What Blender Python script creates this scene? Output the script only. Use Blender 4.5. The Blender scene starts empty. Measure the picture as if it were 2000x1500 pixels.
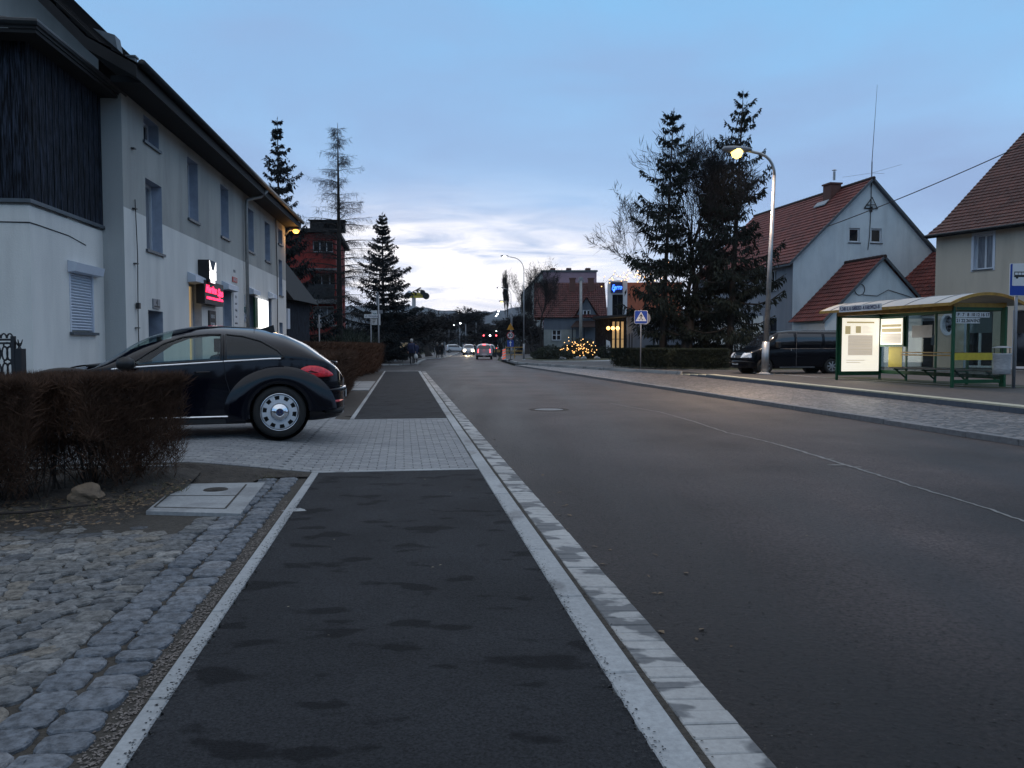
import bpy, bmesh, math, random
import numpy as np
from mathutils import Vector, Matrix
R = math.radians
C = bpy.context.scene.collection
S = bpy.context.scene
# ---------------------------------------------------------------- camera, world, light, exposure
CAMZ, PITCH, F = 1.35, R(2.75), 1560.0
cam = bpy.data.cameras.new('camera'); camo = bpy.data.objects.new('camera', cam); C.objects.link(camo)
camo.location = (0, 0, CAMZ); camo.rotation_euler = (R(90) - PITCH, 0, 0)
cam.sensor_width = 36; cam.lens = 36 * F / 2000; cam.clip_end = 9000; cam.clip_start = 0.05
S.camera = camo
W = bpy.data.worlds.new('World'); S.world = W; W.use_nodes = True
def world():
    nt = W.node_tree; nt.nodes.clear(); N = nt.nodes.new; L = nt.links.new
    out = N('ShaderNodeOutputWorld'); bg = N('ShaderNodeBackground'); bg.inputs[1].default_value = 1.0
    L(bg.outputs[0], out.inputs[0])
    sky = N('ShaderNodeTexSky'); sky.sky_type = 'NISHITA'; sky.sun_disc = False
    sky.sun_elevation = R(1.5); sky.sun_rotation = R(-5); sky.air_density = 1.2; sky.dust_density = 0.6; sky.ozone_density = 3.0
    sk = N('ShaderNodeVectorMath'); sk.operation = 'MULTIPLY'; L(sky.outputs[0], sk.inputs[0]); sk.inputs[1].default_value = (0.16, 0.17, 0.17)
    tc = N('ShaderNodeTexCoord'); sep = N('ShaderNodeSeparateXYZ'); L(tc.outputs['Generated'], sep.inputs[0])
    def m(op, a, b=None, c=None, clamp=False):
        n = N('ShaderNodeMath'); n.operation = op; n.use_clamp = clamp
        for i, v in enumerate((a, b, c)):
            if v is None: continue
            if isinstance(v, (int, float)): n.inputs[i].default_value = v
            else: L(v, n.inputs[i])
        return n.outputs[0]
    X, Y, Z = sep.outputs
    zc = m('MAXIMUM', Z, 0.0)
    # dusk gradient of the clear air; unseen overhead part brightened to light the walls
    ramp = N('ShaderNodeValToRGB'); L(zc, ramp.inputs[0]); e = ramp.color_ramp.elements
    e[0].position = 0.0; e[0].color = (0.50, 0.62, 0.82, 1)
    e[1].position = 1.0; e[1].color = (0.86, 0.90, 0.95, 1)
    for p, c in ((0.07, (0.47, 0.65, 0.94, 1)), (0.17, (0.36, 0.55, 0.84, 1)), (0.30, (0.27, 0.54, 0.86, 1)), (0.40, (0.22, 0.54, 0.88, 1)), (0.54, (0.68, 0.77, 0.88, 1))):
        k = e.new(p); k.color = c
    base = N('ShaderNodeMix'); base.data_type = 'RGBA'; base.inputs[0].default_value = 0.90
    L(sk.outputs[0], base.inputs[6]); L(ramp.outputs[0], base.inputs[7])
    # cloud sheets seen in perspective
    den = m('ADD', zc, 0.10)
    cb = N('ShaderNodeCombineXYZ'); L(m('DIVIDE', X, den), cb.inputs[0]); L(m('DIVIDE', Y, den), cb.inputs[1]); cb.inputs[2].default_value = 3.7
    n1 = N('ShaderNodeTexNoise'); L(cb.outputs[0], n1.inputs['Vector']); n1.inputs['Scale'].default_value = 0.75; n1.inputs['Detail'].default_value = 7; n1.inputs['Roughness'].default_value = 0.55; n1.inputs['Distortion'].default_value = 0.4
    r1 = N('ShaderNodeMapRange'); L(n1.outputs[0], r1.inputs[0]); r1.inputs[1].default_value = 0.34; r1.inputs[2].default_value = 0.66
    low = N('ShaderNodeMapRange'); L(zc, low.inputs[0]); low.inputs[1].default_value = 0.0; low.inputs[2].default_value = 0.45; low.inputs[3].default_value = 0.95; low.inputs[4].default_value = 0.62
    mx = N('ShaderNodeMix'); mx.data_type = 'RGBA'; L(m('MULTIPLY', r1.outputs[0], low.outputs[0]), mx.inputs[0]); L(base.outputs[2], mx.inputs[6]); mx.inputs[7].default_value = (0.265, 0.37, 0.60, 1)
    # bright break in the cloud low over the hills, where the sun went down
    az = m('ARCTAN2', X, Y)
    d1 = m('DIVIDE', m('ADD', az, 0.075), 0.19)
    d2 = m('DIVIDE', m('SUBTRACT', Z, 0.100), 0.055)
    g = m('POWER', 2.718, m('MULTIPLY', m('ADD', m('MULTIPLY', d1, d1), m('MULTIPLY', d2, d2)), -1.0))
    d3 = m('DIVIDE', m('SUBTRACT', az, 0.03), 0.36); d4 = m('DIVIDE', m('SUBTRACT', Z, 0.050), 0.055)
    g2 = m('POWER', 2.718, m('MULTIPLY', m('ADD', m('MULTIPLY', d3, d3), m('MULTIPLY', d4, d4)), -1.0))
    cb2 = N('ShaderNodeCombineXYZ'); L(m('MULTIPLY', az, 7.0), cb2.inputs[0]); L(m('MULTIPLY', Z, 46.0), cb2.inputs[1]); cb2.inputs[2].default_value = 1.3
    n2 = N('ShaderNodeTexNoise'); L(cb2.outputs[0], n2.inputs['Vector']); n2.inputs['Scale'].default_value = 1.0; n2.inputs['Detail'].default_value = 6; n2.inputs['Roughness'].default_value = 0.55; n2.inputs['Distortion'].default_value = 0.6
    r2 = N('ShaderNodeMapRange'); L(n2.outputs[0], r2.inputs[0]); r2.inputs[1].default_value = 0.27; r2.inputs[2].default_value = 0.62
    gl = N('ShaderNodeMix'); gl.data_type = 'RGBA'; L(m('MULTIPLY', m('ADD', m('MULTIPLY', g, 1.7), m('MULTIPLY', g2, 0.55)), r2.outputs[0], clamp=True), gl.inputs[0]); L(mx.outputs[2], gl.inputs[6]); gl.inputs[7].default_value = (1.05, 1.02, 1.05, 1)
    # unseen skyline band of houses and trees behind the viewer, added to darken reflections
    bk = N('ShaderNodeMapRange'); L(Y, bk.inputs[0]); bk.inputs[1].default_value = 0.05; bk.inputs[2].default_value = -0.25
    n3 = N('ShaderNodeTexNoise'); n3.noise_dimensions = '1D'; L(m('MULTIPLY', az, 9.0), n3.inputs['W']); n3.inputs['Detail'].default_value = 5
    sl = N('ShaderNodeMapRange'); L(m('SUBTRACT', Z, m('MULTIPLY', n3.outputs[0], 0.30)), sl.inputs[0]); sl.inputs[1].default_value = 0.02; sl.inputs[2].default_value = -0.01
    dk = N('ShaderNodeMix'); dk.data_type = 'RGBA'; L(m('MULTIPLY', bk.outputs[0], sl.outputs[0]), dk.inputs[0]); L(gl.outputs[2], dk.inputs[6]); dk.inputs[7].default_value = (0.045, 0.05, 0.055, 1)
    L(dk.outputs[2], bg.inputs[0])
world()
sun = bpy.data.lights.new('sun', 'SUN'); suno = bpy.data.objects.new('sun', sun); C.objects.link(suno)
sun.energy = 0.12; sun.angle = R(20); sun.color = (1, 0.9, 0.82)
suno.rotation_euler = (R(-80), 0, R(5))
S.view_settings.view_transform = 'Standard'; S.view_settings.look = 'None'; S.view_settings.exposure = 0.24; S.view_settings.gamma = 1

# ---------------------------------------------------------------- measuring
cp, sp = math.cos(PITCH), math.sin(PITCH)
def ray(px, py):
    a = (px - 1000) / F; b = -(py - 750) / F
    return Vector((a, cp + b * sp, -sp + b * cp))
def G(px, py, z=0.0):
    d = ray(px, py); t = (z - CAMZ) / d.z
    return Vector((d.x * t, d.y * t, z))
def D(px, py, Y):
    d = ray(px, py); t = Y / d.y
    return Vector((d.x * t, Y, CAMZ + d.z * t))
class Frame:
    """vertical plane through origin o along direction u (2-D)"""
    def __init__(s, o, u, z=0.0):
        s.o = Vector((o[0], o[1])); s.u = Vector((u[0], u[1])).normalized(); s.z = z
        s.rz = math.atan2(s.u.y, s.u.x)
    def hit(s, px, py, off=0.0):
        d = ray(px, py); n = Vector((-s.u.y, s.u.x)); o = s.o + n * off
        t = (o.x * n.x + o.y * n.y) / (d.x * n.x + d.y * n.y)
        p = Vector((d.x * t, d.y * t))
        return ((p - o).dot(s.u), CAMZ + d.z * t - s.z)
    def rect(s, l, r, t, b, off=0.0):
        a = s.hit(l, t, off); c = s.hit(l, b, off); e = s.hit(r, t, off)
        return (a[0], e[0], c[1], a[1])

# ---------------------------------------------------------------- mesh helpers
class MB:
    def __init__(s): s.v = []; s.f = []; s.m = []; s.uv = {}
    def add(s, vs, fs, m=0):
        b = len(s.v); s.v += [tuple(x) for x in vs]
        for f in fs: s.f.append(tuple(b + i for i in f)); s.m.append(m)
        return s
    def poly(s, pts, m=0, uv=None):
        s.add(pts, [tuple(range(len(pts)))], m)
        if uv: s.uv[len(s.f) - 1] = uv
        return s
    def box(s, x0, x1, y0, y1, z0, z1, m=0):
        vs = [(x0,y0,z0),(x1,y0,z0),(x1,y1,z0),(x0,y1,z0),(x0,y0,z1),(x1,y0,z1),(x1,y1,z1),(x0,y1,z1)]
        return s.add(vs, [(0,3,2,1),(4,5,6,7),(0,1,5,4),(1,2,6,5),(2,3,7,6),(3,0,4,7)], m)
    def obox(s, c, a, b, h, m=0):
        c, a, b, h = Vector(c), Vector(a), Vector(b), Vector(h)
        vs = [c-a-b-h, c+a-b-h, c+a+b-h, c-a+b-h, c-a-b+h, c+a-b+h, c+a+b+h, c-a+b+h]
        return s.add(vs, [(0,3,2,1),(4,5,6,7),(0,1,5,4),(1,2,6,5),(2,3,7,6),(3,0,4,7)], m)
    def beam(s, p, q, w, h=None, m=0):
        p, q = Vector(p), Vector(q); d = (q - p); h = h or w
        up = Vector((0,0,1)) if abs(d.normalized().z) < .95 else Vector((1,0,0))
        a = d.cross(up).normalized(); b = a.cross(d).normalized()
        return s.obox((p+q)/2, d/2, a*w/2, b*h/2, m)
    def slab(s, pts, z1, z0, m=0):
        n = len(pts); a = 0
        for i in range(n): a += pts[i][0]*pts[(i+1)%n][1]-pts[(i+1)%n][0]*pts[i][1]
        if a < 0: pts = pts[::-1]
        vs = [(p[0],p[1],z1) for p in pts] + [(p[0],p[1],z0) for p in pts]
        fs = [tuple(range(n))] + [(i, i+n, (i+1)%n+n, (i+1)%n) for i in range(n)]
        return s.add(vs, fs, m)
    def extr(s, pts, d, m=0):
        """3-D polygon extruded along vector d"""
        n = len(pts); d = Vector(d); P = [Vector(p) for p in pts]
        vs = P + [p + d for p in P]
        fs = [tuple(range(n))[::-1], tuple(range(n, 2*n))] + [(i, (i+1)%n, (i+1)%n+n, i+n) for i in range(n)]
        return s.add(vs, fs, m)
    def tube(s, pts, r, n=8, m=0, cap=True):
        P = [Vector(p) for p in pts]; k = len(P)
        rr = r if isinstance(r, (list, tuple)) else [r]*k
        vs = []; a = None
        for i in range(k):
            d = (P[min(i+1,k-1)] - P[max(i-1,0)]).normalized()
            if a is None: a = d.cross(Vector((0,0,1)) if abs(d.z) < .9 else Vector((1,0,0))).normalized()
            else: a = (a - d*a.dot(d)).normalized()
            b = d.cross(a)
            for j in range(n):
                t = 2*math.pi*j/n; vs.append(P[i] + (a*math.cos(t) + b*math.sin(t))*rr[i])
        fs = [(i*n+j, i*n+(j+1)%n, (i+1)*n+(j+1)%n, (i+1)*n+j) for i in range(k-1) for j in range(n)]
        if cap: fs += [tuple(range(n))[::-1], tuple((k-1)*n+j for j in range(n))]
        return s.add(vs, fs, m)
    def lathe(s, prof, n=24, o=(0,0,0), ax='z', m=0, arc=None):
        o = Vector(o); vs = []; k = len(prof)
        for r, h in prof:
            for j in range(n):
                t = 2*math.pi*j/n; c, d = r*math.cos(t), r*math.sin(t)
                vs.append(o + (Vector((c,d,h)) if ax=='z' else Vector((c,h,d)) if ax=='y' else Vector((h,c,d))))
        fs = [(i*n+j, i*n+(j+1)%n, (i+1)*n+(j+1)%n, (i+1)*n+j) for i in range(k-1) for j in range(n)]
        return s.add(vs, fs, m)
    def build(s, name, mats, parent=None, smooth=False, bevel=0, loc=None, rz=None):
        me = bpy.data.meshes.new(name); me.from_pydata(s.v, [], s.f)
        if not isinstance(mats, (list, tuple)): mats = [mats]
        for mt in mats: me.materials.append(mt)
        if len(mats) > 1: me.polygons.foreach_set('material_index', s.m)
        if s.uv:
            ul = me.uv_layers.new(name='UVMap')
            for fi, uv in s.uv.items():
                for li, c in zip(me.polygons[fi].loop_indices, uv): ul.data[li].uv = c
        if smooth: me.polygons.foreach_set('use_smooth', [True]*len(me.polygons))
        me.update()
        o = bpy.data.objects.new(name, me); C.objects.link(o)
        if parent: o.parent = parent
        if bevel:
            b = o.modifiers.new('bevel', 'BEVEL'); b.width = bevel; b.segments = 2; b.limit_method = 'ANGLE'; b.angle_limit = R(40)
        if loc is not None: o.location = loc
        if rz is not None: o.rotation_euler[2] = rz
        return o
def npmesh(name, V, Fq, mat, parent=None, smooth=False):
    """V (n,3) array, Fq (k,3|4) array"""
    me = bpy.data.meshes.new(name); V = np.asarray(V, np.float32); Fq = np.asarray(Fq, np.int32)
    k, w = Fq.shape
    me.vertices.add(len(V)); me.vertices.foreach_set('co', V.ravel())
    me.loops.add(k*w); me.loops.foreach_set('vertex_index', Fq.ravel())
    me.polygons.add(k); me.polygons.foreach_set('loop_start', np.arange(k, dtype=np.int32)*w)
    try: me.polygons.foreach_set('loop_total', np.full(k, w, np.int32))
    except Exception: pass
    me.update(calc_edges=True); me.validate()
    me.materials.append(mat)
    if smooth: me.polygons.foreach_set('use_smooth', [True]*k)
    o = bpy.data.objects.new(name, me); C.objects.link(o)
    if parent: o.parent = parent
    return o
def tag(o, label=None, cat=None, group=None, kind=None):
    if label: o['label'] = label
    if cat: o['category'] = cat
    if group: o['group'] = group
    if kind: o['kind'] = kind
    return o
def thing(name, label, cat, loc=(0,0,0), rz=0, group=None):
    o = bpy.data.objects.new(name, None); C.objects.link(o); o.empty_display_size = .2
    o.location = loc; o.rotation_euler = (0,0,rz)
    return tag(o, label, cat, group)
def struct(name, mb, m, **k): return tag(mb.build(name, m, **k), kind='structure')
def dup(root, loc, rz=0, label=None, scale=None):
    def cp(o, par):
        c = o.copy(); C.objects.link(c)
        if par: c.parent = par
        for ch in [x for x in KIDS.get(o.name, [])]: cp(ch, c)
        return c
    KIDS = {}
    for o in S.objects:
        if o.parent: KIDS.setdefault(o.parent.name, []).append(o)
    r = cp(root, None); r.location = loc; r.rotation_euler[2] = rz
    if label: r['label'] = label
    if scale: r.scale = (scale,)*3 if isinstance(scale, (int, float)) else scale
    return r
def fm(o, u, v):
    u, v = Vector(u).normalized(), Vector(v).normalized(); n = u.cross(v)
    return Matrix(((u.x,v.x,n.x,o[0]),(u.y,v.y,n.y,o[1]),(u.z,v.z,n.z,o[2]),(0,0,0,1)))
def text(name, s, size, mat, parent, M, ext=.002, align='CENTER', sx=1.0, bold=0.0, shear=0, fit=None):
    cu = bpy.data.curves.new(name, 'FONT'); cu.body = s; cu.size = size; cu.extrude = ext; cu.offset = bold; cu.shear = shear
    cu.align_x = align; cu.align_y = 'CENTER'; cu.resolution_u = 3
    t = bpy.data.objects.new(name, cu); C.objects.link(t)
    me = bpy.data.meshes.new_from_object(t.evaluated_get(bpy.context.evaluated_depsgraph_get()))
    bpy.data.objects.remove(t); me.materials.clear(); me.materials.append(mat)
    if fit:
        w = [v.co.x for v in me.vertices]; sx = fit/(max(w)-min(w))
    me.transform(M @ Matrix.Diagonal((sx,1,1,1)))
    o = bpy.data.objects.new(name, me); C.objects.link(o)
    if parent: o.parent = parent
    return o

# ---------------------------------------------------------------- materials
def nodes(name):
    m = bpy.data.materials.new(name); m.use_nodes = True
    nt = m.node_tree; b = nt.nodes['Principled BSDF']
    return m, nt, b
def mat(name, col, rough=.6, var=.15, scale=4, metal=0, spec=.5, bump=0, bscale=60, col2=None, stretch=(1,1,1), coat=0, emit=None, es=0, rvar=0, detail=6, thr=None):
    m, nt, b = nodes(name); N, L = nt.nodes.new, nt.links.new
    b.inputs['Roughness'].default_value = rough; b.inputs['Metallic'].default_value = metal
    b.inputs['Specular IOR Level'].default_value = spec; b.inputs['Coat Weight'].default_value = coat
    tc = N('ShaderNodeTexCoord'); mp = N('ShaderNodeMapping'); L(tc.outputs['Object'], mp.inputs[0]); mp.inputs['Scale'].default_value = stretch
    n = N('ShaderNodeTexNoise'); L(mp.outputs[0], n.inputs['Vector']); n.inputs['Scale'].default_value = scale; n.inputs['Detail'].default_value = detail; n.inputs['Roughness'].default_value = .6
    r = N('ShaderNodeMapRange'); L(n.outputs[0], r.inputs[0])
    lo, hi = thr or (.3, .7); r.inputs[1].default_value = lo; r.inputs[2].default_value = hi
    mx = N('ShaderNodeMix'); mx.data_type = 'RGBA'; L(r.outputs[0], mx.inputs[0])
    c2 = col2 or tuple(min(1, c*(1+var)) for c in col); c1 = col if col2 else tuple(c*(1-var) for c in col)
    mx.inputs[6].default_value = (*c1, 1); mx.inputs[7].default_value = (*c2, 1); L(mx.outputs[2], b.inputs['Base Color'])
    if rvar:
        rr = N('ShaderNodeMapRange'); L(r.outputs[0], rr.inputs[0]); rr.inputs[3].default_value = rough-rvar; rr.inputs[4].default_value = rough+rvar; L(rr.outputs[0], b.inputs['Roughness'])
    if bump:
        n2 = N('ShaderNodeTexNoise'); L(tc.outputs['Object'], n2.inputs['Vector']); n2.inputs['Scale'].default_value = bscale; n2.inputs['Detail'].default_value = 4
        bp = N('ShaderNodeBump'); bp.inputs['Strength'].default_value = bump; bp.inputs['Distance'].default_value = .02; L(n2.outputs[0], bp.inputs['Height']); L(bp.outputs[0], b.inputs['Normal'])
    if emit:
        b.inputs['Emission Color'].default_value = (*emit, 1); b.inputs['Emission Strength'].default_value = es
    return m
def island(name, cols, rough=.7, bump=.3, bscale=90, spec=.4, speck=.25):
    """each loose piece of the mesh (a stone, a block) gets its own tone"""
    m, nt, b = nodes(name); N, L = nt.nodes.new, nt.links.new
    g = N('ShaderNodeNewGeometry'); rp = N('ShaderNodeValToRGB'); rp.color_ramp.interpolation = 'LINEAR'
    e = rp.color_ramp.elements; e[0].color = (*cols[0],1); e[1].color = (*cols[-1],1)
    for i, c in enumerate(cols[1:-1]): k = e.new((i+1)/(len(cols)-1)); k.color = (*c,1)
    L(g.outputs['Random Per Island'], rp.inputs[0])
    tc = N('ShaderNodeTexCoord'); n = N('ShaderNodeTexNoise'); L(tc.outputs['Object'], n.inputs['Vector']); n.inputs['Scale'].default_value = 22; n.inputs['Detail'].default_value = 8; n.inputs['Roughness'].default_value = .7
    r = N('ShaderNodeMapRange'); L(n.outputs[0], r.inputs[0]); r.inputs[1].default_value=.4; r.inputs[2].default_value=.6; r.inputs[3].default_value = 1-speck; r.inputs[4].default_value = 1+speck
    vm = N('ShaderNodeVectorMath'); vm.operation='SCALE'; L(rp.outputs[0], vm.inputs[0]); L(r.outputs[0], vm.inputs['Scale']); L(vm.outputs[0], b.inputs['Base Color'])
    b.inputs['Roughness'].default_value = rough; b.inputs['Specular IOR Level'].default_value = spec
    n2 = N('ShaderNodeTexNoise'); L(tc.outputs['Object'], n2.inputs['Vector']); n2.inputs['Scale'].default_value = bscale
    bp = N('ShaderNodeBump'); bp.inputs['Strength'].default_value = bump; bp.inputs['Distance'].default_value=.01; L(n2.outputs[0], bp.inputs['Height']); L(bp.outputs[0], b.inputs['Normal'])
    return m
def wetmat(name, dry, wet, base_noise=60, s1=(1.2,7,1), off=0.0, thr=(.60,.63), rdry=.75, rwet=.35, rot=R(8), var=.35, speck=.0, big=.5, bump=.5, spec=.4, patch=0.25):
    """asphalt or concrete with damp patches that lie across the way"""
    m, nt, b = nodes(name); N, L = nt.nodes.new, nt.links.new
    tc = N('ShaderNodeTexCoord'); mp = N('ShaderNodeMapping'); L(tc.outputs['Object'], mp.inputs[0]); mp.inputs['Rotation'].default_value=(0,0,rot); mp.inputs['Scale'].default_value = s1; mp.inputs['Location'].default_value=(off,off,0)
    n = N('ShaderNodeTexNoise'); L(mp.outputs[0], n.inputs['Vector']); n.inputs['Scale'].default_value = 1.0; n.inputs['Detail'].default_value=3.5; n.inputs['Roughness'].default_value=.45
    r = N('ShaderNodeMapRange'); L(n.outputs[0], r.inputs[0]); r.inputs[1].default_value, r.inputs[2].default_value = thr
    nb = N('ShaderNodeTexNoise'); L(tc.outputs['Object'], nb.inputs['Vector']); nb.inputs['Scale'].default_value = base_noise; nb.inputs['Detail'].default_value = 8; nb.inputs['Roughness'].default_value=.75
    rb = N('ShaderNodeMapRange'); L(nb.outputs[0], rb.inputs[0]); rb.inputs[1].default_value=.3; rb.inputs[2].default_value=.7; rb.inputs[3].default_value=1-var; rb.inputs[4].default_value=1+var
    ng = N('ShaderNodeTexNoise'); L(tc.outputs['Object'], ng.inputs['Vector']); ng.inputs['Scale'].default_value = big; ng.inputs['Detail'].default_value = 5
    rg = N('ShaderNodeMapRange'); L(ng.outputs[0], rg.inputs[0]); rg.inputs[1].default_value=.3; rg.inputs[2].default_value=.7; rg.inputs[3].default_value=1-patch; rg.inputs[4].default_value=1+patch
    mu = N('ShaderNodeMath'); mu.operation='MULTIPLY'; L(rb.outputs[0], mu.inputs[0]); L(rg.outputs[0], mu.inputs[1])
    mx = N('ShaderNodeMix'); mx.data_type='RGBA'; L(r.outputs[0], mx.inputs[0]); mx.inputs[6].default_value=(*dry,1); mx.inputs[7].default_value=(*wet,1)
    vm = N('ShaderNodeVectorMath'); vm.operation='SCALE'; L(mx.outputs[2], vm.inputs[0]); L(mu.outputs[0], vm.inputs['Scale']); L(vm.outputs[0], b.inputs['Base Color'])
    rr = N('ShaderNodeMapRange'); L(r.outputs[0], rr.inputs[0]); rr.inputs[3].default_value=rdry; rr.inputs[4].default_value=rwet; L(rr.outputs[0], b.inputs['Roughness'])
    b.inputs['Specular IOR Level'].default_value = spec
    bp = N('ShaderNodeBump'); bp.inputs['Strength'].default_value=bump; bp.inputs['Distance'].default_value=.006; L(nb.outputs[0], bp.inputs['Height']); L(bp.outputs[0], b.inputs['Normal'])
    return m
def cobmat(name):
    m, nt, b = nodes(name); N, L = nt.nodes.new, nt.links.new
    tc = N('ShaderNodeTexCoord'); mp = N('ShaderNodeMapping'); L(tc.outputs['Object'], mp.inputs[0]); mp.inputs['Rotation'].default_value=(0,0,R(-8)); mp.inputs['Scale'].default_value=(6.2,8.3,1)
    v1 = N('ShaderNodeTexVoronoi'); v1.feature='DISTANCE_TO_EDGE'; v2 = N('ShaderNodeTexVoronoi'); v2.feature='F1'
    for v in (v1, v2): L(mp.outputs[0], v.inputs['Vector']); v.inputs['Scale'].default_value=1; v.inputs['Randomness'].default_value=.55
    r = N('ShaderNodeMapRange'); L(v1.outputs['Distance'], r.inputs[0]); r.inputs[1].default_value=.03; r.inputs[2].default_value=.12
    sep = N('ShaderNodeSeparateColor'); L(v2.outputs['Color'], sep.inputs[0])
    rp = N('ShaderNodeValToRGB'); L(sep.outputs[0], rp.inputs[0]); e=rp.color_ramp.elements; e[0].color=(.05,.046,.047,1); e[1].color=(.24,.21,.195,1)
    mx = N('ShaderNodeMix'); mx.data_type='RGBA'; L(r.outputs[0], mx.inputs[0]); mx.inputs[6].default_value=(.03,.028,.025,1); L(rp.outputs[0], mx.inputs[7]); L(mx.outputs[2], b.inputs['Base Color'])
    b.inputs['Roughness'].default_value=.5
    bp = N('ShaderNodeBump'); bp.inputs['Distance'].default_value=.03; bp.inputs['Strength'].default_value=.9; L(r.outputs[0], bp.inputs['Height']); L(bp.outputs[0], b.inputs['Normal'])
    return m
def tilemat(name, c1, c2, cw=.25, ch=.33):
    m, nt, b = nodes(name); N, L = nt.nodes.new, nt.links.new
    uv = N('ShaderNodeUVMap'); sep = N('ShaderNodeSeparateXYZ'); L(uv.outputs[0], sep.inputs[0])
    def mm(op, a, b_=None):
        n = N('ShaderNodeMath'); n.operation=op
        for i, v in enumerate((a,b_)):
            if v is None: continue
            if isinstance(v,(int,float)): n.inputs[i].default_value=v
            else: L(v,n.inputs[i])
        return n.outputs[0]
    u = mm('DIVIDE', sep.outputs[0], cw); v = mm('DIVIDE', sep.outputs[1], ch)
    cb = N('ShaderNodeCombineXYZ'); L(mm('FLOOR',u),cb.inputs[0]); L(mm('FLOOR',v),cb.inputs[1])
    wn = N('ShaderNodeTexWhiteNoise'); wn.noise_dimensions='2D'; L(cb.outputs[0], wn.inputs['Vector'])
    tc = N('ShaderNodeTexCoord'); n = N('ShaderNodeTexNoise'); L(tc.outputs['Object'], n.inputs['Vector']); n.inputs['Scale'].default_value=.8; n.inputs['Detail'].default_value=6
    av = mm('ADD', mm('MULTIPLY', wn.outputs['Value'], .45), mm('MULTIPLY', n.outputs[0], .7))
    rp = N('ShaderNodeValToRGB'); L(av, rp.inputs[0]); e=rp.color_ramp.elements; e[0].position=.15; e[1].position=.95; e[0].color=(*c1,1); e[1].color=(*c2,1)
    fr = mm('FRACT', u); ed = mm('LESS_THAN', fr, .09)
    mx = N('ShaderNodeMix'); mx.data_type='RGBA'; L(ed, mx.inputs[0]); L(rp.outputs[0], mx.inputs[6]); mx.inputs[7].default_value=(c1[0]*.4,c1[1]*.4,c1[2]*.4,1); L(mx.outputs[2], b.inputs['Base Color'])
    b.inputs['Roughness'].default_value=.65; b.inputs['Specular IOR Level'].default_value=.3
    bp = N('ShaderNodeBump'); bp.inputs['Distance'].default_value=.05; bp.inputs['Strength'].default_value=.8; L(mm('SINE', mm('MULTIPLY', fr, 6.283)), bp.inputs['Height']); L(bp.outputs[0], b.inputs['Normal'])
    return m
def glassmat(name, tint, trans=.6, rough=.03):
    m, nt, b = nodes(name); N, L = nt.nodes.new, nt.links.new
    t = N('ShaderNodeBsdfTransparent'); t.inputs[0].default_value=(*tint,1); g = N('ShaderNodeBsdfGlossy'); g.inputs['Roughness'].default_value=rough; g.inputs[0].default_value=(.9,.95,1,1)
    fw_ = N('ShaderNodeLayerWeight'); fw_.inputs[0].default_value=.5; pw = N('ShaderNodeMath'); pw.operation='POWER'; L(fw_.outputs['Facing'], pw.inputs[0]); pw.inputs[1].default_value=5; lw = N('ShaderNodeMath'); lw.operation='MULTIPLY_ADD'; L(pw.outputs[0], lw.inputs[0]); lw.inputs[1].default_value=.9; lw.inputs[2].default_value=.045; mx = N('ShaderNodeMixShader')
    L(lw.outputs[0], mx.inputs[0]); L(t.outputs[0], mx.inputs[1]); L(g.outputs[0], mx.inputs[2])
    L(mx.outputs[0], nt.nodes['Material Output'].inputs[0]); nt.nodes.remove(b)
    return m
def stuccomat(name, col, dirty, streak=.5, zscale=.25, scale=1.2, bump=.25):
    m = mat(name, col, .85, 0, scale, bump=bump, bscale=45, col2=dirty, stretch=(1,1,zscale), thr=(.42,.78), spec=.2)
    nt = m.node_tree; N, L = nt.nodes.new, nt.links.new; b = nt.nodes['Principled BSDF']; src = b.inputs['Base Color'].links[0].from_socket
    tc = N('ShaderNodeTexCoord'); mp = N('ShaderNodeMapping'); L(tc.outputs['Object'], mp.inputs[0]); mp.inputs['Scale'].default_value = (1.7,1.7,.20)
    n = N('ShaderNodeTexNoise'); L(mp.outputs[0], n.inputs['Vector']); n.inputs['Scale'].default_value = 1; n.inputs['Detail'].default_value = 7; n.inputs['Roughness'].default_value=.65
    r = N('ShaderNodeMapRange'); L(n.outputs[0], r.inputs[0]); r.inputs[1].default_value=.50; r.inputs[2].default_value=.74; r.inputs[3].default_value=1.03; r.inputs[4].default_value=.86
    vm = N('ShaderNodeVectorMath'); vm.operation='SCALE'; L(src, vm.inputs[0]); L(r.outputs[0], vm.inputs['Scale']); L(vm.outputs[0], b.inputs['Base Color'])
    return m
M = {}
M['asph_new'] = wetmat('fresh_asphalt', (.0245,.0255,.0285), (.0085,.009,.0105), 85, (2.7,4.9,1), 3.1, (.575,.63), .9, .9, R(4), .85, bump=1.2, spec=.2, patch=.22, big=1.3)
M['road'] = wetmat('road_asphalt', (.054,.0415,.040), (.025,.020,.0205), 42, (1.3,.10,1), 1.7, (.36,.66), .68, .58, R(8), 1.0, big=.55, bump=2.2, patch=.55, spec=.32)
M['road_old'] = wetmat('dusty_asphalt', (.055,.056,.060), (.036,.036,.038), 30, (.8,.5,1), 2.7, (.45,.6), .7, .55, 0, .35)
M['curb'] = wetmat('concrete_curb', (.30,.31,.315), (.16,.165,.17), 35, (3,1.2,1), .3, (.60,.66), .8, .6, 0, .22, bump=.4)
M['gutter'] = wetmat('concrete_gutter', (.34,.335,.325), (.13,.132,.135), 35, (3.6,5.0,1), .9, (.50,.55), .8, .8, R(8), .18, bump=.3)
M['kerb'] = mat('granite_kerb', (.16,.16,.165), .7, .25, 12, bump=.3)
M['yellow_kerb'] = mat('yellow_kerb_paint', (.42,.40,.30), .7, .12, 6)
M['blue_kerb'] = mat('kerb_side', (.07,.085,.11), .7, .15, 6)
M['dirt'] = mat('dirt', (.022,.018,.015), .95, .4, 9, bump=.9, bscale=40, col2=(.065,.055,.045))
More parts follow.
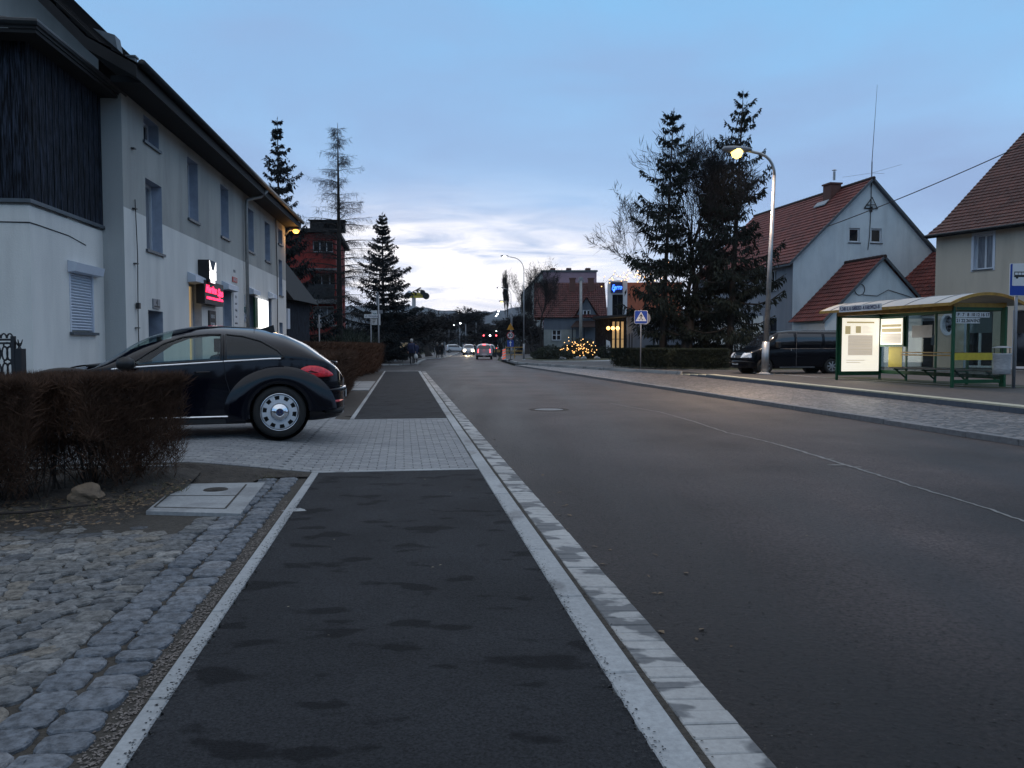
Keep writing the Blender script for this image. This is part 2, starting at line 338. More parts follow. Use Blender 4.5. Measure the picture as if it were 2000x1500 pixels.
M['dirt_dark'] = mat('joint_dirt', (.028,.024,.019), .95, .4, 30, bump=.8, bscale=60, col2=(.065,.056,.045))
M['pave'] = mat('old_pavement', (.040,.037,.036), .8, .35, 5, bump=.5, bscale=30, col2=(.075,.07,.068))
M['grass'] = mat('winter_grass', (.022,.028,.012), .95, .3, 6, bump=.9, bscale=40, col2=(.05,.055,.025))
M['cob'] = cobmat('bus_bay_setts')
M['stone'] = island('cobble_stone', [(.06,.064,.070),(.12,.12,.117),(.075,.08,.087),(.18,.175,.165),(.095,.10,.107),(.145,.128,.105),(.13,.133,.133),(.11,.102,.09)], .7, 1.0, 38, speck=.45)
M['sett'] = island('sett_stone', [(.085,.095,.11),(.12,.13,.145),(.075,.085,.10),(.15,.155,.165)], .65, 1.0, 38, speck=.42)
M['paver'] = island('paver_block', [(.20,.205,.215),(.235,.24,.245),(.175,.18,.19),(.255,.26,.26)], .75, .3, 120, speck=.15)
M['slabc'] = wetmat('concrete_slab', (.27,.28,.285), (.20,.205,.21), 30, (2,2,1), 2, (.5,.6), .85, .7, 0, .2)
M['white_wall'] = stuccomat('white_render', (.70,.69,.655), (.56,.56,.54))
M['beige_wall'] = stuccomat('grey_beige_render', (.40,.40,.375), (.22,.225,.22), scale=.8)
M['blue_wall'] = stuccomat('pale_gable_render', (.58,.66,.70), (.44,.52,.57), scale=.9, zscale=.6)
M['grey_wall'] = stuccomat('grey_render', (.27,.29,.33), (.18,.20,.235), scale=.8)
M['cream_wall'] = stuccomat('cream_render', (.50,.45,.37), (.43,.385,.32))
M['red_wall'] = stuccomat('red_render', (.25,.036,.030), (.11,.022,.02), scale=.7)
M['slate_wall'] = stuccomat('slate_blue_render', (.12,.14,.172), (.085,.10,.125))
M['orange_wall'] = mat('rust_panel', (.34,.10,.05), .7, .2, 2)
M['pink_wall'] = mat('pink_panel', (.30,.20,.25), .8, .1, 1)
M['panel_wall'] = mat('weathered_panel', (.16,.18,.18), .8, .25, 1, col2=(.30,.32,.31))
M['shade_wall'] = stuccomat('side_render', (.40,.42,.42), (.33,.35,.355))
M['tile'] = tilemat('red_roof_tiles', (.075,.022,.020), (.26,.065,.05))
M['tile_old'] = tilemat('old_roof_tiles', (.045,.018,.018), (.14,.045,.04))
M['tile_dark'] = tilemat('brown_roof_tiles', (.06,.028,.024), (.17,.07,.055))
M['roof_dark'] = mat('dark_roofing', (.006,.006,.007), .8, .3, 4)
M['gutter_metal'] = mat('zinc_gutter', (.022,.026,.03), .5, .2, 8, metal=.6)
M['pipe'] = mat('zinc_pipe', (.30,.30,.29), .5, .2, 5, metal=.2)
M['wood_old'] = mat('weathered_black_boards', (.005,.005,.006), .85, 0, 7, col2=(.055,.072,.11), stretch=(9,9,.45), thr=(.44,.74), spec=.15, bump=.4, bscale=30)
M['frame'] = mat('white_window_frame', (.55,.58,.62), .4, .05)
M['glass'] = mat('window_glass', (.010,.013,.018), .06, .3, 1.5, spec=.8)
M['glass_pale'] = mat('window_with_curtain', (.08,.09,.11), .15, 0, 5, col2=(.25,.27,.30), stretch=(6,6,.4), spec=.8)
M['glass_warm'] = mat('lit_window', (.3,.22,.12), .2, .2, 3, emit=(1,.68,.32), es=.26)
M['reveal'] = mat('window_reveal', (.33,.38,.47), .85, .2, 3)
M['sill'] = mat('dark_sill', (.07,.085,.10), .5, .2, 8)
M['shut'] = mat('shutter_white', (.55,.60,.68), .45, .05)
M['shut_dk'] = mat('shutter_slot', (.20,.25,.33), .5, .05)
M['black'] = mat('black_paint', (.008,.008,.009), .5, .2)
M['blackmat'] = mat('black_plastic', (.010,.010,.011), .7, .2)
M['rubber'] = mat('tyre_rubber', (.012,.012,.012), .8, .2, 30)
M['iron'] = mat('wrought_iron', (.012,.014,.018), .5, .2, 20)
M['zinc'] = mat('galvanised_steel', (.34,.35,.36), .38, .22, 5, metal=.75, bump=.05)
M['steel_gr'] = mat('grey_post', (.24,.25,.27), .5, .12, 5, metal=.3)
M['chrome'] = mat('chrome', (.75,.78,.82), .08, .05, metal=1)
M['paint_blue'] = mat('midnight_car_paint', (.0018,.0026,.0065), .10, .1, spec=.15, coat=.5)
M['paint_van'] = mat('dark_van_paint', (.002,.003,.006), .15, .1, spec=.15, coat=.2)
M['silver'] = mat('silver_car_paint', (.38,.39,.41), .3, .06, metal=.3, coat=.6)
M['white_paint'] = mat('white_car_paint', (.55,.57,.6), .3, .05, coat=.6)
M['carglass'] = glassmat('car_glass', (.74,.86,.82))
M['cartint'] = glassmat('tinted_car_glass', (.035,.04,.06))
M['darkglass'] = mat('dark_car_glass', (.008,.01,.014), .05, .1, spec=.9)
M['tail'] = mat('tail_lamp_red', (.80,.020,.035), .15, .35, 18, coat=.5)
M['tail_dk'] = mat('tail_lamp_dark', (.10,.004,.006), .15, .2, coat=1)
M['brake'] = mat('lit_brake_lamp', (.6,.02,.02), .3, .1, emit=(1,.07,.09), es=7)
M['head'] = mat('lit_head_lamp', (.8,.8,.7), .3, .1, emit=(1,.86,.60), es=16)
M['headoff'] = mat('clear_lamp', (.55,.62,.7), .1, .3, 20, coat=1)
M['plate'] = mat('number_plate', (.6,.6,.6), .4, .05)
M['bark'] = mat('bark', (.022,.018,.016), .9, .35, 12, bump=.6, bscale=30)
M['needle'] = mat('spruce_needles', (.010,.016,.013), .8, .5, 3, spec=.2)
M['needle_far'] = mat('dark_spruce_needles', (.008,.012,.014), .8, .4, 2, spec=.2)
M['twig'] = mat('bare_twigs', (.011,.010,.011), .9, .3, 5)
M['hedge'] = mat('hedge_twigs', (.050,.027,.018), .9, .5, 3, spec=.15, col2=(.13,.075,.050), thr=(.35,.75))
M['hedge_stem'] = mat('hedge_stems', (.022,.016,.013), .9, .4, 8)
M['leaf'] = mat('dry_leaf', (.12,.08,.045), .8, .5, 30)
M['bin'] = mat('weathered_bin_steel', (.24,.25,.265), .5, .3, 9, col2=(.36,.37,.38), stretch=(1,1,3))
M['leaf_pale'] = mat('pale_leaf', (.16,.13,.09), .8, .3, 30)
M['evergreen'] = mat('evergreen_shrub', (.012,.020,.010), .8, .4, 4)
M['rock'] = mat('tan_rock', (.24,.17,.11), .85, .4, 7, bump=.8, bscale=14, col2=(.12,.09,.065))
M['green'] = mat('green_shelter_paint', (.006,.075,.030), .4, .2, 4)
M['yellow'] = mat('yellow_paint', (.50,.40,.035), .5, .15, 6)
M['ochre'] = mat('ochre_fascia', (.34,.20,.035), .55, .3, 6)
M['roof_pc'] = mat('weathered_roof_sheet', (.42,.40,.35), .4, .15, 2, stretch=(1,1,1), col2=(.30,.31,.31))
M['wood'] = mat('bench_planks', (.10,.085,.07), .7, .3, 10, stretch=(1,12,12))
M['paneglass'] = glassmat('shelter_glass', (.80,.86,.85))
M['frost'] = mat('frosted_film', (.09,.12,.135), .5, .1, 3)
M['lightbox'] = mat('lit_poster', (.8,.8,.75), .4, 0, emit=(1,.93,.78), es=.72)
M['lb_grey'] = mat('poster_print', (.35,.33,.3), .5, .3, 3, emit=(.66,.58,.48), es=.62, stretch=(.2,.2,4))
M['lb_tan'] = mat('poster_tan', (.3,.25,.15), .5, .1, emit=(.6,.5,.28), es=.5)
M['white_sign'] = mat('white_sign_face', (.62,.64,.66), .4, .03)
M['grey_back'] = mat('sign_back', (.22,.23,.25), .5, .1, metal=.4)
M['blue_sign'] = mat('blue_sign_face', (.012,.055,.33), .35, .05)
M['yel_sign'] = mat('yellow_sign_face', (.62,.28,.025), .4, .05)
M['red_sign'] = mat('red_sign_face', (.42,.02,.02), .4, .05)
M['ink'] = mat('black_print', (.006,.006,.007), .5, 0)
M['navy'] = mat('navy_print', (.012,.02,.09), .5, 0)
M['led_red'] = mat('red_led_text', (.3,.01,.02), .4, 0, emit=(1,.02,.09), es=2.6)
M['led_white'] = mat('white_lit_panel', (.8,.8,.8), .4, 0, emit=(1,.98,.95), es=2.0)
M['led_m'] = mat('lit_letter', (.8,.8,.8), .4, 0, emit=(1,.97,.93), es=1.6)
M['neon'] = mat('blue_neon', (.02,.05,.5), .4, 0, emit=(.03,.12,1), es=5)
M['bulb'] = mat('lit_bulb', (.9,.8,.6), .4, 0, emit=(1,.50,.14), es=3)
M['sodium'] = mat('lit_sodium_lens', (.9,.8,.6), .4, 0, emit=(1,.70,.14), es=3.4)
M['orange_l'] = mat('lit_orange_lens', (.9,.6,.3), .4, 0, emit=(1,.40,.06), es=4)
M['white_l'] = mat('lit_white_lens', (.9,.9,.9), .4, 0, emit=(.95,.97,1), es=22)
M['fence_gr'] = mat('green_fence_sheet', (.010,.030,.024), .5, .2, 4)
M['jacket'] = mat('dark_blue_jacket', (.012,.018,.06), .8, .2, 20)
M['coat'] = mat('black_coat', (.008,.008,.010), .85, .2, 20)
M['trouser'] = mat('dark_trousers', (.010,.010,.013), .85, .2, 20)
M['skin'] = mat('skin', (.38,.22,.16), .6, .1)
M['hair'] = mat('grey_hair', (.42,.40,.38), .8, .2)
M['bag'] = mat('white_bag', (.6,.6,.6), .6, .1)
M['teal'] = mat('teal_print', (.05,.16,.17), .5, .3)
M['forest'] = mat('far_forest', (.007,.014,.020), .95, .4, .02, col2=(.014,.026,.034))
M['brick'] = mat('chimney_brick', (.11,.05,.04), .85, .4, 20, bump=.5)
M['lead'] = mat('roof_flashing', (.25,.27,.29), .5, .1, metal=.3)
# ================================================================ GROUND
rnd = random.Random(7)
SD, SR, SO = Vector((-.1357, .9907)), Vector((.9907, .1357)), Vector((-.975, 0))
def St(t, w, z=0.0):
    p = SO + SD*t + SR*w
    return (p.x, p.y, z)
XR = lambda Y: 8.74 - .158*Y          # right edge of the road
XK = lambda Y: 11.47 - .1043*Y        # painted kerb of the bus bay
gz = MB(); gz.poly([(-4000,-60,-.14),(4000,-60,-.14),(4000,4200,-.14),(-4000,4200,-.14)]); struct('ground', gz, M['grass'])
rd = MB()
rd.slab([St(-4,2.165), St(42.6,2.165), St(42.6,-60), (-62,56), (-8,56),(-6.9,59),(-7.9,70),(-8.5,80),(-7.6,86),(-7.8,100),(-14,260),(-60,900),(-45,900),(-6.5,260),(-1.7,117),(-1.4,75),(.05,55),(XR(-5),-5)], -.03, -.13)
struct('road', rd, M['road'])
def edge_dirt(m_):
    nt = m_.node_tree; N, L = nt.nodes.new, nt.links.new; b = nt.nodes['Principled BSDF']; src = b.inputs['Base Color'].links[0].from_socket
    tc = N('ShaderNodeTexCoord'); dt = N('ShaderNodeVectorMath'); dt.operation='DOT_PRODUCT'; L(tc.outputs['Object'], dt.inputs[0]); dt.inputs[1].default_value=(.9907,.1357,0)
    n = N('ShaderNodeTexNoise'); L(tc.outputs['Object'], n.inputs['Vector']); n.inputs['Scale'].default_value=1.1; n.inputs['Detail'].default_value=9; n.inputs['Roughness'].default_value=.7
    s = N('ShaderNodeMath'); s.operation='MULTIPLY_ADD'; L(n.outputs[0], s.inputs[0]); s.inputs[1].default_value=-2.2; L(dt.outputs['Value'], s.inputs[2])
    r = N('ShaderNodeMapRange'); L(s.outputs[0], r.inputs[0]); r.inputs[1].default_value=.25; r.inputs[2].default_value=2.3; r.inputs[3].default_value=.36; r.inputs[4].default_value=1.0; r.interpolation_type='SMOOTHSTEP'
    v = N('ShaderNodeVectorMath'); v.operation='SCALE'; L(src, v.inputs[0]); L(r.outputs[0], v.inputs['Scale']); L(v.outputs[0], b.inputs['Base Color'])
edge_dirt(M['road'])
# pale seam along the crown of the road
pts = [(1190,787),(1230,795),(1290,805),(1350,822),(1420,845),(1500,863),(1560,880),(1640,905),(1720,930),(1800,955),(1900,985),(2000,1018),(2200,1085),(2500,1190),(3100,1410)]
P = [G(x, y, -.03) for x, y in pts]; Q = []
for i in range(len(P)-1):
    for k in range(9):
        Q.append(P[i].lerp(P[i+1], k/9) + Vector((rnd.gauss(0,.008), rnd.gauss(0,.01), 0)))
sm = MB()
for i in range(len(Q)-1):
    w1, w2 = [.011 + .009*rnd.random() + .012*math.exp(-((q.y-10.0)/1.2)**2) for q in (Q[i], Q[i+1])]
    sm.poly([(Q[i].x-w1,Q[i].y,-.026),(Q[i].x+w1,Q[i].y,-.026),(Q[i+1].x+w2,Q[i+1].y,-.026),(Q[i+1].x-w2,Q[i+1].y,-.026)])
for x, y, s in ((1640,908,.13),(1668,912,.09),(1620,896,.07),(1690,918,.05)):
    c = G(x,y,-.024); n=9
    sm.poly([(c.x+s*(.7+.5*rnd.random())*math.cos(a*6.283/n), c.y+.3*s*(.7+.5*rnd.random())*math.sin(a*6.283/n), c.z+.002*rnd.random()*0) for a in range(n)])
struct('road_seam', sm, mat('pale_seam_filler', (.17,.165,.155), .7, .3, 14))
p_=G(576,996,.0075); ms_=MB(); ms_.poly([(p_.x+.10*(.7+.5*rnd.random())*math.cos(a*6.283/14), p_.y+.07*(.7+.5*rnd.random())*math.sin(a*6.283/14), .0078) for a in range(14)]); struct('mortar_stain', ms_, M['curb'])
# darker strip of grit and fresh asphalt beside the gutter
ed_ = MB(); L1=[]; ph=[rnd.uniform(0,6.28) for _ in range(4)]
for i in range(900):
    t = -2.5+i*.05; L1.append((t, 2.17+.42+.14*math.sin(t*.9+ph[0])+.10*math.sin(t*2.3+ph[1])+.05*math.sin(t*6.1+ph[2])+rnd.gauss(0,.03)))
for (t0,w0),(t1,w1) in zip(L1,L1[1:]): ed_.poly([St(t0,2.172,-.0262),St(t0,w0,-.0262),St(t1,w1,-.0262),St(t1,2.172,-.0262)])
#struct('road_edge_grit', ed_, mat('road_edge_dirt', (.016,.0145,.014), .9, .5, 35, bump=1.5, bscale=60, col2=(.034,.030,.028)))
# manhole cover in the road
mh = thing('manhole_cover', 'round iron manhole cover sunk in the road left of the centre seam', 'manhole cover', G(1072,800,-.03))
mb = MB(); mb.lathe([(.0,.006),(.30,.006),(.31,.002)], 28); mb.build('cover', M['kerb'], mh)
mb = MB(); mb.lathe([(.33,.002),(.34,.010),(.40,.010),(.44,.001)], 28); mb.build('rim', M['dirt'], mh)
# pavement in front: two runs of fresh asphalt, a paved driveway crossing between them
def rag(t0, t1, w0, w1, z=0.0, amp=.011, zb=-.1):
    n = int((t1-t0)/.025); L = [St(t0+(t1-t0)*i/n, w0+rnd.gauss(0,amp) if 0 < i < n else w0) for i in range(n+1)]
    Rr = [St(t0+(t1-t0)*i/n, w1+rnd.gauss(0,amp)) for i in range(n+1)]
    m = MB()
    for i in range(n): m.poly([(*L[i][:2],z),(*Rr[i][:2],z),(*Rr[i+1][:2],z),(*L[i+1][:2],z)])
    m.slab([St(t0,w0+.02),St(t1,w0+.02),St(t1,w1-.02),St(t0,w1-.02)], z-.004, zb)
    return m
struct('pavement_asphalt', rag(-3, 8.5, .075, 1.785, .004), M['asph_new'])
struct('pavement_asphalt', rag(14.72, 42.2, .075, 1.785, .004), M['asph_new'])
# kerb stones of the pavement (1 m pieces) and the gutter blocks
kb = MB()
def block(m, t0, t1, w0, w1, z, g=.004, c=.006, tilt=0.0, zb=-.1):
    t0, t1, w0, w1 = t0+g, t1-g, w0+g*.5, w1-g*.5
    a = [St(t0,w0,z-c),St(t1,w0,z-c),St(t1,w1,z-c+tilt),St(t0,w1,z-c+tilt)]
    b = [St(t0+c,w0+c,z),St(t1-c,w0+c,z),St(t1-c,w1-c,z+tilt),St(t0+c,w1-c,z+tilt)]
    l = [(x,y,zb) for x,y,_ in a]
    m.add(l+a+b, [(8,11,10,9)]+[(i,i+4,(i+1)%4+4,(i+1)%4) for i in range(4)]+[(4+i,8+i,8+(i+1)%4,4+(i+1)%4) for i in range(4)])
t = -3.0
while t < 8.4: block(kb, t, min(t+1,8.45), 0, .08, .012+rnd.gauss(0,.001)); t += 1
t = 14.7
while t < 42: block(kb, t, t+1, 0, .08, .012); t += 1
t = -3.0
while t < 42.3: block(kb, t, min(t+1, 42.4), 1.78, 1.92, .010+rnd.gauss(0,.001)); t += 1
for i in range(2): block(kb, 8.48+6.08*i, 8.57+6.08*i, .0, 1.775, .009, g=.003)
block(kb, 42.2, 42.32, 0, 1.775, .02)
struct('kerb_stones', kb, M['curb'])
gb = MB(); t = -3.0
while t < 42.2: block(gb, t, t+.103, 1.955, 2.165, -.008+rnd.gauss(0,.0015), g=.0025, tilt=-.008+rnd.gauss(0,.001), c=.005, zb=-.12); t += .103
struct('gutter_blocks', gb, M['gutter'])
js = MB(); js.slab([St(-4,1.93),St(42.3,1.93),St(42.3,2.17),St(-4,2.17)], -.027, -.13); js.slab([St(-4,1.9),St(42.3,1.9),St(42.3,1.958),St(-4,1.958)], -.012, -.13)
struct('gutter_joint', js, M['dirt_dark'])
# paved driveway of small concrete blocks, rising a little towards the yard
zy = lambda w: 0.0 if w > 0 else (-w/1.2*.13 if w > -1.2 else .13)
pv = MB()
def pblock(m, t, w, lt, lw, g=.0028, c=.004):
    zz = rnd.gauss(0,.0008)
    P = [(t+g,w+g),(t+lt-g,w+g),(t+lt-g,w+lw-g),(t+g,w+lw-g)]; Qi = [(t+g+c,w+g+c),(t+lt-g-c,w+g+c),(t+lt-g-c,w+lw-g-c),(t+g+c,w+lw-g-c)]
    a = [St(p,q,zy(q)+zz-.007) for p,q in P]; b = [St(p,q,zy(q)+zz+.001) for p,q in Qi]
    m.add(a+b, [(4,7,6,5)]+[(i,i+4,(i+1)%4+4,(i+1)%4) for i in range(4)])
i = 0; t = 8.58
while t < 14.52:
    w = 1.775
    if i % 2: pblock(pv, t, w-.1, .1, .1); w -= .1
    while w > -.25: pblock(pv, t, w-.2, .1, .2); w -= .2
    i += 1; t += .1
def lowt(w): return 8.58 + (-.08*min(0,w+.2))*0.9
t = 8.4; i = 0
while t < 15.4:
    w = -.26 - (.1 if i % 2 else 0)
    while w > -8.2:
        if t > 8.52 - .12*w*0 + .0: pblock(pv, t, w-.2, .1, .2)
        w -= .2
    i += 1; t += .1
struct('driveway_pavers', pv, M['paver'])
dj = MB(); dj.slab([St(8.55,1.78),St(14.7,1.78),St(14.7,-.2),St(8.55,-.2)], -.006, -.12)
for a, b in ((0,-1.2),(-1.2,-9.0)):
    dj.poly([St(8.38,a-(.0),zy(a)-.010),St(8.38,b,zy(b)-.010),St(15.5,b,zy(b)-.010),St(15.5,a,zy(a)-.010)])
struct('driveway_bed', dj, M['dirt_dark'])
de = MB()
for k in range(8):
    w = -.28-k*1.0
    a = [St(8.34,w-.98,zy(w-.98)+.002),St(8.34,w,zy(w)+.002),St(8.39,w,zy(w)+.002),St(8.39,w-.98,zy(w-.98)+.002)]
    de.add([(x,y,z-.1) for x,y,z in a]+a, [(4,5,6,7)]+[(i,(i+1)%4,(i+1)%4+4,i+4) for i in range(4)])
struct('driveway_edging', de, M['curb'])
# ---- cobbles in the near left corner
cb = MB(); st_ = MB()
def stone(m, t, w, ht, hw, ang, z=.010, irr=.12, n=16):
    z += rnd.gauss(0,.003); cut = [rnd.uniform(.90,1.0) for _ in range(4)]; R0=[]; ca, sa = math.cos(ang), math.sin(ang); tx, ty = rnd.gauss(0,.03), rnd.gauss(0,.03)
    for k in range(n):
        a = 6.283*(k+.5)/n+.02; c, s = math.cos(a), math.sin(a)
        e = 1/((abs(c)**12+abs(s)**12)**(1/12)); j = (1+rnd.uniform(-irr,irr)*.6)*(1-(1-cut[int(a/1.5708)%4])*min(1,abs(math.sin(2*a))**2))
        R0.append((c*e*ht*j, s*e*hw*j))
    def ring(sc, zz): return [St(t+(p*ca-q*sa)*sc, w+(p*sa+q*ca)*sc, zz+(p*tx+q*ty)*sc) for p,q in R0]
    V = ring(1.03,z-.045)+ring(1.0,z-.010)+[(x,y,q+rnd.gauss(0,.0016)) for x,y,q in ring(.91,z-.002)]+[(x,y,q+rnd.gauss(0,.0018)) for x,y,q in ring(.5,z+.001)]
    f = [(r*n+k,(r+1)*n+k,(r+1)*n+(k+1)%n,r*n+(k+1)%n) for r in range(3) for k in range(n)] + [tuple(3*n+k for k in range(n))[::-1]]
    m.add(V, f)
for w0, ww in ((-.185,.185),(-.378,.185)):
    t = -2.5 + rnd.random()*.1
    while t < 8.25:
        l = rnd.uniform(.13,.185)
        if not (t > 8.1): stone(st_, t+l/2, w0+rnd.gauss(0,.006), l/2-.003, ww/2-.002, rnd.gauss(0,.05), irr=.09)
        t += l
t = -2.5
while t < 6.25:
    l = rnd.uniform(.12,.17); stone(cb, t+l/2, -.558+rnd.gauss(0,.008), l/2-.003, .084, rnd.gauss(0,.08)); t += l
Rf = 1.15
for k in range(5):
    wc = -.645-.81-1.62*k; t0 = -3.0 + (.0 if k%2==0 else .07)
    while t0 < 6.0:
        th = -R(45) + rnd.uniform(0,R(4)); 
        while th < R(45):
            dl = rnd.uniform(.125,.185)/Rf; a = th+dl/2
            tt, w_ = t0+Rf*math.cos(a), wc+Rf*math.sin(a)
            if -1.5 < tt < 6.15 + .25*math.sin(w_*3) and w_ > -6.5:
                stone(cb, tt+rnd.gauss(0,.004), w_+rnd.gauss(0,.004), (.079*math.cos(a)**.55)-.002, dl*Rf/2-.002, -a+rnd.gauss(0,.06), irr=.15, z=.008 - max(0, tt-5.2)*.018)
            th += dl
        t0 += .152
struct('cobblestones', cb, M['stone'], smooth=False); struct('sett_rows', st_, M['sett'])
jd = MB(); jd.slab([St(-4,-.0),St(8.38,-.0),St(8.38,-9),St(-4,-9)], -.010, -.13); struct('joint_sand', jd, M['dirt_dark'])
# soil bank under the near hedge
sb = MB(); nx, ny = 90, 26; V=[]
for j in range(ny+1):
    for i in range(nx+1):
        w = -1.05-8.0*i/nx; t = 5.9+2.44*j/ny
        e = min(1, j/8)*min(1,(ny-j)/3)*min(1,i/3)
        edge = .55*max(0, 1-(i/nx)*7)
        V.append(St(t + edge*(1-j/ny), w, -.02+e*(.035+rnd.random()*.035+.02*math.sin(i*.7)*math.cos(j*.9))+(zy(w)+.005)*(j/ny)**2))
sb.add(V, [(j*(nx+1)+i,(j+1)*(nx+1)+i,(j+1)*(nx+1)+i+1,j*(nx+1)+i+1) for j in range(ny) for i in range(nx)])
struct('soil_bank', sb, M['dirt'], smooth=True)
sb = MB(); nn=24; V=[St(7.93+.43*j/5 if i>8 else 8.20+.16*j/5, .0-1.35*i/nn, .010+rnd.random()*.012*(0<j<5)+(zy(-1.35*i/nn)+.004)*(j/5)**1.5) for j in range(6) for i in range(nn+1)]; sb.add(V,[(j*(nn+1)+i,(j+1)*(nn+1)+i,(j+1)*(nn+1)+i+1,j*(nn+1)+i+1) for j in range(5) for i in range(nn)]); struct('soil_strip', sb, M['dirt'], smooth=True)
# concrete slab with an iron inspection cover
a, b, c, d = G(285,1003), G(470,1008), G(518,946), G(350,949)
cs = thing('concrete_cover_slab', 'square concrete slab with a small round iron lid beside the sett rows', 'access cover', (0,0,0))
m = MB(); m.slab([a,b,c,d], .020, -.1); m.build('slab', M['slabc'], cs)
m = MB()
def ln(m, p, q, w=.008, z=.0235):
    p, q = Vector((p.x,p.y,0)), Vector((q.x,q.y,0)); n = (q-p).cross(Vector((0,0,1))).normalized()*w
    m.poly([(p-n)+Vector((0,0,z)),(p+n)+Vector((0,0,z)),(q+n)+Vector((0,0,z)),(q-n)+Vector((0,0,z))])
q = lambda s, t: a.lerp(b,s).lerp(d.lerp(c,s),t)
ln(m,q(.04,.12),q(.80,.12)); ln(m,q(.80,.12),q(.80,.92),z=.0239); ln(m,q(.0,.52),q(.80,.52),z=.0237); ln(m,q(.04,.12),q(.04,.92),z=.0239)
m.build('slab_joints', M['dirt_dark'], cs)
m = MB(); cc = q(.50,.74); m.lathe([(0,.028),(.085,.028),(.09,.0255),(.105,.0255),(.11,.021)], 24, (cc.x,cc.y,0)); m.build('lid', M['dirt'], cs)
# ground beyond the parked car: yard soil, pale slab path
y2 = MB(); y2.slab([St(15.3,-.0),St(42.2,-.0),St(42.2,-14),St(15.3,-14)], .008, -.13)
struct('yard_soil', y2, M['dirt'])
y3 = MB()
for k in range(4):
    for j in range(3): y3.slab([St(24+k*1.5+.02,-.04-j*.5),St(25.5+k*1.5-.02,-.04-j*.5),St(25.5+k*1.5-.02,-.52-j*.5),St(24+k*1.5+.02,-.52-j*.5)], .03, -.1)
struct('garden_path', y3, M['slabc'])
# far side of the side street: pavement with a kerb, grass verge
fp = MB(); fp.slab([(-60,56),(-9.6,56),(-7.3,59),(-8.3,70),(-8.9,80),(-8.0,86),(-8.2,100),(-14.5,260),(-20,260),(-12.5,100),(-13.6,66),(-60,66)], .02, -.13); struct('far_pavement', fp, M['road_old'])
fk = MB(); pl = [(-60,55.8),(-9.5,55.8),(-7.1,58.9),(-8.1,70),(-8.7,80),(-7.8,86),(-8.0,100),(-14.3,260)]
for p, q_ in zip(pl, pl[1:]): fk.beam((*p,-.03),(*q_,-.03), .22, .14)
struct('far_kerb', fk, M['curb'])
# right-hand side: kerb line, bus bay in setts, painted kerb, pavement
bay = MB(); bay.slab([(XR(-5)+.2,-5),(XR(55)+.2,55),(1.2,54),(5.5,41.5),(XK(36.3),36.3),(XK(-5),-5)], .03, -.13)
struct('bus_bay', bay, M['cob'])
rk = MB(); t = -5.0
while t < 54:
    l = 1.0
    for o, w_, z in ((.0,.12,.062),(.15,.12,.052)):
        if o and t < 13: continue
        g = .006; x0, x1 = XR(t+g)+o, XR(t+l-g)+o; dz = rnd.gauss(0,.004)
        rk.slab([(x0,t+g),(x0+w_,t+g),(x1+w_,t+l-g),(x1,t+l-g)], z+dz, -.12)
    t += l
struct('bay_kerb_stones', rk, M['kerb'], bevel=.01)
yk, bk = MB(), MB()
for i in range(42):
    t0, t1 = -5+i*1.0, -4+i*1.0-.01
    z = .16 if t1 < 33 else .16 - (t1-33)*.03
    yk.slab([(XK(t0),t0),(XK(t0)+.34,t0),(XK(t1)+.34,t1),(XK(t1),t1)], z+.012, z-.02)
    bk.slab([(XK(t0)-.014,t0),(XK(t0)+.30,t0),(XK(t1)+.30,t1),(XK(t1)-.014,t1)], z-.022, -.12)
struct('painted_kerb_top', yk, M['yellow_kerb']); struct('painted_kerb_side', bk, M['blue_kerb'])
rp_ = MB(); rp_.slab([(XK(-5)+.3,-5),(XK(36)+.3,36),(5.6,41.6),(1.3,54),(.4,58),(-.9,75),(-1.2,117),(3,117),(3,75),(70,75),(70,-5)], .158, -.13)
struct('right_pavement', rp_, M['pave'])
pk = MB(); pl = [(XK(36.5)+.1,36.5),(5.6,41.6),(1.3,54),(.35,58),(-.95,75),(-1.25,117)]
for p, q_ in zip(pl, pl[1:]): pk.beam((*p,.10),(*q_,.10), .16, .15)
pl = [(16,22),(13.4,23.6),(11.6,29.5),(10.6,36.5)]
for p, q_ in zip(pl, pl[1:]): pk.beam((*p,.14),(*q_,.14), .10, .06)
pl = [(30,37.5),(9.5,39),(7.2,41.2),(2.5,54)]
for p, q_ in zip(pl, pl[1:]): pk.beam((*p,.14),(*q_,.14), .10, .06)
struct('pavement_edging', pk, M['curb'])
vg = MB()
vg.slab([(13.2,22.4),(11.4,29.8),(13.4,30.2),(15.5,22.4)], .168, .1)
vg.slab([(9.8,39.3),(7.5,41.4),(5.6,46.5),(11,50),(18,47),(18,39.3)], .168, .1)
vg.slab([(2.2,63),(1.0,76),(4,80),(12,78),(9,64)], .172, .1)
struct('grass_verge', vg, M['grass'])
wp = MB(); wp.slab([(2.6,60),(6.5,60.5),(9.5,64),(11.5,70),(9.8,71),(7.6,65),(5.2,62.2),(2.0,61.6)], .176, .1); struct('light_footpath', wp, M['slabc'])
# hills on the horizon with a tree line
hv=[]; nh=260
for j,(Y,sc) in enumerate(((1500,.12),(1900,.62),(2300,1.0),(2600,.75))):
    for i in range(nh+1):
        x = -2600+5200*i/nh; px = 1000+1560*x/2300
        h = 104 + 10*math.exp(-((px-790)/60)**2) - 7*math.exp(-((px-900)/50)**2) + 9*math.sin(x/310+.6)*(.3 if abs(x)<500 else 1) + 4*math.sin(x/97) + 2*math.sin(x/41)
        hv.append((x + rnd.uniform(-6,6), Y+40*math.sin(x/180+j), sc*h + (rnd.uniform(0,7) if j>=1 else 0)))
H_ = MB(); H_.add(hv, [(j*(nh+1)+i, j*(nh+1)+i+1, (j+1)*(nh+1)+i+1, (j+1)*(nh+1)+i) for j in range(3) for i in range(nh)])
struct('hills', H_, M['forest'])
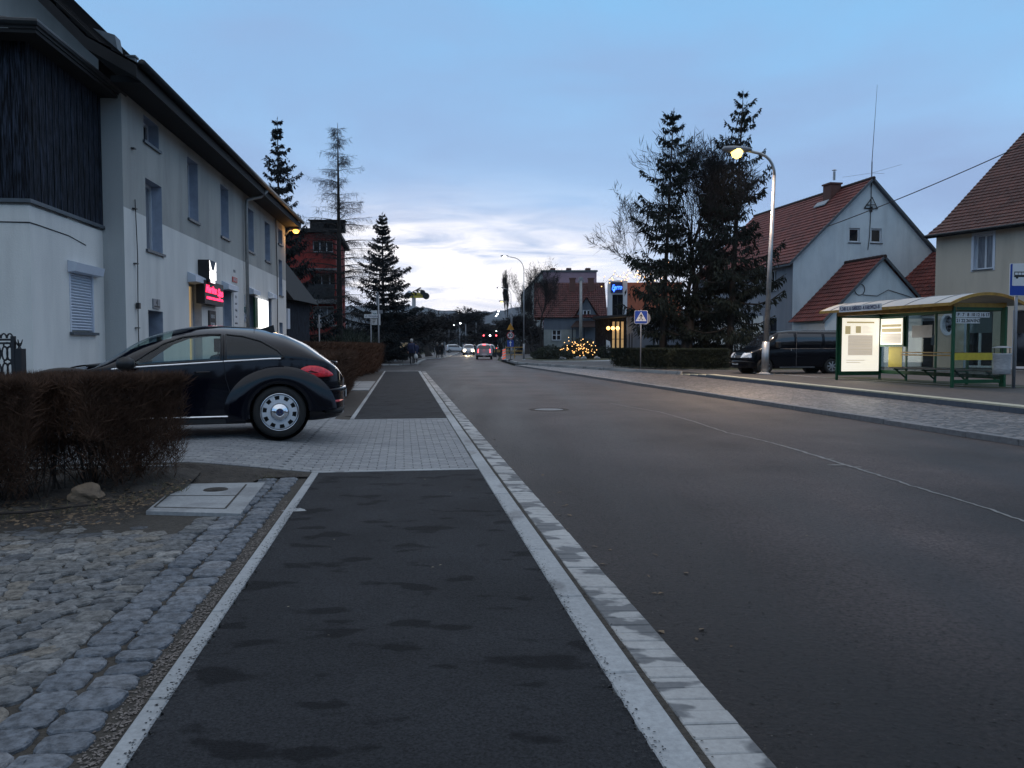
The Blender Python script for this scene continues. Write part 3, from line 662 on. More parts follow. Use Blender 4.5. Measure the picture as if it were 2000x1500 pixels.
# litter of dry leaves, grit on the road
def scatter(name, n, gen, size, m_, label=None):
    V=[];Fq=[]
    for _ in range(n):
        x,y,z = gen(); s = size*rnd.uniform(.5,1.5); a = rnd.uniform(0,6.283); e=rnd.uniform(.35,.8); tz=rnd.uniform(-.4,.4)*s
        c,d = math.cos(a)*s, math.sin(a)*s; b=len(V)
        V += [(x+c,y+d,z+abs(tz)),(x-d*e,y+c*e,z+s*.3),(x-c,y-d,z+.001),(x+d*e,y-c*e,z+s*.25)]; Fq.append((b,b+1,b+2,b+3))
    return tag(npmesh(name, V, Fq, m_), kind='stuff')
def g1():
    t, w = rnd.uniform(5.9,8.4), -1.05-abs(rnd.gauss(0,1.6)); return St(t,w,.06)
scatter('leaf_litter', 1900, g1, .022, M['leaf'])
def g2():
    t = rnd.uniform(1.5,30); return St(t, 2.17+abs(rnd.gauss(0,.22)), -.029)
scatter('gutter_leaves', 90, g2, .020, M['leaf'])
def g3():
    t = rnd.uniform(.5,7)**1.0*2.2; return St(t, 2.2+abs(rnd.gauss(0,1.5)), -.029)
scatter('light_grit', 2500, lambda: St(rnd.uniform(.5,14), 2.2+abs(rnd.gauss(0,2.2)), -.029), .0035, mat('pale_grit', (.12,.11,.10), .9, .4, 30))
scatter('road_grit', 6000, g3, .0070, mat('dark_grit', (.02,.019,.018), .9, .5, 30))
def g4():
    return St(rnd.uniform(-1,7), -.015-abs(rnd.gauss(0,.045)), -.006)
scatter('gravel', 4500, g4, .007, mat('fine_gravel', (.06,.05,.045), .9, .5, 40, col2=(.22,.19,.17)))
def g5():
    return St(rnd.uniform(.5,14), rnd.choice([1.93,1.94,1.90,2.17])+rnd.gauss(0,.015), -.006)
scatter('joint_grit', 2200, g5, .0055, M['dirt_dark'])
def g6():
    return St(rnd.uniform(.5,7), .08+rnd.gauss(0,.022) if rnd.random()<.6 else 1.78+rnd.gauss(0,.022), .012)
scatter('asphalt_crumbs', 2600, g6, .0055, mat('bitumen_crumbs', (.016,.017,.019), .8, .4, 30))
def g7():
    t = rnd.uniform(1.5,11); return St(t, rnd.uniform(.1,4.5), .006 if False else -.026)
sc_ = scatter('road_bits', 34, lambda: (lambda t,w: St(t,w,.01 if w<1.8 else -.026))(rnd.uniform(1.8,9), rnd.uniform(.2,5)), .009, M['leaf_pale'])
# stick lying at the foot of the hedge, rock beside it
tw = MB(); tw.tube([G(-30,1004,.08),G(60,1000,.10),G(120,992,.09),G(190,985,.07)], [.012,.011,.009,.006], 6); tag(tw.build('fallen_branch', M['hedge_stem']), 'thin bare stick lying on the soil in front of the near hedge', 'branch')
bm = bmesh.new(); bmesh.ops.create_icosphere(bm, subdivisions=3, radius=1)
for v in bm.verts:
    n = v.co.normalized(); k = .82+.22*math.sin(n.x*3.1+1)*math.cos(n.y*2.7)+.10*math.sin(n.z*5+n.x*4)
    v.co = Vector((n.x*k*.19, n.y*k*.12, n.z*k*.105))
me = bpy.data.meshes.new('rock'); bm.to_mesh(me); bm.free(); me.materials.append(M['rock'])
ro = bpy.data.objects.new('rock', me); C.objects.link(ro); ro.location = G(168,974,.06)+Vector((0,0,.04)); ro.rotation_euler=(0,0,.2)
tag(ro, 'tan rough rock lying in the soil at the foot of the near hedge', 'rock')
# ================================================================ BUILDINGS
def TT(o, u, i):
    o, u, i = Vector((*o, 0)) if len(o) == 2 else Vector(o), Vector((*u, 0)), Vector((*i, 0))
    return lambda x, y, z: tuple(o + u*x + i*y + Vector((0,0,z)))
ID = lambda x, y, z: (x, y, z)
def wall(mb, T, x0, x1, z0, top, holes=(), depth=.25, mf=0, mrv=1, zs=(), pick=None, extra=(), ends=None, thick=0):
    tf = top if callable(top) else (lambda x: top)
    xs = sorted({x0, x1, *extra, *[h[0] for h in holes], *[h[1] for h in holes]})
    xs = [x for x in xs if x0-1e-6 <= x <= x1+1e-6]
    for a, b in zip(xs, xs[1:]):
        if b-a < 1e-5: continue
        col = [h for h in holes if h[0] <= a+1e-6 and h[1] >= b-1e-6]
        tl = min(tf(a+1e-6), tf(b-1e-6)); zz = sorted({z0, *[h[2] for h in col], *[h[3] for h in col], *[z for z in zs if z < tl]})
        for i, z in enumerate(zz):
            last = i == len(zz)-1
            zt = None if last else zz[i+1]
            if any(h[2] <= z+1e-6 and h[3] > z+1e-6 for h in col): continue
            za, zb = (tf(a+1e-6), tf(b-1e-6)) if last else (zt, zt)
            m_ = pick(a, (z+zb)/2) if pick else mf
            mb.poly([T(a,0,z), T(b,0,z), T(b,0,zb), T(a,0,za)], m_)
    for h in holes:
        a, b, c, d = h[:4]; dp = h[4] if len(h) > 4 else depth; m_ = mrv if not (pick and len(h) > 5) else h[5]
        for p, q in (((a,c),(a,d)), ((a,d),(b,d)), ((b,d),(b,c)), ((b,c),(a,c))):
            mb.poly([T(p[0],0,p[1]), T(p[0],dp,p[1]), T(q[0],dp,q[1]), T(q[0],0,q[1])], m_)
def mbox(mb, T, x0, x1, y0, y1, z0, z1, m=0):
    vs = [T(x0,y0,z0),T(x1,y0,z0),T(x1,y1,z0),T(x0,y1,z0),T(x0,y0,z1),T(x1,y0,z1),T(x1,y1,z1),T(x0,y1,z1)]
    mb.add(vs, [(0,3,2,1),(4,5,6,7),(0,1,5,4),(1,2,6,5),(2,3,7,6),(3,0,4,7)], m)
def window(par, T, rect, y=.2, pane='glass', cols=2, rows=1, fw=.06, sill=True, sy=-.05, name='window', frame='frame', bars=None):
    a, b, c, d = rect[:4]; m = MB()
    mbox(m,T,a,a+fw,y-.04,y+.04,c,d); mbox(m,T,b-fw,b,y-.04,y+.04,c,d); mbox(m,T,a+fw,b-fw,y-.04,y+.04,c,c+fw); mbox(m,T,a+fw,b-fw,y-.04,y+.04,d-fw,d)
    for i in range(1, cols): x = a+(b-a)*i/cols; mbox(m,T,x-fw*.6,x+fw*.6,y-.045,y+.035,c+fw,d-fw)
    for i in range(1, rows): z = c+(d-c)*i/rows; mbox(m,T,a+fw,b-fw,y-.03,y+.03,z-fw*.4,z+fw*.4)
    w = m.build(name, M[frame], par)
    m = MB(); m.poly([T(a+fw*.5,y,c+fw*.5), T(b-fw*.5,y,c+fw*.5), T(b-fw*.5,y,d-fw*.5), T(a+fw*.5,y,d-fw*.5)]); m.build('pane', M[pane], w)
    if sill:
        m = MB(); mbox(m,T,a-.06,b+.06,sy,y-.045,c-.07,c-.012); m.build('sill', M['sill'], w)
    return w
def courses(mb, a, b, c, d, step=.33, lip=.035, m=0, u0=0):
    """tiled slope: a-b eave, d-c ridge (3-D points), raised course by course"""
    a, b, c, d = map(Vector, (a,b,c,d)); L = ((d-a).length+(c-b).length)/2; n = max(2, int(L/step)); nrm = (b-a).cross(d-a).normalized()
    if nrm.z < 0: nrm = -nrm
    W_ = (b-a).length
    for i in range(n):
        s0, s1 = i/n, (i+1)/n
        p, q, r, s = a.lerp(d,s0)+nrm*lip, b.lerp(c,s0)+nrm*lip, b.lerp(c,s1)+nrm*.004, a.lerp(d,s1)+nrm*.004
        xa = u0; v = i*step
        uo = (p-a).dot((b-a).normalized())
        mb.poly([p,q,r,s], m, [(uo+u0,v+.02),(uo+(q-p).length+u0,v+.02),((s-a).dot((b-a).normalized())+(r-s).length+u0,v+step*.98),((s-a).dot((b-a).normalized())+u0,v+step*.98)])
        mb.poly([p-nrm*lip, q-nrm*lip, q, p], m, [(0,v),(1,v),(1,v+.02),(0,v+.02)])
def ridge(mb, a, b, r=.11, step=.36):
    a, b = Vector(a), Vector(b); n = max(1,int((b-a).length/step))
    for i in range(n):
        p, q = a.lerp(b,i/n), a.lerp(b,(i+1.12)/n)
        mb.tube([p,q],[r*1.12,r*.92],8)
def tube_obj(name, pts, r, m, par, n=8): return MB().tube(pts, r, n).build(name, m, par, smooth=True)

# ---- long rendered house on the left
Lo, Lu = (-7.59, 15.75), (-.1055, .9944)
FA = Frame(Lo, Lu)
HL = thing('apartment_house', 'long two-storey house with white lower wall, shops and dark eaves on the left', 'house', (*Lo,0), FA.rz)
LEN = FA.hit(559,600)[0]; ZS = FA.hit(300,430)[1]
ho = {k: FA.rect(*v) for k, v in dict(ws=(279.6,309,222.6,271.5), w0=(283.5,315,346.5,484), w1=(365.4,385.5,304.5,423), w2=(430,445.5,358.5,458.5), w3=(481.9,494.7,403.7,486.5), w4=(516.9,526.7,431.2,506.4), w5=(543.2,550.7,445.2,473.7), w6=(544.2,550.7,505.9,575)).items()}
s1 = FA.rect(368.5,393,549.7,640); s2 = FA.rect(434.7,451.7,564.7,640); s3 = FA.rect(484.8,496.5,574,640); s4=FA.rect(524.5,530,582,640)
d1 = FA.rect(289.4,317.8,605.4,640); d2 = FA.rect(545.6,552,629.7,660)
def low(r, z): return (r[0], r[1], z, r[3])
s1, s2, s3, s4 = [low(r,.55) for r in (s1,s2,s3,s4)]; d1 = low(d1,.15); d2 = low(d2,.15)
wb = MB()
holes = [(*ho[k],.26) for k in ho] + [(*r,.26) for r in (s1,s2,s3,s4)] + [(*d1,.4),(*d2,.4)]
pick = lambda x, z: 0 if z < ZS else 1
wall(wb, ID, 0, LEN, 0, 6.42, holes, .26, zs=(ZS,), pick=pick, mrv=2)
wall(wb, TT((LEN,0),(0,1),(-1,0)), 0, 9, 0, 6.4, pick=lambda x,z:1)
wb.build('wall', [M['white_wall'], M['beige_wall'], M['reveal']], HL)
for k in ('ws','w0','w1','w2','w3','w4','w5','w6'): window(HL, ID, ho[k], .26, 'glass' if k in ('ws','w5') else 'glass_pale', cols=1 if k in('ws','w5','w6') else 2, rows=1)
for r in (s1,s2,s3,s4): window(HL, ID, r, .26, 'glass_warm' if r is s1 else 'glass', cols=1, rows=2, name='shop_window', sill=False)
for r in (d1,d2):
    m = MB(); m.box(r[0],r[1],.38,.42,r[2],r[3]); m.box(r[0]+.1,r[1]-.1,.365,.38,r[2]+.2,r[2]+.9); m.box(r[0]+.1,r[1]-.1,.365,.38,r[2]+1.05,r[3]-.1); m.build('door', M['wood_old'] if r is d1 else M['steel_gr'], HL)
# return wall + gable end above the bay
RP = [(-.62,6.50),(.25,6.98),(1.25,8.0),(4.6,11.7),(9.8,6.3)]
def rz_(y):
    for (a,b),(c,d) in zip(RP,RP[1:]):
        if a <= y <= c: return b+(d-b)*(y-a)/(c-a)
    return 6.3
gm = MB(); wall(gm, TT((0,0),(0,1),(1,0)), 0, .40, 0, 6.45, mf=0); wall(gm, TT((0,0),(0,1),(1,0)), .40, 9, 5.0, lambda y: rz_(y)-.14, extra=(1.25,4.6), mf=0)
gm.build('gable_wall', M['shade_wall'], HL)
rf = MB()
for (a,b),(c,d) in zip(RP,RP[1:]):
    if a < 4.6: courses(rf, (-.95,a,b),(LEN+.25,a,b),(LEN+.25,c,d),(-.95,c,d), .34, .03)
    else: courses(rf, (LEN+.25,c,d),(-.95,c,d),(-.95,a,b),(LEN+.25,a,b), .34, .03)
ro_ = rf.build('roof', M['roof_dark'], HL)
rs = MB()
for (a,b),(c,d) in zip(RP,RP[1:]): rs.extr([(-.95,a,b-.02),(LEN+.25,a,b-.02),(LEN+.25,c,d-.02),(-.95,c,d-.02)], (0,0,-.22))
rs.box(-.5,LEN+.2,-.55,-.002,6.30,6.42)
rs.build('roof_underside', M['roof_dark'], HL)
gt = MB(); gt.tube([(-.9,-.70,6.53),(LEN+.25,-.70,6.53)], .075, 8)
gt.build('gutter', M['gutter_metal'], HL, smooth=True)
# roof hatch and snow hooks just above the eave
hx = FA.hit(246,90,-.6)[0]
m = MB(); m.add([(hx-.13,-.50,6.56),(hx+.13,-.50,6.56),(hx+.13,-.10,6.90),(hx-.13,-.10,6.90),(hx-.13,-.46,6.80),(hx+.13,-.46,6.80)], [(0,1,5,4),(0,4,3),(1,2,5),(4,5,2,3)]); m.build('dormer', M['sill'], HL)

for px, py in ((275,130),(330,170),(396,243),(440,292)):
    x = FA.hit(px,py,-.6)[0]; m = MB(); m.box(x-.07,x+.07,-.52,-.38,6.60,6.70); m.box(x-.09,x+.09,-.54,-.36,6.70,6.73); m.build('roof_vent', M['sill'], HL)
# downpipes, lightning wire, house number plates
xd = FA.hit(476,500)[0]
tube_obj('downpipe', [(xd+.55,-.66,6.45),(xd+.35,-.5,6.22),(xd+.02,-.12,6.05),(xd,-.10,5.8),(xd,-.10,.2)], .055, M['pipe'], HL)
m = MB(); xw = FA.hit(262,450)[0]; m.tube([(xw,-.03,4.3),(xw+.02,-.05,3.2),(xw,-.04,2.0),(xw,-.04,.3)], .010, 5); m.box(xw-.05,xw+.05,-.08,-.02,2.1,2.22)
for z in (.9,1.7,3.0,4.1,5.3): m.box(xw-.09,xw+.02,-.07,-.001,z,z+.02)
m.build('lightning_wire', M['iron'], HL)
m = MB(); xw = FA.hit(538,500)[0]; m.tube([(xw,-.03,6.3),(xw+.02,-.05,4.2),(xw,-.04,.3)], .018, 5); m.build('wall_cable', M['iron'], HL)
def plate(par, T, r, name, m_, t=.03, off=0): 
    m = MB(); mbox(m,T,r[0],r[1],-t-off,-off,r[2],r[3]); return m.build(name, m_, par)
hn = thing('house_number_plate', 'small house number plate 4 above the near dark doorway', 'plate', HL.location, FA.rz)
r = FA.rect(297,310,583,602); plate(hn, ID, r, 'plate_body', M['steel_gr'])
text('number', '4', .20, M['ink'], hn, fm(((r[0]+r[1])/2,-.033,(r[2]+r[3])/2+.02),(1,0,0),(0,0,1)))
m = MB(); m.box(r[0]+.04,r[1]-.04,-.033,-.031,r[2]+.03,r[2]+.06); m.build('caption', M['ink'], hn)
# roller shutter boxes above the shop openings
for r in (s1,s2,s3,s4):
    m = MB(); m.add([(r[0]-.1,-.002,r[3]-.02),(r[0]-.1,-.20,r[3]+.0),(r[0]-.1,-.20,r[3]+.14),(r[0]-.1,-.002,r[3]+.24),(r[1]+.1,-.002,r[3]-.02),(r[1]+.1,-.20,r[3]),(r[1]+.1,-.20,r[3]+.14),(r[1]+.1,-.002,r[3]+.24)], [(0,1,2,3),(7,6,5,4),(0,4,5,1),(1,5,6,2),(2,6,7,3)])
    m.build('shutter_box', M['shut'], HL)
# bay: white base, black boards above, hipped lean roof
by = .40; FB_ = Frame((Lo[0]-(-Lu[1])*-by if False else Lo[0]-Lu[1]*by, Lo[1]+Lu[0]*by), Lu)
xb = FB_.hit(62,600)[0]; ZB = FB_.hit(140,425)[1]
bw = MB(); r = FB_.rect(134,181,517,648); r = (r[0], r[1], r[2]-.0, r[3])
wall(bw, TT((0,by),(1,0),(0,1)), xb, 0, 0, ZB, [(*r,.10)], .1, mrv=0)
wall(bw, TT((xb,by),(0,1),(1,0)), 0, 4.5, 0, ZB, mf=0)
bw.build('bay_wall', M['white_wall'], HL)
m = MB(); m.box(xb-.05,-.0,by-.05,by-.001,ZB-.01,ZB+.05); m.box(xb-.05,xb-.001,by-.001,4.4,ZB-.01,ZB+.05); m.box(xb,0,by,4.4,ZB-.05,ZB+.01); m.build('bay_ledge', M['lead'] if False else M['sill'], HL)
bx = MB(); n = 24
for i in range(n):
    a, b = xb+.02+(-.04-xb)*i/n, xb+.02+(-.04-xb)*(i+1)/n-.012
    bx.box(a, b, by-.02-.008*(i%2), by+.06, ZB+.05, 6.3)
for i in range(26): bx.box(xb+.02-.008*(i%2), xb+.06, by+.07+i*.17, by+.07+i*.17+.158, ZB+.05, 6.3)
bx.build('board_cladding', M['wood_old'], HL)
br = MB(); e0, e1 = xb-.38, .28; ye = by-.36
zr = 6.30
br.extr([(e0,ye,zr),(e1,ye,zr),(e1,1.0,zr+.42),(e1,5,zr+.42),(e0+1.2,5,zr+.42),(e0,4.9,zr)][:3]+[(e0+.9,1.0,zr+.42)], (0,0,-.10))
br.extr([(e0,ye,zr),(e0+.9,1.0,zr+.42),(e0+.9,5,zr+.42),(e0,5,zr)], (0,0,-.10))
br.box(e0+.02,e1-.02,ye+.02,4.9,zr-.16,zr-.10)
br.build('bay_roof', M['roof_dark'], HL)
gt = MB(); gt.tube([(e0,5,zr),(e0,ye,zr),(e1,ye,zr-.01)], .06, 8); gt.build('bay_gutter', M['gutter_metal'], HL)
# roller shutter on the bay
T2 = TT((0,by),(1,0),(0,1)); sh = None
m = MB(); n = 20; z0, z1 = r[2]+.02, r[3]-.12
for i in range(n):
    za, zb = z0+(z1-z0)*i/n, z0+(z1-z0)*(i+1)/n
    m.poly([T2(r[0]+.05,.03,za+.006),T2(r[1]-.05,.03,za+.006),T2(r[1]-.05,.012,(za+zb)/2),T2(r[0]+.05,.012,(za+zb)/2)],0)
    m.poly([T2(r[0]+.05,.012,(za+zb)/2),T2(r[1]-.05,.012,(za+zb)/2),T2(r[1]-.05,.03,zb-.006),T2(r[0]+.05,.03,zb-.006)],0)
    m.poly([T2(r[0]+.05,.034,zb-.010),T2(r[1]-.05,.034,zb-.010),T2(r[1]-.05,.034,zb+.010),T2(r[0]+.05,.034,zb+.010)],1)
rs_ = m.build('roller_shutter', [M['shut'], M['shut_dk']], HL)
for xr_ in (r[0], r[1]-.05): m = MB(); mbox(m,T2,xr_,xr_+.05,-.01,.06,r[2],r[3]); m.build('shutter_rail', M['shut'], rs_)
m = MB(); x0, x1 = r[0]-.05, r[1]+.16; z = r[3]-.13
m.add([T2(x0,-.002,z),T2(x0,-.13,z+.02),T2(x0,-.16,z+.17),T2(x0,-.002,z+.21),T2(x1,-.002,z),T2(x1,-.13,z+.02),T2(x1,-.16,z+.17),T2(x1,-.002,z+.21)], [(0,1,2,3),(7,6,5,4),(0,4,5,1),(1,5,6,2),(2,6,7,3)]); m.build('housing', M['shut'], rs_)
m = MB(); mbox(m,T2,r[0]-.03,r[1]+.06,-.07,.05,r[2]-.05,r[2]); m.build('shutter_sill', M['sill'], rs_)
m = MB(); m.tube([(xb+.3,by-.005,ZB-.32),(xb+1.4,by-.005,ZB-.34),(xb+2.1,by-.005,ZB-.42)], .010, 4); m.tube([(xb-.006,by,ZB-.32),(xb-.006,by+3,ZB-.30)],.010,4); m.tube([(xb-.01,by-.006,ZB-.32),(xb+.3,by-.005,ZB-.32)],.01,4); m.build('wall_wire', M['iron'], HL)

# ---- shop signs on its wall
def onwall(name, label, cat, rect=None): return thing(name, label, cat, HL.location, FA.rz)
sg = onwall('letter_sign', 'tall black box sign with a lit white letter M above the shop door', 'sign')
r = FA.rect(408,421,507,551.5,-.28); 
m = MB(); m.box(r[0],r[1],-.28,-.002,r[2],r[3]); m.build('box', M['black'], sg)
def fx(rr, s, t): return (rr[0]+(rr[1]-rr[0])*s, -.284, rr[2]+(rr[3]-rr[2])*t)
m = MB(); m.poly([fx(r,0,1),fx(r,0,.0),fx(r,1,0),fx(r,1,1)][::1]); m.build('face', M['slate_wall'], sg)
m = MB()
def bladesh(pts): m.extr([fx(r,*p) for p in pts], (0,-.012,0))
bladesh([(.02,.98),(.06,.60),(.40,.20),(.50,.52),(.30,.62)]); bladesh([(.98,.98),(.98,.60),(.60,.20),(.50,.52),(.72,.62)])
bladesh([(.03,.52),(.03,.16),(.36,.16)]); bladesh([(.97,.52),(.97,.16),(.64,.16)])
bladesh([(.42,.17),(.50,.47),(.58,.17)])
m.build('letter', M['led_m'], sg)
text('word', 'MEDISPA', .13, M['led_m'], sg, fm(fx(r,.5,.08),(1,0,0),(0,0,1)), ext=.008, sx=.85)
sg = onwall('neon_script_sign', 'black box sign with red glowing script lettering under the M sign', 'sign')
r = FA.rect(399.5,436,546.5,592,-.22)
m = MB(); m.box(r[0],r[1],-.22,-.002,r[2],r[3]); m.build('box', M['black'], sg)
h_ = r[3]-r[2]; w_ = r[1]-r[0]
text('script', 'Martina', h_*.44, M['led_red'], sg, fm((r[0]+w_*.32,-.226,r[2]+h_*.64),(1,0,0),(0,0,1)), ext=.006, fit=w_*.56, bold=.012, shear=.25)
text('script', 'Spa', h_*.46, M['led_red'], sg, fm((r[0]+w_*.80,-.226,r[2]+h_*.58),(1,0,0),(0,0,1)), ext=.006, fit=w_*.30, bold=.012, shear=.25)
text('subline', 'KOSMETYKA & MEDYCYNA', h_*.13, M['led_red'], sg, fm((r[0]+w_*.52,-.226,r[2]+h_*.26),(1,0,0),(0,0,1)), ext=.006, fit=w_*.86, bold=.006)
sg = onwall('price_board', 'black menu board with pale lines of text on the shop wall under the script sign', 'sign')
r = FA.rect(405.9,418.7,606,640); m = MB(); m.box(r[0],r[1],-.04,-.002,r[2],r[3]); m.build('board', M['ink'], sg)
for i, s_ in enumerate(('USŁUGI','FRYZJER','MASAŻ','SPA')): text('line', s_, .14, M['white_sign'], sg, fm(((r[0]+r[1])/2,-.043,r[3]-.16-.22*i),(1,0,0),(0,0,1)), sx=.8)
sg = onwall('text_banner', 'narrow tall white banner with small grey writing beside the downpipe', 'banner')
r = FA.rect(454,463.8,566,640); m = MB(); m.box(r[0],r[1],-.025,-.002,r[2],r[3]); m.build('panel', M['white_sign'], sg)
for i, s_ in enumerate(('SPA','masaż','zabiegi','laser','manicure','pedicure','solarium','kosmetyka')): text('line', s_, .12, M['steel_gr'], sg, fm(((r[0]+r[1])/2,-.028,r[3]-.2-.20*i),(1,0,0),(0,0,1)), sx=.8)
sg = onwall('red_white_plate', 'small red and white plate high on the wall left of the downpipe', 'plate')
r = FA.rect(453,462,540,550); m = MB(); m.box(r[0],r[1],-.025,-.002,r[2],r[3]); m.build('panel', M['red_sign'], sg)
text('line', 'SALON', .12, M['white_sign'], sg, fm(((r[0]+r[1])/2,-.028,(r[2]+r[3])/2),(1,0,0),(0,0,1)), sx=.8)
text('line', 'M-SPA', .13, M['steel_gr'], sg, fm(((r[0]+r[1])/2,-.008,r[3]+.18),(1,0,0),(0,0,1)), sx=.8)
for k, (nm, lb, py0, py1, mm_) in enumerate((('figure_plate','white plate with a dark figure, topmost of the plates right of the downpipe',575,596,'white_sign'),('teal_plate','teal picture plate right of the downpipe under the white figure plate',599,610.5,'teal'),('grey_text_plate','pale blue text plate between the teal plate and the car roof',613,628,'shut'))):
    sg = onwall(nm, lb, 'plate'); r = FA.rect(476.8,484.2,py0,py1); m = MB(); m.box(r[0],r[1],-.03,-.002,r[2],r[3]); m.build('panel', M[mm_], sg)
    if k == 0:
        m = MB(); c = (r[0]+r[1])/2; zc = (r[2]+r[3])/2+.08; m.lathe([(.0,-.036),(.05,-.036),(.05,-.031)],12,(c,0,zc+.24),'y'); m.extr([(c-.07,-.031,zc+.18),(c+.06,-.031,zc+.18),(c+.10,-.031,zc-.02),(c+.03,-.031,zc-.02),(c+.02,-.031,zc-.25),(c-.06,-.031,zc-.25)],(0,-.006,0)); m.build('figure', M['ink'], sg)
        text('line','STUDIO',.10,M['ink'],sg,fm((c,-.033,r[2]+.07),(1,0,0),(0,0,1)),sx=.8)
    else:
        for j in range(3 if k==2 else 1): m = MB(); m.box(r[0]+.06,r[1]-.06,-.034,-.031,r[2]+.10+.14*j,r[2]+.14+.14*j); m.build('print_line', M['navy'] if k==2 else M['white_sign'], sg)
sg = onwall('lit_window_poster', 'glowing white poster panel with a green side strip in the far shop window', 'lit sign')
r = FA.rect(503.5,523.7,583,640,-.06); m = MB(); m.box(r[0],r[1],-.06,-.002,r[2]-.0,r[3]); m.build('panel', M['led_white'], sg)
r2 = FA.rect(498,503.3,583,640,-.06); m = MB(); m.box(r2[0],r[0]-.004,-.065,-.002,r[2],r[3]+.02); m.build('green_strip', M['green'], sg)
# wall lamp on the far corner
wl = thing('wall_lamp', 'orange glowing lamp on a short arm at the far top corner of the long house', 'lamp', HL.location, FA.rz)
a = FA.hit(562,437)[0]; zz = FA.hit(562,450)[1]-.12
a = LEN - .15
tube_obj('arm', [(a,-.02,zz-.2),(a+.1,-.15,zz+.02),(a+.1,-.30,zz+.06)], .035, M['steel_gr'], wl)
m = MB(); m.obox((a+.1,-.42,zz+.08),(0,.22,0),(.11,0,0),(0,0,.05)); m.build('housing', M['steel_gr'], wl, bevel=.02)
m = MB(); m.lathe([(0,-.13),(.08,-.11),(.13,-.05),(.14,.02)], 16, (a+.1,-.45,zz+.03)); m.build('lens', M['orange_l'], wl, smooth=True)
pl_ = bpy.data.lights.new('wall_lamp_light','POINT'); pl_.energy = 12; pl_.color=(1,.5,.15); pl_.shadow_soft_size=.12
po = bpy.data.objects.new('wall_lamp_light', pl_); C.objects.link(po); po.parent = wl; po.location = (a+.1,-.45,zz-.22)
# iron gate panel left of the bay
gp = G(30,795,0.0); gY = 11.3
gt = thing('iron_gate', 'black wrought iron gate panel with curls standing left of the white bay', 'gate', (0,0,0))
x0, x1 = D(-150,700,gY).x, D(27,700,gY).x; zt = D(20,651,gY).z
m = MB()
for z in (.15, zt-.14, zt-.02-.22*0-.07): m.beam((x0,gY,z),(x1,gY,z),.03)
m.beam((x1,gY,.1),(x1,gY,zt-.04),.05)
n = int((x1-x0)/.17)
def ring(c, rx, rz2, r=.012, a0=0, a1=6.283, k=14): m.tube([(c[0]+rx*math.cos(a0+(a1-a0)*i/k), c[1], c[2]+rz2*math.sin(a0+(a1-a0)*i/k)) for i in range(k+1)], r, 5, cap=False)
for i in range(n):
    cx = x1-.09-i*.17
    for k in range(5):
        cz = .30+k*.235; ring((cx-.035,gY,cz),.04,.10); ring((cx+.035,gY,cz),.04,.10) ; ring((cx,gY,cz+.117),.05,.035)
    for k in range(2): ring((cx-.043+.085*k,gY,zt-.07),.04,.065,a0=0,a1=3.14,k=8)
m.build('panel', M['iron'], gt)
gpst = thing('gate_post', 'dark square gate post with a small iron crown next to the wrought iron gate', 'post', (0,0,0))
xp = D(36,700,gY).x; zt2 = D(30,681,gY).z; m = MB(); m.box(xp-.055,xp+.055,gY-.02,gY+.09,0,zt2); m.build('post', M['iron'], gpst)
m = MB(); m.lathe([(.03,0),(.015,.03),(.03,.05),(.02,.08)],8,(xp,gY+.03,zt2)); 
for k in range(5): a_=6.283*k/5; m.tube([(xp,gY+.03,zt2+.03),(xp+.03*math.cos(a_),gY+.03+.03*math.sin(a_),zt2+.07),(xp+.05*math.cos(a_),gY+.03+.05*math.sin(a_),zt2+.13)],[.012,.010,.003],5)
m.tube([(xp+.05,gY,.95),(xp+.14,gY,.95)],.01,5); m.build('crown', M['iron'], gpst)

# ---- red apartment building behind the spruces
Ro = D(520,680,62).xy; Ru = Vector((1,.02))
RBf = Frame((Ro.x,62),(1,.02)); RB = thing('red_apartment_building', 'three-storey dark red building with concrete ledges behind the larch', 'building', (Ro.x,62,0), RBf.rz)
Wd = RBf.hit(657,600)[0]; HT = RBf.hit(640,447)[1]
wd = MB(); win = RBf.rect(611,652,598,631); w2_ = RBf.rect(606,654,532,572); w3_ = RBf.rect(610,650,470,492)
wall(wd, ID, 0, Wd, 0, HT-.3, [(*win,.25),(*w2_,1.2),(*w3_,.3)], mrv=0)
sdT = TT((Wd,0),(-.125,.992),(-1,0))
sr_ = [(x, x+1.3, z, z+1.5, .2) for x in (1.2,4.6,8.2) for z in (1.2,4.0,6.8)]
wall(wd, sdT, 0, 11.5, 0, HT-.3, sr_, mrv=0)
wd.build('wall', M['red_wall'], RB)
window(RB, ID, win, .2, 'glass_pale', cols=3); window(RB, ID, w2_, 1.15, 'glass', cols=3, sill=False); window(RB, ID, w3_, .25, 'glass', cols=3)
for s_ in sr_: window(RB, sdT, s_, .15, 'glass', cols=2)
for py, th in ((524,.16),(586,.3),(634,.14)):
    z = RBf.hit(620,py)[1]; m = MB(); m.box(3,Wd+.12,-.9 if py==586 else -.15,-.003,z-th,z); m.build('ledge', M['kerb'], RB)
z = RBf.hit(620,586)[1]; m = MB(); 
for i in range(26): m.box(3.1+i*(Wd-3.1)/26,3.1+i*(Wd-3.1)/26+.12,-.88,-.85,z,z+1.1)
m.box(3.05,Wd+.1,-.9,-.83,z+1.1,z+1.17); m.build('balcony_railing', M['iron'], RB)
m = MB(); m.slab([(-.4,-.4),(Wd+.3,-.4),(Wd-1.1,12),(-.4,12)],HT,HT-.3); m.build('roof', M['roof_dark'], RB)
a, b, c, d = RBf.rect(605,671,431,446,1.5); m = MB(); 
wall(m, TT((0,1.5),(1,0),(0,1)), a, b, HT, d, [(a+(b-a)*(.42+.10*i), a+(b-a)*(.42+.10*i)+.22, HT+.18, d-.18, .3) for i in range(6)], mrv=0)
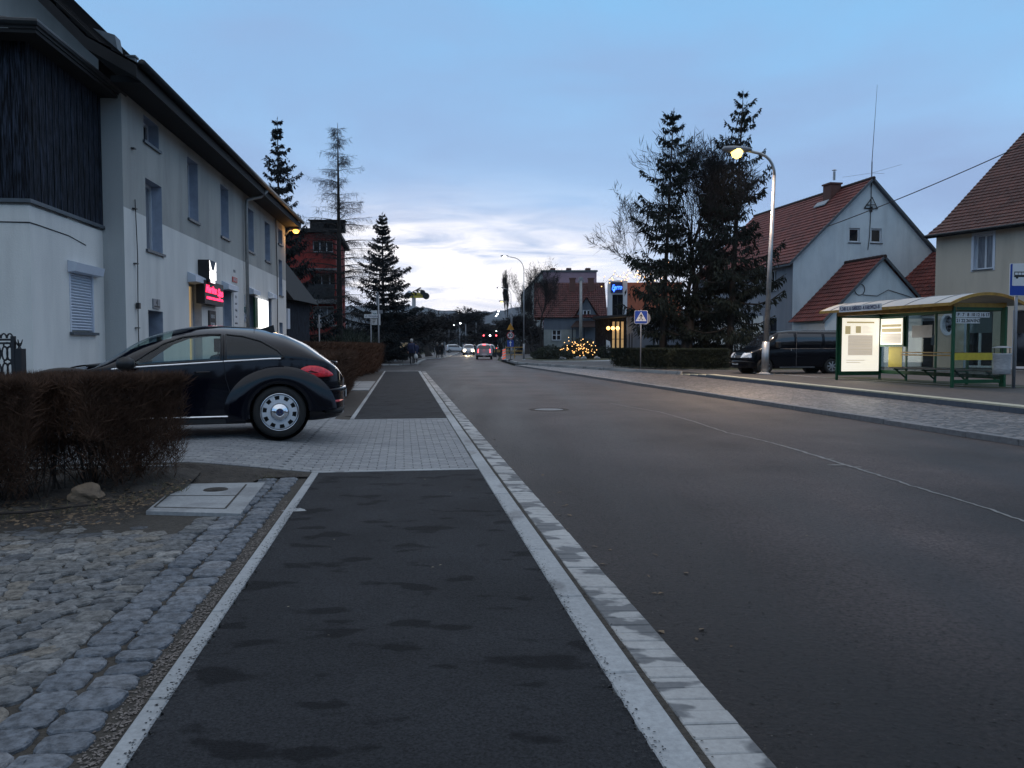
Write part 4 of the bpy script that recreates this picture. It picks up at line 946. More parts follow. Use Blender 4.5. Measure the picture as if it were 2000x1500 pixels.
m.box(a,b,1.8,2.4,HT,d-.05); m.box(a-.1,b+.1,1.4,2.5,d,d+.08); m.build('chimney', M['roof_dark'], RB)
# dark wooden shed end between the long house and the red building
sdn = thing('timber_annex', 'dark narrow timber annex with a pitched roof just beyond the long house', 'shed', (0,0,0))
q0 = D(546,680,36); m = MB(); m.box(q0.x-3,q0.x+.35,36,40,0,3.6); m.build('wall', M['wood_old'], sdn)
m = MB(); m.extr([(q0.x-3.2,35.7,3.4),(q0.x+.75,35.7,3.4),(q0.x-1.4,35.7,6.2)], (0,4.6,0)); m.build('roof', M['roof_dark'], sdn)
m = MB(); m.box(q0.x+.2,q0.x+.5,35.6,35.98,2.1,3.0); m.build('meter_box', M['shut'], sdn)

# ---- big grey house with the pale gable
Au = (.196,-.98); FAo = (14.03,61.7); FAh = Frame(FAo, Au, .15); GA = Frame((16.77,48),(.98,.196),.15)
HA = thing('gabled_house', 'large grey house with a pale blue gable and red tiled roof behind the dark van', 'house', (*FAo,.15), FAh.rz)
LA = 14.0; WA = 10.2; EZ = 6.35; AZ = GA.hit(1697,352)[1]
up = [FAh.rect(1467,1476,538,566), FAh.rect(1504,1513,529,569)]
lo_ = [FAh.rect(1364,1376,629,663), FAh.rect(1427,1434,628,662), FAh.rect(1456,1471,624,662), FAh.rect(1395,1404,630,663)]; dr = [FAh.rect(1501,1511,622,690)]
up = [(a,b,c,d) for a,b,c,d in up]; ups = up+[(u[0]-3.6,u[1]-3.6,u[2],u[3]) for u in up[:1]]
fixw = lambda r: (r[0], max(r[1], r[0]+.75), r[2], r[3])
allh = [fixw(r) for r in ups+lo_]; dd = [(dr[0][0], dr[0][0]+1.0, .0, dr[0][3])]
wb = MB(); xsp = FAh.hit(1490,640)[0]
wall(wb, ID, 0, LA, 0, EZ, [(*h,.18) for h in allh]+[(*dd[0],.2)], mrv=0, zs=(3.1,), extra=(xsp,), pick=lambda x,z: 1 if (z<3.1 and x<xsp-.01) else 0)
wb.build('wall', [M['grey_wall'], M['white_wall']], HA)
for h in allh: window(HA, ID, h, .15, 'glass', cols=2)
m = MB(); m.box(dd[0][0],dd[0][1],.15,.2,0,dd[0][3]); m.box(dd[0][0]+.12,dd[0][1]-.12,.135,.15,.2,.9); m.box(dd[0][0]+.12,dd[0][1]-.12,.135,.15,1.05,1.9); m.build('door', M['wood_old'], HA)
GT = TT((LA,0),(0,1),(-1,0)); top = lambda y: EZ + (AZ-EZ)*(1-abs(y-WA/2)/(WA/2))
gw = [GA.rect(1658,1679,445,473), GA.rect(1701,1722,446,474), GA.rect(1783,1796,526,552)]
gb_ = MB(); wall(gb_, GT, 0, WA, 0, lambda y: top(y)-.05, [(*h,.16) for h in gw], mrv=0, extra=(WA/2,)); gb_.build('gable_wall', M['blue_wall'], HA)
bk_ = MB(); wall(bk_, TT((0,0),(0,1),(1,0)), 0, WA, 0, lambda y: top(y)-.05, extra=(WA/2,)); wall(bk_, TT((0,WA),(1,0),(0,-1)), 0, LA, 0, EZ); bk_.build('back_wall', M['grey_wall'], HA)
for h in gw: window(HA, GT, h, .12, 'glass', cols=1, fw=.09)
rf = MB(); ov = .35; dz = ov*(AZ-EZ)/(WA/2)
courses(rf, (-.3,-ov,EZ-dz+.08),(LA+.25,-ov,EZ-dz+.08),(LA+.25,WA/2,AZ+.08),(-.3,WA/2,AZ+.08), .34, .045)
courses(rf, (LA+.25,WA+ov,EZ-dz+.08),(-.3,WA+ov,EZ-dz+.08),(-.3,WA/2,AZ+.08),(LA+.25,WA/2,AZ+.08), .34, .045)
rfo = rf.build('roof', M['tile'], HA)
m = MB(); ridge(m, (-.3,WA/2,AZ+.08),(LA+.25,WA/2,AZ+.08), .12); m.build('ridge_tiles', M['tile_dark'], rfo)
m = MB()
for s in (0,1):
    y0, y1 = (-ov, WA/2) if s == 0 else (WA+ov, WA/2)
    m.extr([(-.3,y0,EZ-dz+.05),(LA+.22,y0,EZ-dz+.05),(LA+.22,y1,AZ+.05),(-.3,y1,AZ+.05)],(0,0,-.10))
    m.extr([(LA+.22,y0,EZ-dz-.05),(LA+.22,y1,AZ-.05),(LA+.22,y1,AZ+.14),(LA+.22,y0,EZ-dz+.14)],(.05,0,0))
m.build('barge_boards', M['sill'], rfo)
cx = LA-3.3; m = MB(); m.box(cx-.42,cx+.42,WA/2-.05-.8,WA/2-.1,AZ-1.2,AZ+.32); m.box(cx-.48,cx+.48,WA/2-.92,WA/2-.03,AZ+.32,AZ+.42); ch = m.build('chimney', M['brick'], rfo)
m = MB(); m.tube([(cx+.25,WA/2-.5,AZ+.6),(cx+.25,WA/2-.5,AZ+1.15)],.08,10); m.lathe([(.0,.08),(.16,0),(.0,-.02)],12,(cx+.25,WA/2-.5,AZ+1.22)); m.build('flue', M['zinc'], ch)
m = MB(); m.extr([(cx-.7,WA/2-1.35,AZ-1.05),(cx+.6,WA/2-1.35,AZ-1.05),(cx+.6,WA/2-1.05,AZ-.76),(cx-.7,WA/2-1.05,AZ-.76)],(0,0,.06)); m.build('flashing', M['lead'], ch)
# annex in front of the gable
AW, AD = 7.0, 3.4; ae, ar = 2.75, 6.15
aw = MB(); wall(aw, TT((LA,0),(1,0),(0,1)), 0, AD, 0, ae); at = lambda y: ae+(ar-ae)*(1-abs(y-AW/2)/(AW/2))
wall(aw, TT((LA+AD,0),(0,1),(-1,0)), 0, AW, 0, lambda y: at(y)-.04, extra=(AW/2,)); wall(aw, TT((LA,AW),(1,0),(0,-1)), 0, AD, 0, ae)
aw.build('annex_wall', M['blue_wall'], HA)
rf = MB(); o_=.25
courses(rf, (LA+.01,-o_,ae-o_+.08),(LA+AD+.25,-o_,ae-o_+.08),(LA+AD+.25,AW/2,ar+.06),(LA+.01,AW/2,ar+.06), .34, .045)
courses(rf, (LA+AD+.25,AW+o_,ae-o_+.08),(LA+.01,AW+o_,ae-o_+.08),(LA+.01,AW/2,ar+.06),(LA+AD+.25,AW/2,ar+.06), .34, .045)
ra = rf.build('annex_roof', M['tile'], HA)
m = MB(); ridge(m, (LA,AW/2,ar+.06),(LA+AD+.25,AW/2,ar+.06)); m.build('ridge_tiles', M['tile_dark'], ra)
m = MB()
for s in (0,1):
    y0 = -o_ if s==0 else AW+o_
    m.extr([(LA+AD+.22,y0,ae-o_-.08),(LA+AD+.22,AW/2,ar-.06),(LA+AD+.22,AW/2,ar+.12),(LA+AD+.22,y0,ae-o_+.12)],(.05,0,0))
m.build('barge_boards', M['sill'], ra)
m = MB(); x = LA+AD+.02; m.tube([(x+.02,2.1+.32*math.cos(a*.5),4.35+.32*math.sin(a*.5)) for a in range(14)],.02,5); m.tube([(x+.02,2.3,4.05),(x+.02,3.2,4.0),(x+.02,3.9,4.35),(x+.02,5.2,4.0),(x+.02,6.2,3.6)],.018,5); m.build('loose_cable', M['iron'], HA)
# mast, wall bracket
an = thing('roof_antenna', 'tall thin whip antenna on the peak of the pale gable', 'antenna', (*FAo,.15), FAh.rz)
pa = GA.hit(1697,350); ax, ay = LA+.05, WA/2
zt = GA.hit(1705,165)[1]; m = MB(); m.tube([(ax,ay,AZ-.4),(ax,ay,AZ+1.1)],.035,6); m.tube([(ax,ay,AZ+1.1),(ax-.05,ay+.28,zt)],[.022,.008],5); m.build('mast', M['iron'], an)
m = MB(); m.tube([(ax,ay,AZ+.42),(ax-.4,ay-1.7,AZ+.18)],.008,4); m.tube([(ax,ay,AZ+.42),(ax+.3,ay+1.8,AZ+.95)],.008,4); m.tube([(ax,ay,AZ+.42),(ax+.5,ay+.5,AZ+.3)],.008,4); m.build('radials', M['steel_gr'], an)
m = MB(); x = LA+.04; m.tube([(x,WA/2,AZ-.2),(x,WA/2,AZ-1.4),(x,WA/2-.05,AZ-3.4),(x,WA/2-.15,AZ-4.2)],.022,5); z = AZ-1.5
m.tube([(x,WA/2-.45,z-.2),(x+.1,WA/2,z+.45),(x,WA/2+.45,z-.2),(x,WA/2-.45,z-.2)],.04,5); m.tube([(x,WA/2-.25,z),(x+.12,WA/2+.25,z)],.03,5); m.tube([(x,WA/2,z-.4),(x+.05,WA/2,z-.1)],.09,6); m.build('cable_bracket', M['iron'], HA)

# ---- cream house on the right edge
Bo, Bu = (23.2,44), (.454,-.891); FBh = Frame(Bo, Bu, .15)
HB = thing('cream_house', 'cream rendered house with a steep brown-red roof at the right edge', 'house', (*Bo,.15), FBh.rz)
LB, WB_ = 15.0, 16.5; eb = FBh.hit(1826,457)[1]-.05; rzB = eb+6.6
uw = FBh.rect(1903,1940,460,527); rd_ = FBh.rect(1841,1863,615,652); d1_ = FBh.rect(1884,1940,608,722); d2_ = FBh.rect(1979,2080,606,722)
d1_ = (d1_[0],d1_[1],0.0,d1_[3]); d2_ = (d2_[0],d2_[1],0.0,d2_[3])
wb = MB(); wall(wb, ID, 0, LB, 0, eb, [(*uw,.3),(rd_[0],rd_[1],rd_[2],rd_[3],.25),(*d1_,.25),(*d2_,.25)], mrv=1)
wall(wb, TT((0,0),(0,1),(1,0)), 0, WB_, 0, lambda y: eb+6.2*(1-abs(y-WB_/2)/(WB_/2)), extra=(WB_/2,))
# corner fillets turn the square opening into a round one
cx_, cz_ = (rd_[0]+rd_[1])/2, (rd_[2]+rd_[3])/2; rx_, rz2_ = (rd_[1]-rd_[0])/2, (rd_[3]-rd_[2])/2
for sx_ in (-1,1):
    for sz_ in (-1,1):
        arc = [(cx_+sx_*rx_*math.cos(a*math.pi/16), -.002, cz_+sz_*rz2_*math.sin(a*math.pi/16)) for a in range(9)]
        wb.poly([(cx_+sx_*rx_,-.002,cz_+sz_*rz2_)]+arc, 0)
wb.build('wall', [M['cream_wall'], M['shut']], HB)
w = window(HB, ID, uw, .26, 'glass_pale', cols=2, fw=.08); 
m = MB(); a,b,c,d = uw; m.box(a-.13,a,-.03,-.002,c-.1,d+.13); m.box(b,b+.13,-.03,-.002,c-.1,d+.13); m.box(a,b,-.03,-.002,d,d+.13); m.build('surround', M['shut'], w)
m = MB(); n=20; m.add([(cx_+(rx_+.10)*math.cos(6.283*i/n),-.05,cz_+(rz2_+.10)*math.sin(6.283*i/n)) for i in range(n)]+[(cx_+rx_*.93*math.cos(6.283*i/n),-.05,cz_+rz2_*.93*math.sin(6.283*i/n)) for i in range(n)]+[(cx_+rx_*.86*math.cos(6.283*i/n),.2,cz_+rz2_*.86*math.sin(6.283*i/n)) for i in range(n)], [(i,(i+1)%n,(i+1)%n+n,i+n) for i in range(n)]+[(i+n,(i+1)%n+n,(i+1)%n+2*n,i+2*n) for i in range(n)])
rw = m.build('round_window', M['shut'], HB); m = MB(); m.lathe([(0,.19),(max(rx_,rz2_)*.95,.19)],24,(cx_,0,cz_),'y'); m.build('pane', M['glass'], rw)
for d_, nm in ((d1_,'glass_door'),(d2_,'shop_front')):
    w = window(HB, ID, (d_[0],d_[1],0.05,d_[3]), .2, 'glass', cols=2 if nm=='glass_door' else 3, fw=.11, sill=False, name=nm)
    m = MB(); m.box(d_[0]+.12,d_[1]-.12,.13,.15,d_[3]-1.15,d_[3]-.05); m.build('roller_blind', M['frost'] if nm=='glass_door' else M['blackmat'], w)
m = MB(); p = FBh.rect(1822,1831,655,674); m.box(p[0],p[1],-.15,-.002,p[2],p[3]); m.build('letterbox', M['sill'], HB)
rf = MB(); o_=.5
courses(rf, (-.35,-o_,eb-.12),(LB,-o_,eb-.12),(LB,.9,eb+.75),(-.35,.9,eb+.75), .34, .045)
courses(rf, (-.35,.9,eb+.75),(LB,.9,eb+.75),(LB,WB_/2,rzB),(-.35,WB_/2,rzB), .34, .045)
courses(rf, (LB,WB_+o_,eb-.12),(-.35,WB_+o_,eb-.12),(-.35,WB_/2,rzB),(LB,WB_/2,rzB), .34, .045)
rfo = rf.build('roof', M['tile_dark'], HB)
m = MB(); m.extr([(-.3,-o_,eb-.14),(LB,-o_,eb-.14),(LB,.9,eb+.72),(-.3,.9,eb+.72)],(0,0,-.1)); m.extr([(-.3,.9,eb+.72),(LB,.9,eb+.72),(LB,WB_/2,rzB-.03),(-.3,WB_/2,rzB-.03)],(0,0,-.1)); m.extr([(-.3,WB_/2,rzB-.03),(LB,WB_/2,rzB-.03),(LB,WB_,eb),(-.3,WB_,eb)],(0,0,-.1)); m.build('roof_underside', M['roof_dark'], rfo)
m = MB(); m.tube([(-.35,-o_-.05,eb-.10),(LB,-o_-.05,eb-.12)],.07,8); m.build('gutter', M['gutter_metal'], rfo)
# low link between the two houses
lk = MB(); lk.box(-4.2,-.003,1.2,1.4,0,3.0); lk.build('link_wall', M['grey_wall'], HB)
rf = MB(); courses(rf, (-4.6,.8,3.0),(-.004,.8,3.0),(-.004,5.2,7.0),(-4.6,5.2,7.0), .34, .045); rf.build('link_roof', M['tile'], HB)
m = MB(); m.box(-1.9,-1.55,1.05,1.18,0,2.75); m.box(-1.9,-.3,1.05,1.18,2.75,2.9); m.build('gate_frame', M['frame'], HB)
m = MB(); m.box(-3.0,-1.95,1.1,1.18,0,2.6); m.box(-1.5,-.4,1.1,1.18,0,2.6); m.build('garage_door', M['blackmat'], HB)
# overhead cable
cab = MB(); p0 = D(1612,444,48.2); p1 = D(2080,245,40); pts = []
for i in range(13): t = i/12; p = p0.lerp(p1,t); pts.append((p.x,p.y,p.z-.5*4*t*(1-t)*.35))
cab.tube(pts,.028,5); tag(cab.build('overhead_cable', M['iron']), 'black overhead cable crossing in front of the pale gable', 'cable')

# ---- grey cottage with red roof down the road, utility pole
Do = D(1062,680,95); FD = Frame((Do.x,95),(1,-.04),.15); HD = thing('grey_cottage', 'grey cottage with a wide red tiled roof and small pointed dormer left of the restaurant', 'house', (Do.x,95,.15), FD.rz)
LD = FD.hit(1186,620)[0]; ez = FD.hit(1100,617)[1]; rzD = FD.hit(1120,551)[1]+.3
ww = FD.rect(1078,1096,644,665); dw = FD.rect(1138.5,1153.5,605,623); gx0, gx1 = FD.hit(1125,600)[0], FD.hit(1166,600)[0]; gz_ = FD.hit(1146,582)[1]
wb = MB(); wall(wb, ID, 0, gx0, 0, ez, [(*ww,.15)], mrv=0, zs=(3.1,), pick=lambda x,z: 1 if z<3.1 else 0)
wall(wb, ID, gx0, gx1, 0, lambda x: ez+(gz_-ez)*(1-abs(x-(gx0+gx1)/2)/((gx1-gx0)/2)), [(*dw,.15)], mrv=0, extra=((gx0+gx1)/2,)); wall(wb, ID, gx1, LD, 0, ez)
wall(wb, TT((0,0),(0,1),(1,0)), 0, 9, 0, lambda y: ez+(rzD-ez)*(1-abs(y-4.5)/4.5), extra=(4.5,))
wb.build('wall', [M['slate_wall'], M['panel_wall']], HD)
window(HD, ID, ww, .12, 'glass', cols=2, rows=2, fw=.1); window(HD, ID, dw, .12, 'glass', cols=2, fw=.12)
rf = MB(); courses(rf, (-1.2,-.3,ez-.2),(LD,-.3,ez-.2),(LD,4.5,rzD),(-1.2,4.5,rzD), .36, .05); courses(rf, (LD,9.3,ez-.2),(-1.2,9.3,ez-.2),(-1.2,4.5,rzD),(LD,4.5,rzD), .36, .05); rfo = rf.build('roof', M['tile_old'], HD)
mxg = (gx0+gx1)/2; rf = MB(); courses(rf, (gx0-.35,-.35,ez-.25),(gx0-.35,3,ez-.25),(mxg,3,gz_+.1),(mxg,-.35,gz_+.1), .3, .04); courses(rf, (gx1+.35,3,ez-.25),(gx1+.35,-.35,ez-.25),(mxg,-.35,gz_+.1),(mxg,3,gz_+.1), .3, .04); rf.build('dormer_roof', M['tile_dark'], rfo)
for px in (1118,1154):
    x = FD.hit(px,560,3.5)[0]; zt = FD.hit(px,545,3.5)[1]; m = MB(); m.box(x-.35,x+.35,3.2,3.8,rzD-2.2,zt); m.box(x-.42,x+.42,3.15,3.85,zt,zt+.12); m.build('chimney', M['brick'], rfo)
pr = FD.rect(1114,1166,634,640); m = MB(); m.extr([(pr[0],-1.2,pr[2]),(pr[1],-1.2,pr[2]),(pr[1],-.003,pr[3]+.4),(pr[0]+.7,-.003,pr[3]+.4)],(0,0,.08)); pc_ = m.build('porch_roof', M['tile_dark'], HD)
m = MB(); 
for x in (pr[0]+.2,(pr[0]+pr[1])/2,pr[1]-.1): m.box(x-.06,x+.06,-1.1,-.98,0,pr[2])
m.box(pr[0]+.2,pr[1]-.1,-1.05,-1.0,0,1.0); m.build('porch_posts', M['wood_old'], pc_)
up_ = thing('utility_pole', 'pale concrete utility pole in front of the grey cottage', 'pole', D(1134,690,84).xy.to_3d()); pb = D(1134,690,84); zt = D(1134,541,84).z
m = MB(); m.tube([(0,0,0),(0,0,zt)],[.2,.13],10); m.build('pole', M['kerb'] if False else M['pipe'], up_, smooth=True)
m = MB(); m.beam((-.35,0,zt-.5),(.35,0,zt-.5),.08); m.box(-.22,.22,-.15,.15,zt-.35,zt-.05)
for x in (-.3,0,.3): m.lathe([(.05,0),(.06,.08),(.03,.14)],8,(x,0,zt-.46))
m.build('crossarm', M['steel_gr'], up_)
# ---- long pink apartment block far behind
Eo = D(1060,680,165); FE = Frame((Eo.x,165),(1,0)); HE = thing('pink_apartment_block', 'long five-storey block with a pink end wall rising behind the red-roofed cottage', 'building', (Eo.x,165,0), 0)
WE = FE.hit(1165,600)[0]; HTE = FE.hit(1100,531)[1]
m = MB(); wall(m, ID, 0, WE, 0, HTE); wall(m, TT((WE,0),(-.045,1),(-1,0)), 0, 80, 0, HTE); m.build('end_wall', M['pink_wall'], HE)
m = MB(); su = Vector((-.045,1)).normalized(); ST = TT((0,0),(su.x,su.y),(1,0)); hs = [(2+6.4*i, 4.2+6.4*i, 1.4+3.05*k, 2.9+3.05*k, .3) for i in range(12) for k in range(5)]
wall(m, ST, 0, 80, 0, HTE, hs, mrv=0); m.build('side_wall', M['panel_wall'], HE)
w0_ = window(HE, ST, hs[0], .25, 'glass', cols=2, fw=.12, sill=False)
for h in hs[1:]:
    c = w0_.copy(); C.objects.link(c); c.parent = HE; c.location = (su.x*(h[0]-2), su.y*(h[0]-2), h[2]-1.4)
    for k in [k for k in S.objects if k.parent == w0_]:
        e = k.copy(); C.objects.link(e); e.parent = c
m = MB(); m.box(-.3,WE+.2,-.2,.3,HTE,HTE+.35); m.extr([(-.3,0,HTE),(WE,0,HTE),(WE-3.6,80,HTE),(-3.9,80,HTE)],(0,0,.3)); m.build('roof_edge', M['sill'], HE)
for x in (2.2,5.5,9.5): m = MB(); m.box(x-.5,x+.5,2,4,HTE+.3,HTE+1.0); m.build('roof_vent', M['brick'], HE)

# ---- restaurant with lit entrance
Fo = D(1188,680,78); FF = Frame((Fo.x,78),(1,-.10),.15); HF = thing('restaurant', 'restaurant with a white framed upper window, rust orange panel and slate blue wall', 'restaurant', (Fo.x,78,.15), FF.rz)
xa, xb_ = FF.hit(1225,600)[0], FF.hit(1300,600)[0]; z1_ = FF.hit(1205,619)[1]; z2_ = FF.hit(1200,548)[1]
uw = FF.rect(1196,1217,575,619); uw = (uw[0],uw[1],z1_+.05,uw[3])
ent = FF.rect(1187.5,1221,636,689); ent = (ent[0]+.0, ent[1], .0, ent[3]); sw = FF.rect(1263,1272,635,657)
m = MB(); wall(m, ID, 0, xa, z1_, z2_, [(*uw,.5)], mrv=0); wall(m, TT((0,0),(0,1),(1,0)), 0, 6, z1_, z2_); m.build('upper_frame', M['frame'], HF)
window(HF, ID, uw, .45, 'glass', cols=2, fw=.07, sill=False, frame='black')
m = MB(); wall(m, ID, xa, xb_+1.5, z1_, z2_-.2); m.build('orange_panel', M['orange_wall'], HF)
m = MB(); wall(m, ID, xa, xb_+6, 0, z1_, [(*sw,.2)], mrv=0); m.build('slate_wall', M['slate_wall'], HF)
window(HF, ID, sw, .15, 'glass_warm' if False else 'glass_pale', cols=1, fw=.12, frame='black')
m = MB(); m.box(-1.3,xa,1.2,1.3,0,z1_); m.box(-1.3,-1.2,-.0,1.2,0,z1_); m.build('entrance_recess', M['wood_old'], HF)
for i in range(3):
    w = (xa*.18+i*xa*.24); window(HF, TT((0,.9),(1,0),(0,1)), (w, w+xa*.22, 0.05, z1_-.35), .1, 'glass_warm', cols=1, rows=2, fw=.08, sill=False, name='glass_door', frame='wood_old')
m = MB(); m.extr([(-1.5,-1.4,z1_-.25),(xa+.3,-1.4,z1_+.02),(xa+.3,-1.4,z1_+.22),(-1.5,-1.4,z1_+.02)],(0,2.7,0)); m.build('canopy', M['blackmat'], HF)
for i, px in enumerate((1188,1197,1206.3)):
    p = FF.hit(px,641,-1.0); m = MB(); m.lathe([(0,-.19),(.12,-.15),(.19,0),(.12,.15),(0,.19)],14,(p[0],-1.0,p[1])); lm = thing('globe_lamp', ('leftmost','middle','rightmost')[i]+' of the three warm globe lamps under the restaurant canopy','lamp', (Fo.x,78,.15), FF.rz, 'globe lamps under the canopy'); m.build('globe', M['bulb'], lm, smooth=True); tube_obj('cord', [(p[0],-1.0,p[1]+.18),(p[0],-1.0,z1_-.05)], .015, M['iron'], lm)
lt = bpy.data.lights.new('entrance_light','POINT'); lt.energy=35; lt.color=(1,.62,.28); lt.shadow_soft_size=.3
lo2 = bpy.data.objects.new('entrance_light', lt); C.objects.link(lo2); lo2.location = (Fo.x+1.0,77.4,3.0)
sg = thing('blue_neon_sign', 'blue neon script sign at the top of the white restaurant frame', 'sign', (Fo.x,78,.15), FF.rz)
a,b,c,d = FF.rect(1193,1216,551,572); m = MB(); m.box(a,b,-.12,-.002,c,d); m.build('panel', M['navy'], sg)
text('script','Ferro',(d-c)*.62,M['neon'],sg,fm(((a+b)/2,-.15,(c+d)/2),(1,0,0),(0,0,1)),ext=.02,bold=.012,shear=.3,fit=(b-a)*.85)
m = MB(); m.extr([(a+.15,-.125,c+.35),(a+.45,-.125,c+.35),(a+.30,-.125,c+.05)],(0,-.03,0)); m.build('arrow', M['neon'], sg)
ms = thing('menu_stand', 'white menu sheet on a stand beside the restaurant door', 'menu stand', D(1188,692,75).xy.to_3d()); m = MB(); m.extr([(-.2,0,.75),(.3,0,.62),(.15,0,1.75),(-.2,0,1.9)],(0,.03,0)); m.build('sheet', M['white_sign'], ms); m = MB(); m.tube([(-.05,.08,.15),(0,.04,1.6)],.025,6); m.tube([(.2,-.2,.15),(0,.04,1.2)],.02,6); m.tube([(-.25,-.2,.15),(0,.04,1.2)],.02,6); m.build('legs', M['iron'], ms)
for px in (1229,1234,1276,1282):
    m = MB(); p = FF.hit(px,660); h = FF.hit(px,658 if px<1260 else 662)[1]; m.tube([(0,0,0),(0,0,h+.3)],.06,8); m.lathe([(0,.06),(.07,0)],8,(0,0,h+.3)); o = m.build('bollard', M['iron'] if px<1280 else M['pipe']); o.location = D(px,690,77)*1.0; o.location.z=.15
    tag(o, {1229:'leftmost dark pole standing in front of the slate blue wall',1234:'second taller dark pole in front of the slate blue wall',1276:'dark pole right of the small slate wall window',1282:'pale pole right of the small slate wall window'}[px], 'pole', 'poles in front of the restaurant')
# string lights along the roof edge
def string_lights(name, label, pts, n, r, amp, sd):
    q = random.Random(sd); m = MB(); L_ = []
    for i in range(n):
        t = i/(n-1)*(len(pts)-1); k = min(int(t), len(pts)-2); p = Vector(pts[k]).lerp(Vector(pts[k+1]), t-k)+Vector((q.gauss(0,amp),q.gauss(0,amp*.6),q.gauss(0,amp)))
        L_.append(p); m.lathe([(0,-r),(r,0),(0,r)],6,p)
    t = thing(name, label, 'string lights'); m.build('bulbs', M['bulb'], t); MB().tube(L_, .012, 4).build('wire', M['iron'], t); return t
string_lights('roof_string_lights','warm string lights along the top edge of the restaurant',[D(1188,545,77),D(1225,540,77),D(1262,538,76),D(1300,530,76)],60,.06,.32,5)
# ================================================================ TREES AND HEDGES
def leafquads(P, Dr, Ln, Wd, rg):
    """narrow diamond-like strips at points P, direction Dr, length, width -> verts, quads"""
    n = len(P); Dr = Dr/np.linalg.norm(Dr,axis=1,keepdims=True); A = rg.normal(size=(n,3)); B = np.cross(Dr,A); B /= np.linalg.norm(B,axis=1,keepdims=True)+1e-9
    a = P; b = P + Dr*(Ln*.45)[:,None] + B*(Wd*.5)[:,None]; c = P + Dr*Ln[:,None]; d = P + Dr*(Ln*.45)[:,None] - B*(Wd*.5)[:,None]
    V = np.stack([a,b,c,d],1).reshape(-1,3); return V, np.arange(4*n).reshape(n,4)
def spruce(name, label, loc, h, rmax, seed, zb=.12, dens=1.0, droop=.5, m='needle', lean=0, shape=.85, whorl=.42, group=None, trunk_r=.18, gaps=.18, ln=1.0, cat='spruce'):
    rg = np.random.default_rng(seed); t = thing(name, label, cat, loc, 0, group)
    nz = int(h*(1-zb)/whorl); Ps, Ds, Ls, Ws = [], [], [], []; br = MB()
    topx = lean*h
    for i in range(nz):
        z = h*zb + (h*(1-zb))*(i+rg.random()*.7)/nz; u = (z/h-zb)/(1-zb); k = int(rg.integers(4,7))
        if u > .97: k = 2
        a0 = rg.random()*6.28; env = rmax*((1-u)**shape)*(1 if u > .1 else .72+2.8*u)
        for j in range(k):
            if rg.random() < gaps: continue
            a = a0+6.283*j/k+rg.normal()*.25; L = max(.18, env*rg.uniform(.40,1.25)); dirv = np.array([math.cos(a),math.sin(a),0])
            up = .32*u-.12*(1-u)+rg.normal()*.07; npts = max(4,int(L/.16)); s = np.linspace(0,1,npts)
            pts = np.array([lean*z,0,z]) + dirv*(s*L)[:,None] + np.array([0,0,1])*((up*s - .28*droop*s*(1-s)*2 + .16*s**3)*L)[:,None]
            br.tube([tuple(p) for p in pts[::max(1,npts//4)]]+[tuple(pts[-1])], [max(.008,.022*L*(1-.8*q)) for q in np.linspace(0,1,len(pts[::max(1,npts//4)])+1)], 4, cap=False)
            nn = int(npts*5.5*dens); q = rg.random(nn)**.75*.97+.03; idx = q*(npts-1); lo = idx.astype(int).clip(0,npts-2); f = (idx-lo)[:,None]
            P = pts[lo]*(1-f)+pts[lo+1]*f; side = np.cross(dirv,[0,0,1]); spread = (rg.normal(size=nn)*.20*L*(1-.5*q)).clip(-.55,.55)
            P = P + side*spread[:,None] - np.array([0,0,1])*(abs(spread)*.25)[:,None]
            dr = dirv*rg.uniform(.0,.7,nn)[:,None] + side*rg.normal(size=nn)[:,None]*.35 - np.array([0,0,1])*rg.uniform(.15,1.0,nn)[:,None]*(.35+droop)
            Ps.append(P); Ds.append(dr); Ls.append(rg.uniform(.16,.46,nn)*ln*(.55+.45*(1-u))); Ws.append(rg.uniform(.05,.11,nn)*ln)
            nn = int(npts*3*dens); q = rg.random(nn); idx = q*(npts-1); lo = idx.astype(int).clip(0,npts-2); f = (idx-lo)[:,None]
            Ps.append(pts[lo]*(1-f)+pts[lo+1]*f); Ds.append(dirv+rg.normal(size=(nn,3))*.5); Ls.append(rg.uniform(.10,.24,nn)*ln); Ws.append(rg.uniform(.04,.08,nn)*ln)
    nn=14; Ps.append(np.array([lean*h,0,h])*np.ones((nn,1))-np.array([0,0,1])*rg.uniform(0,.5,nn)[:,None]); Ds.append(rg.normal(size=(nn,3))*.5+[0,0,.8]); Ls.append(rg.uniform(.1,.25,nn)); Ws.append(rg.uniform(.03,.05,nn))
    V, Q = leafquads(np.concatenate(Ps),np.concatenate(Ds),np.concatenate(Ls),np.concatenate(Ws),rg)
    npmesh('crown', V, Q, M[m], t)
    MB().tube([(0,0,-.1),(lean*h*.3,0,h*.3),(lean*h*.7,0,h*.7),(lean*h,0,h)],[trunk_r,trunk_r*.75,trunk_r*.35,.012],9).build('trunk', M['bark'], t, smooth=True)
    br.build('branches', M['bark'], t)
    return t
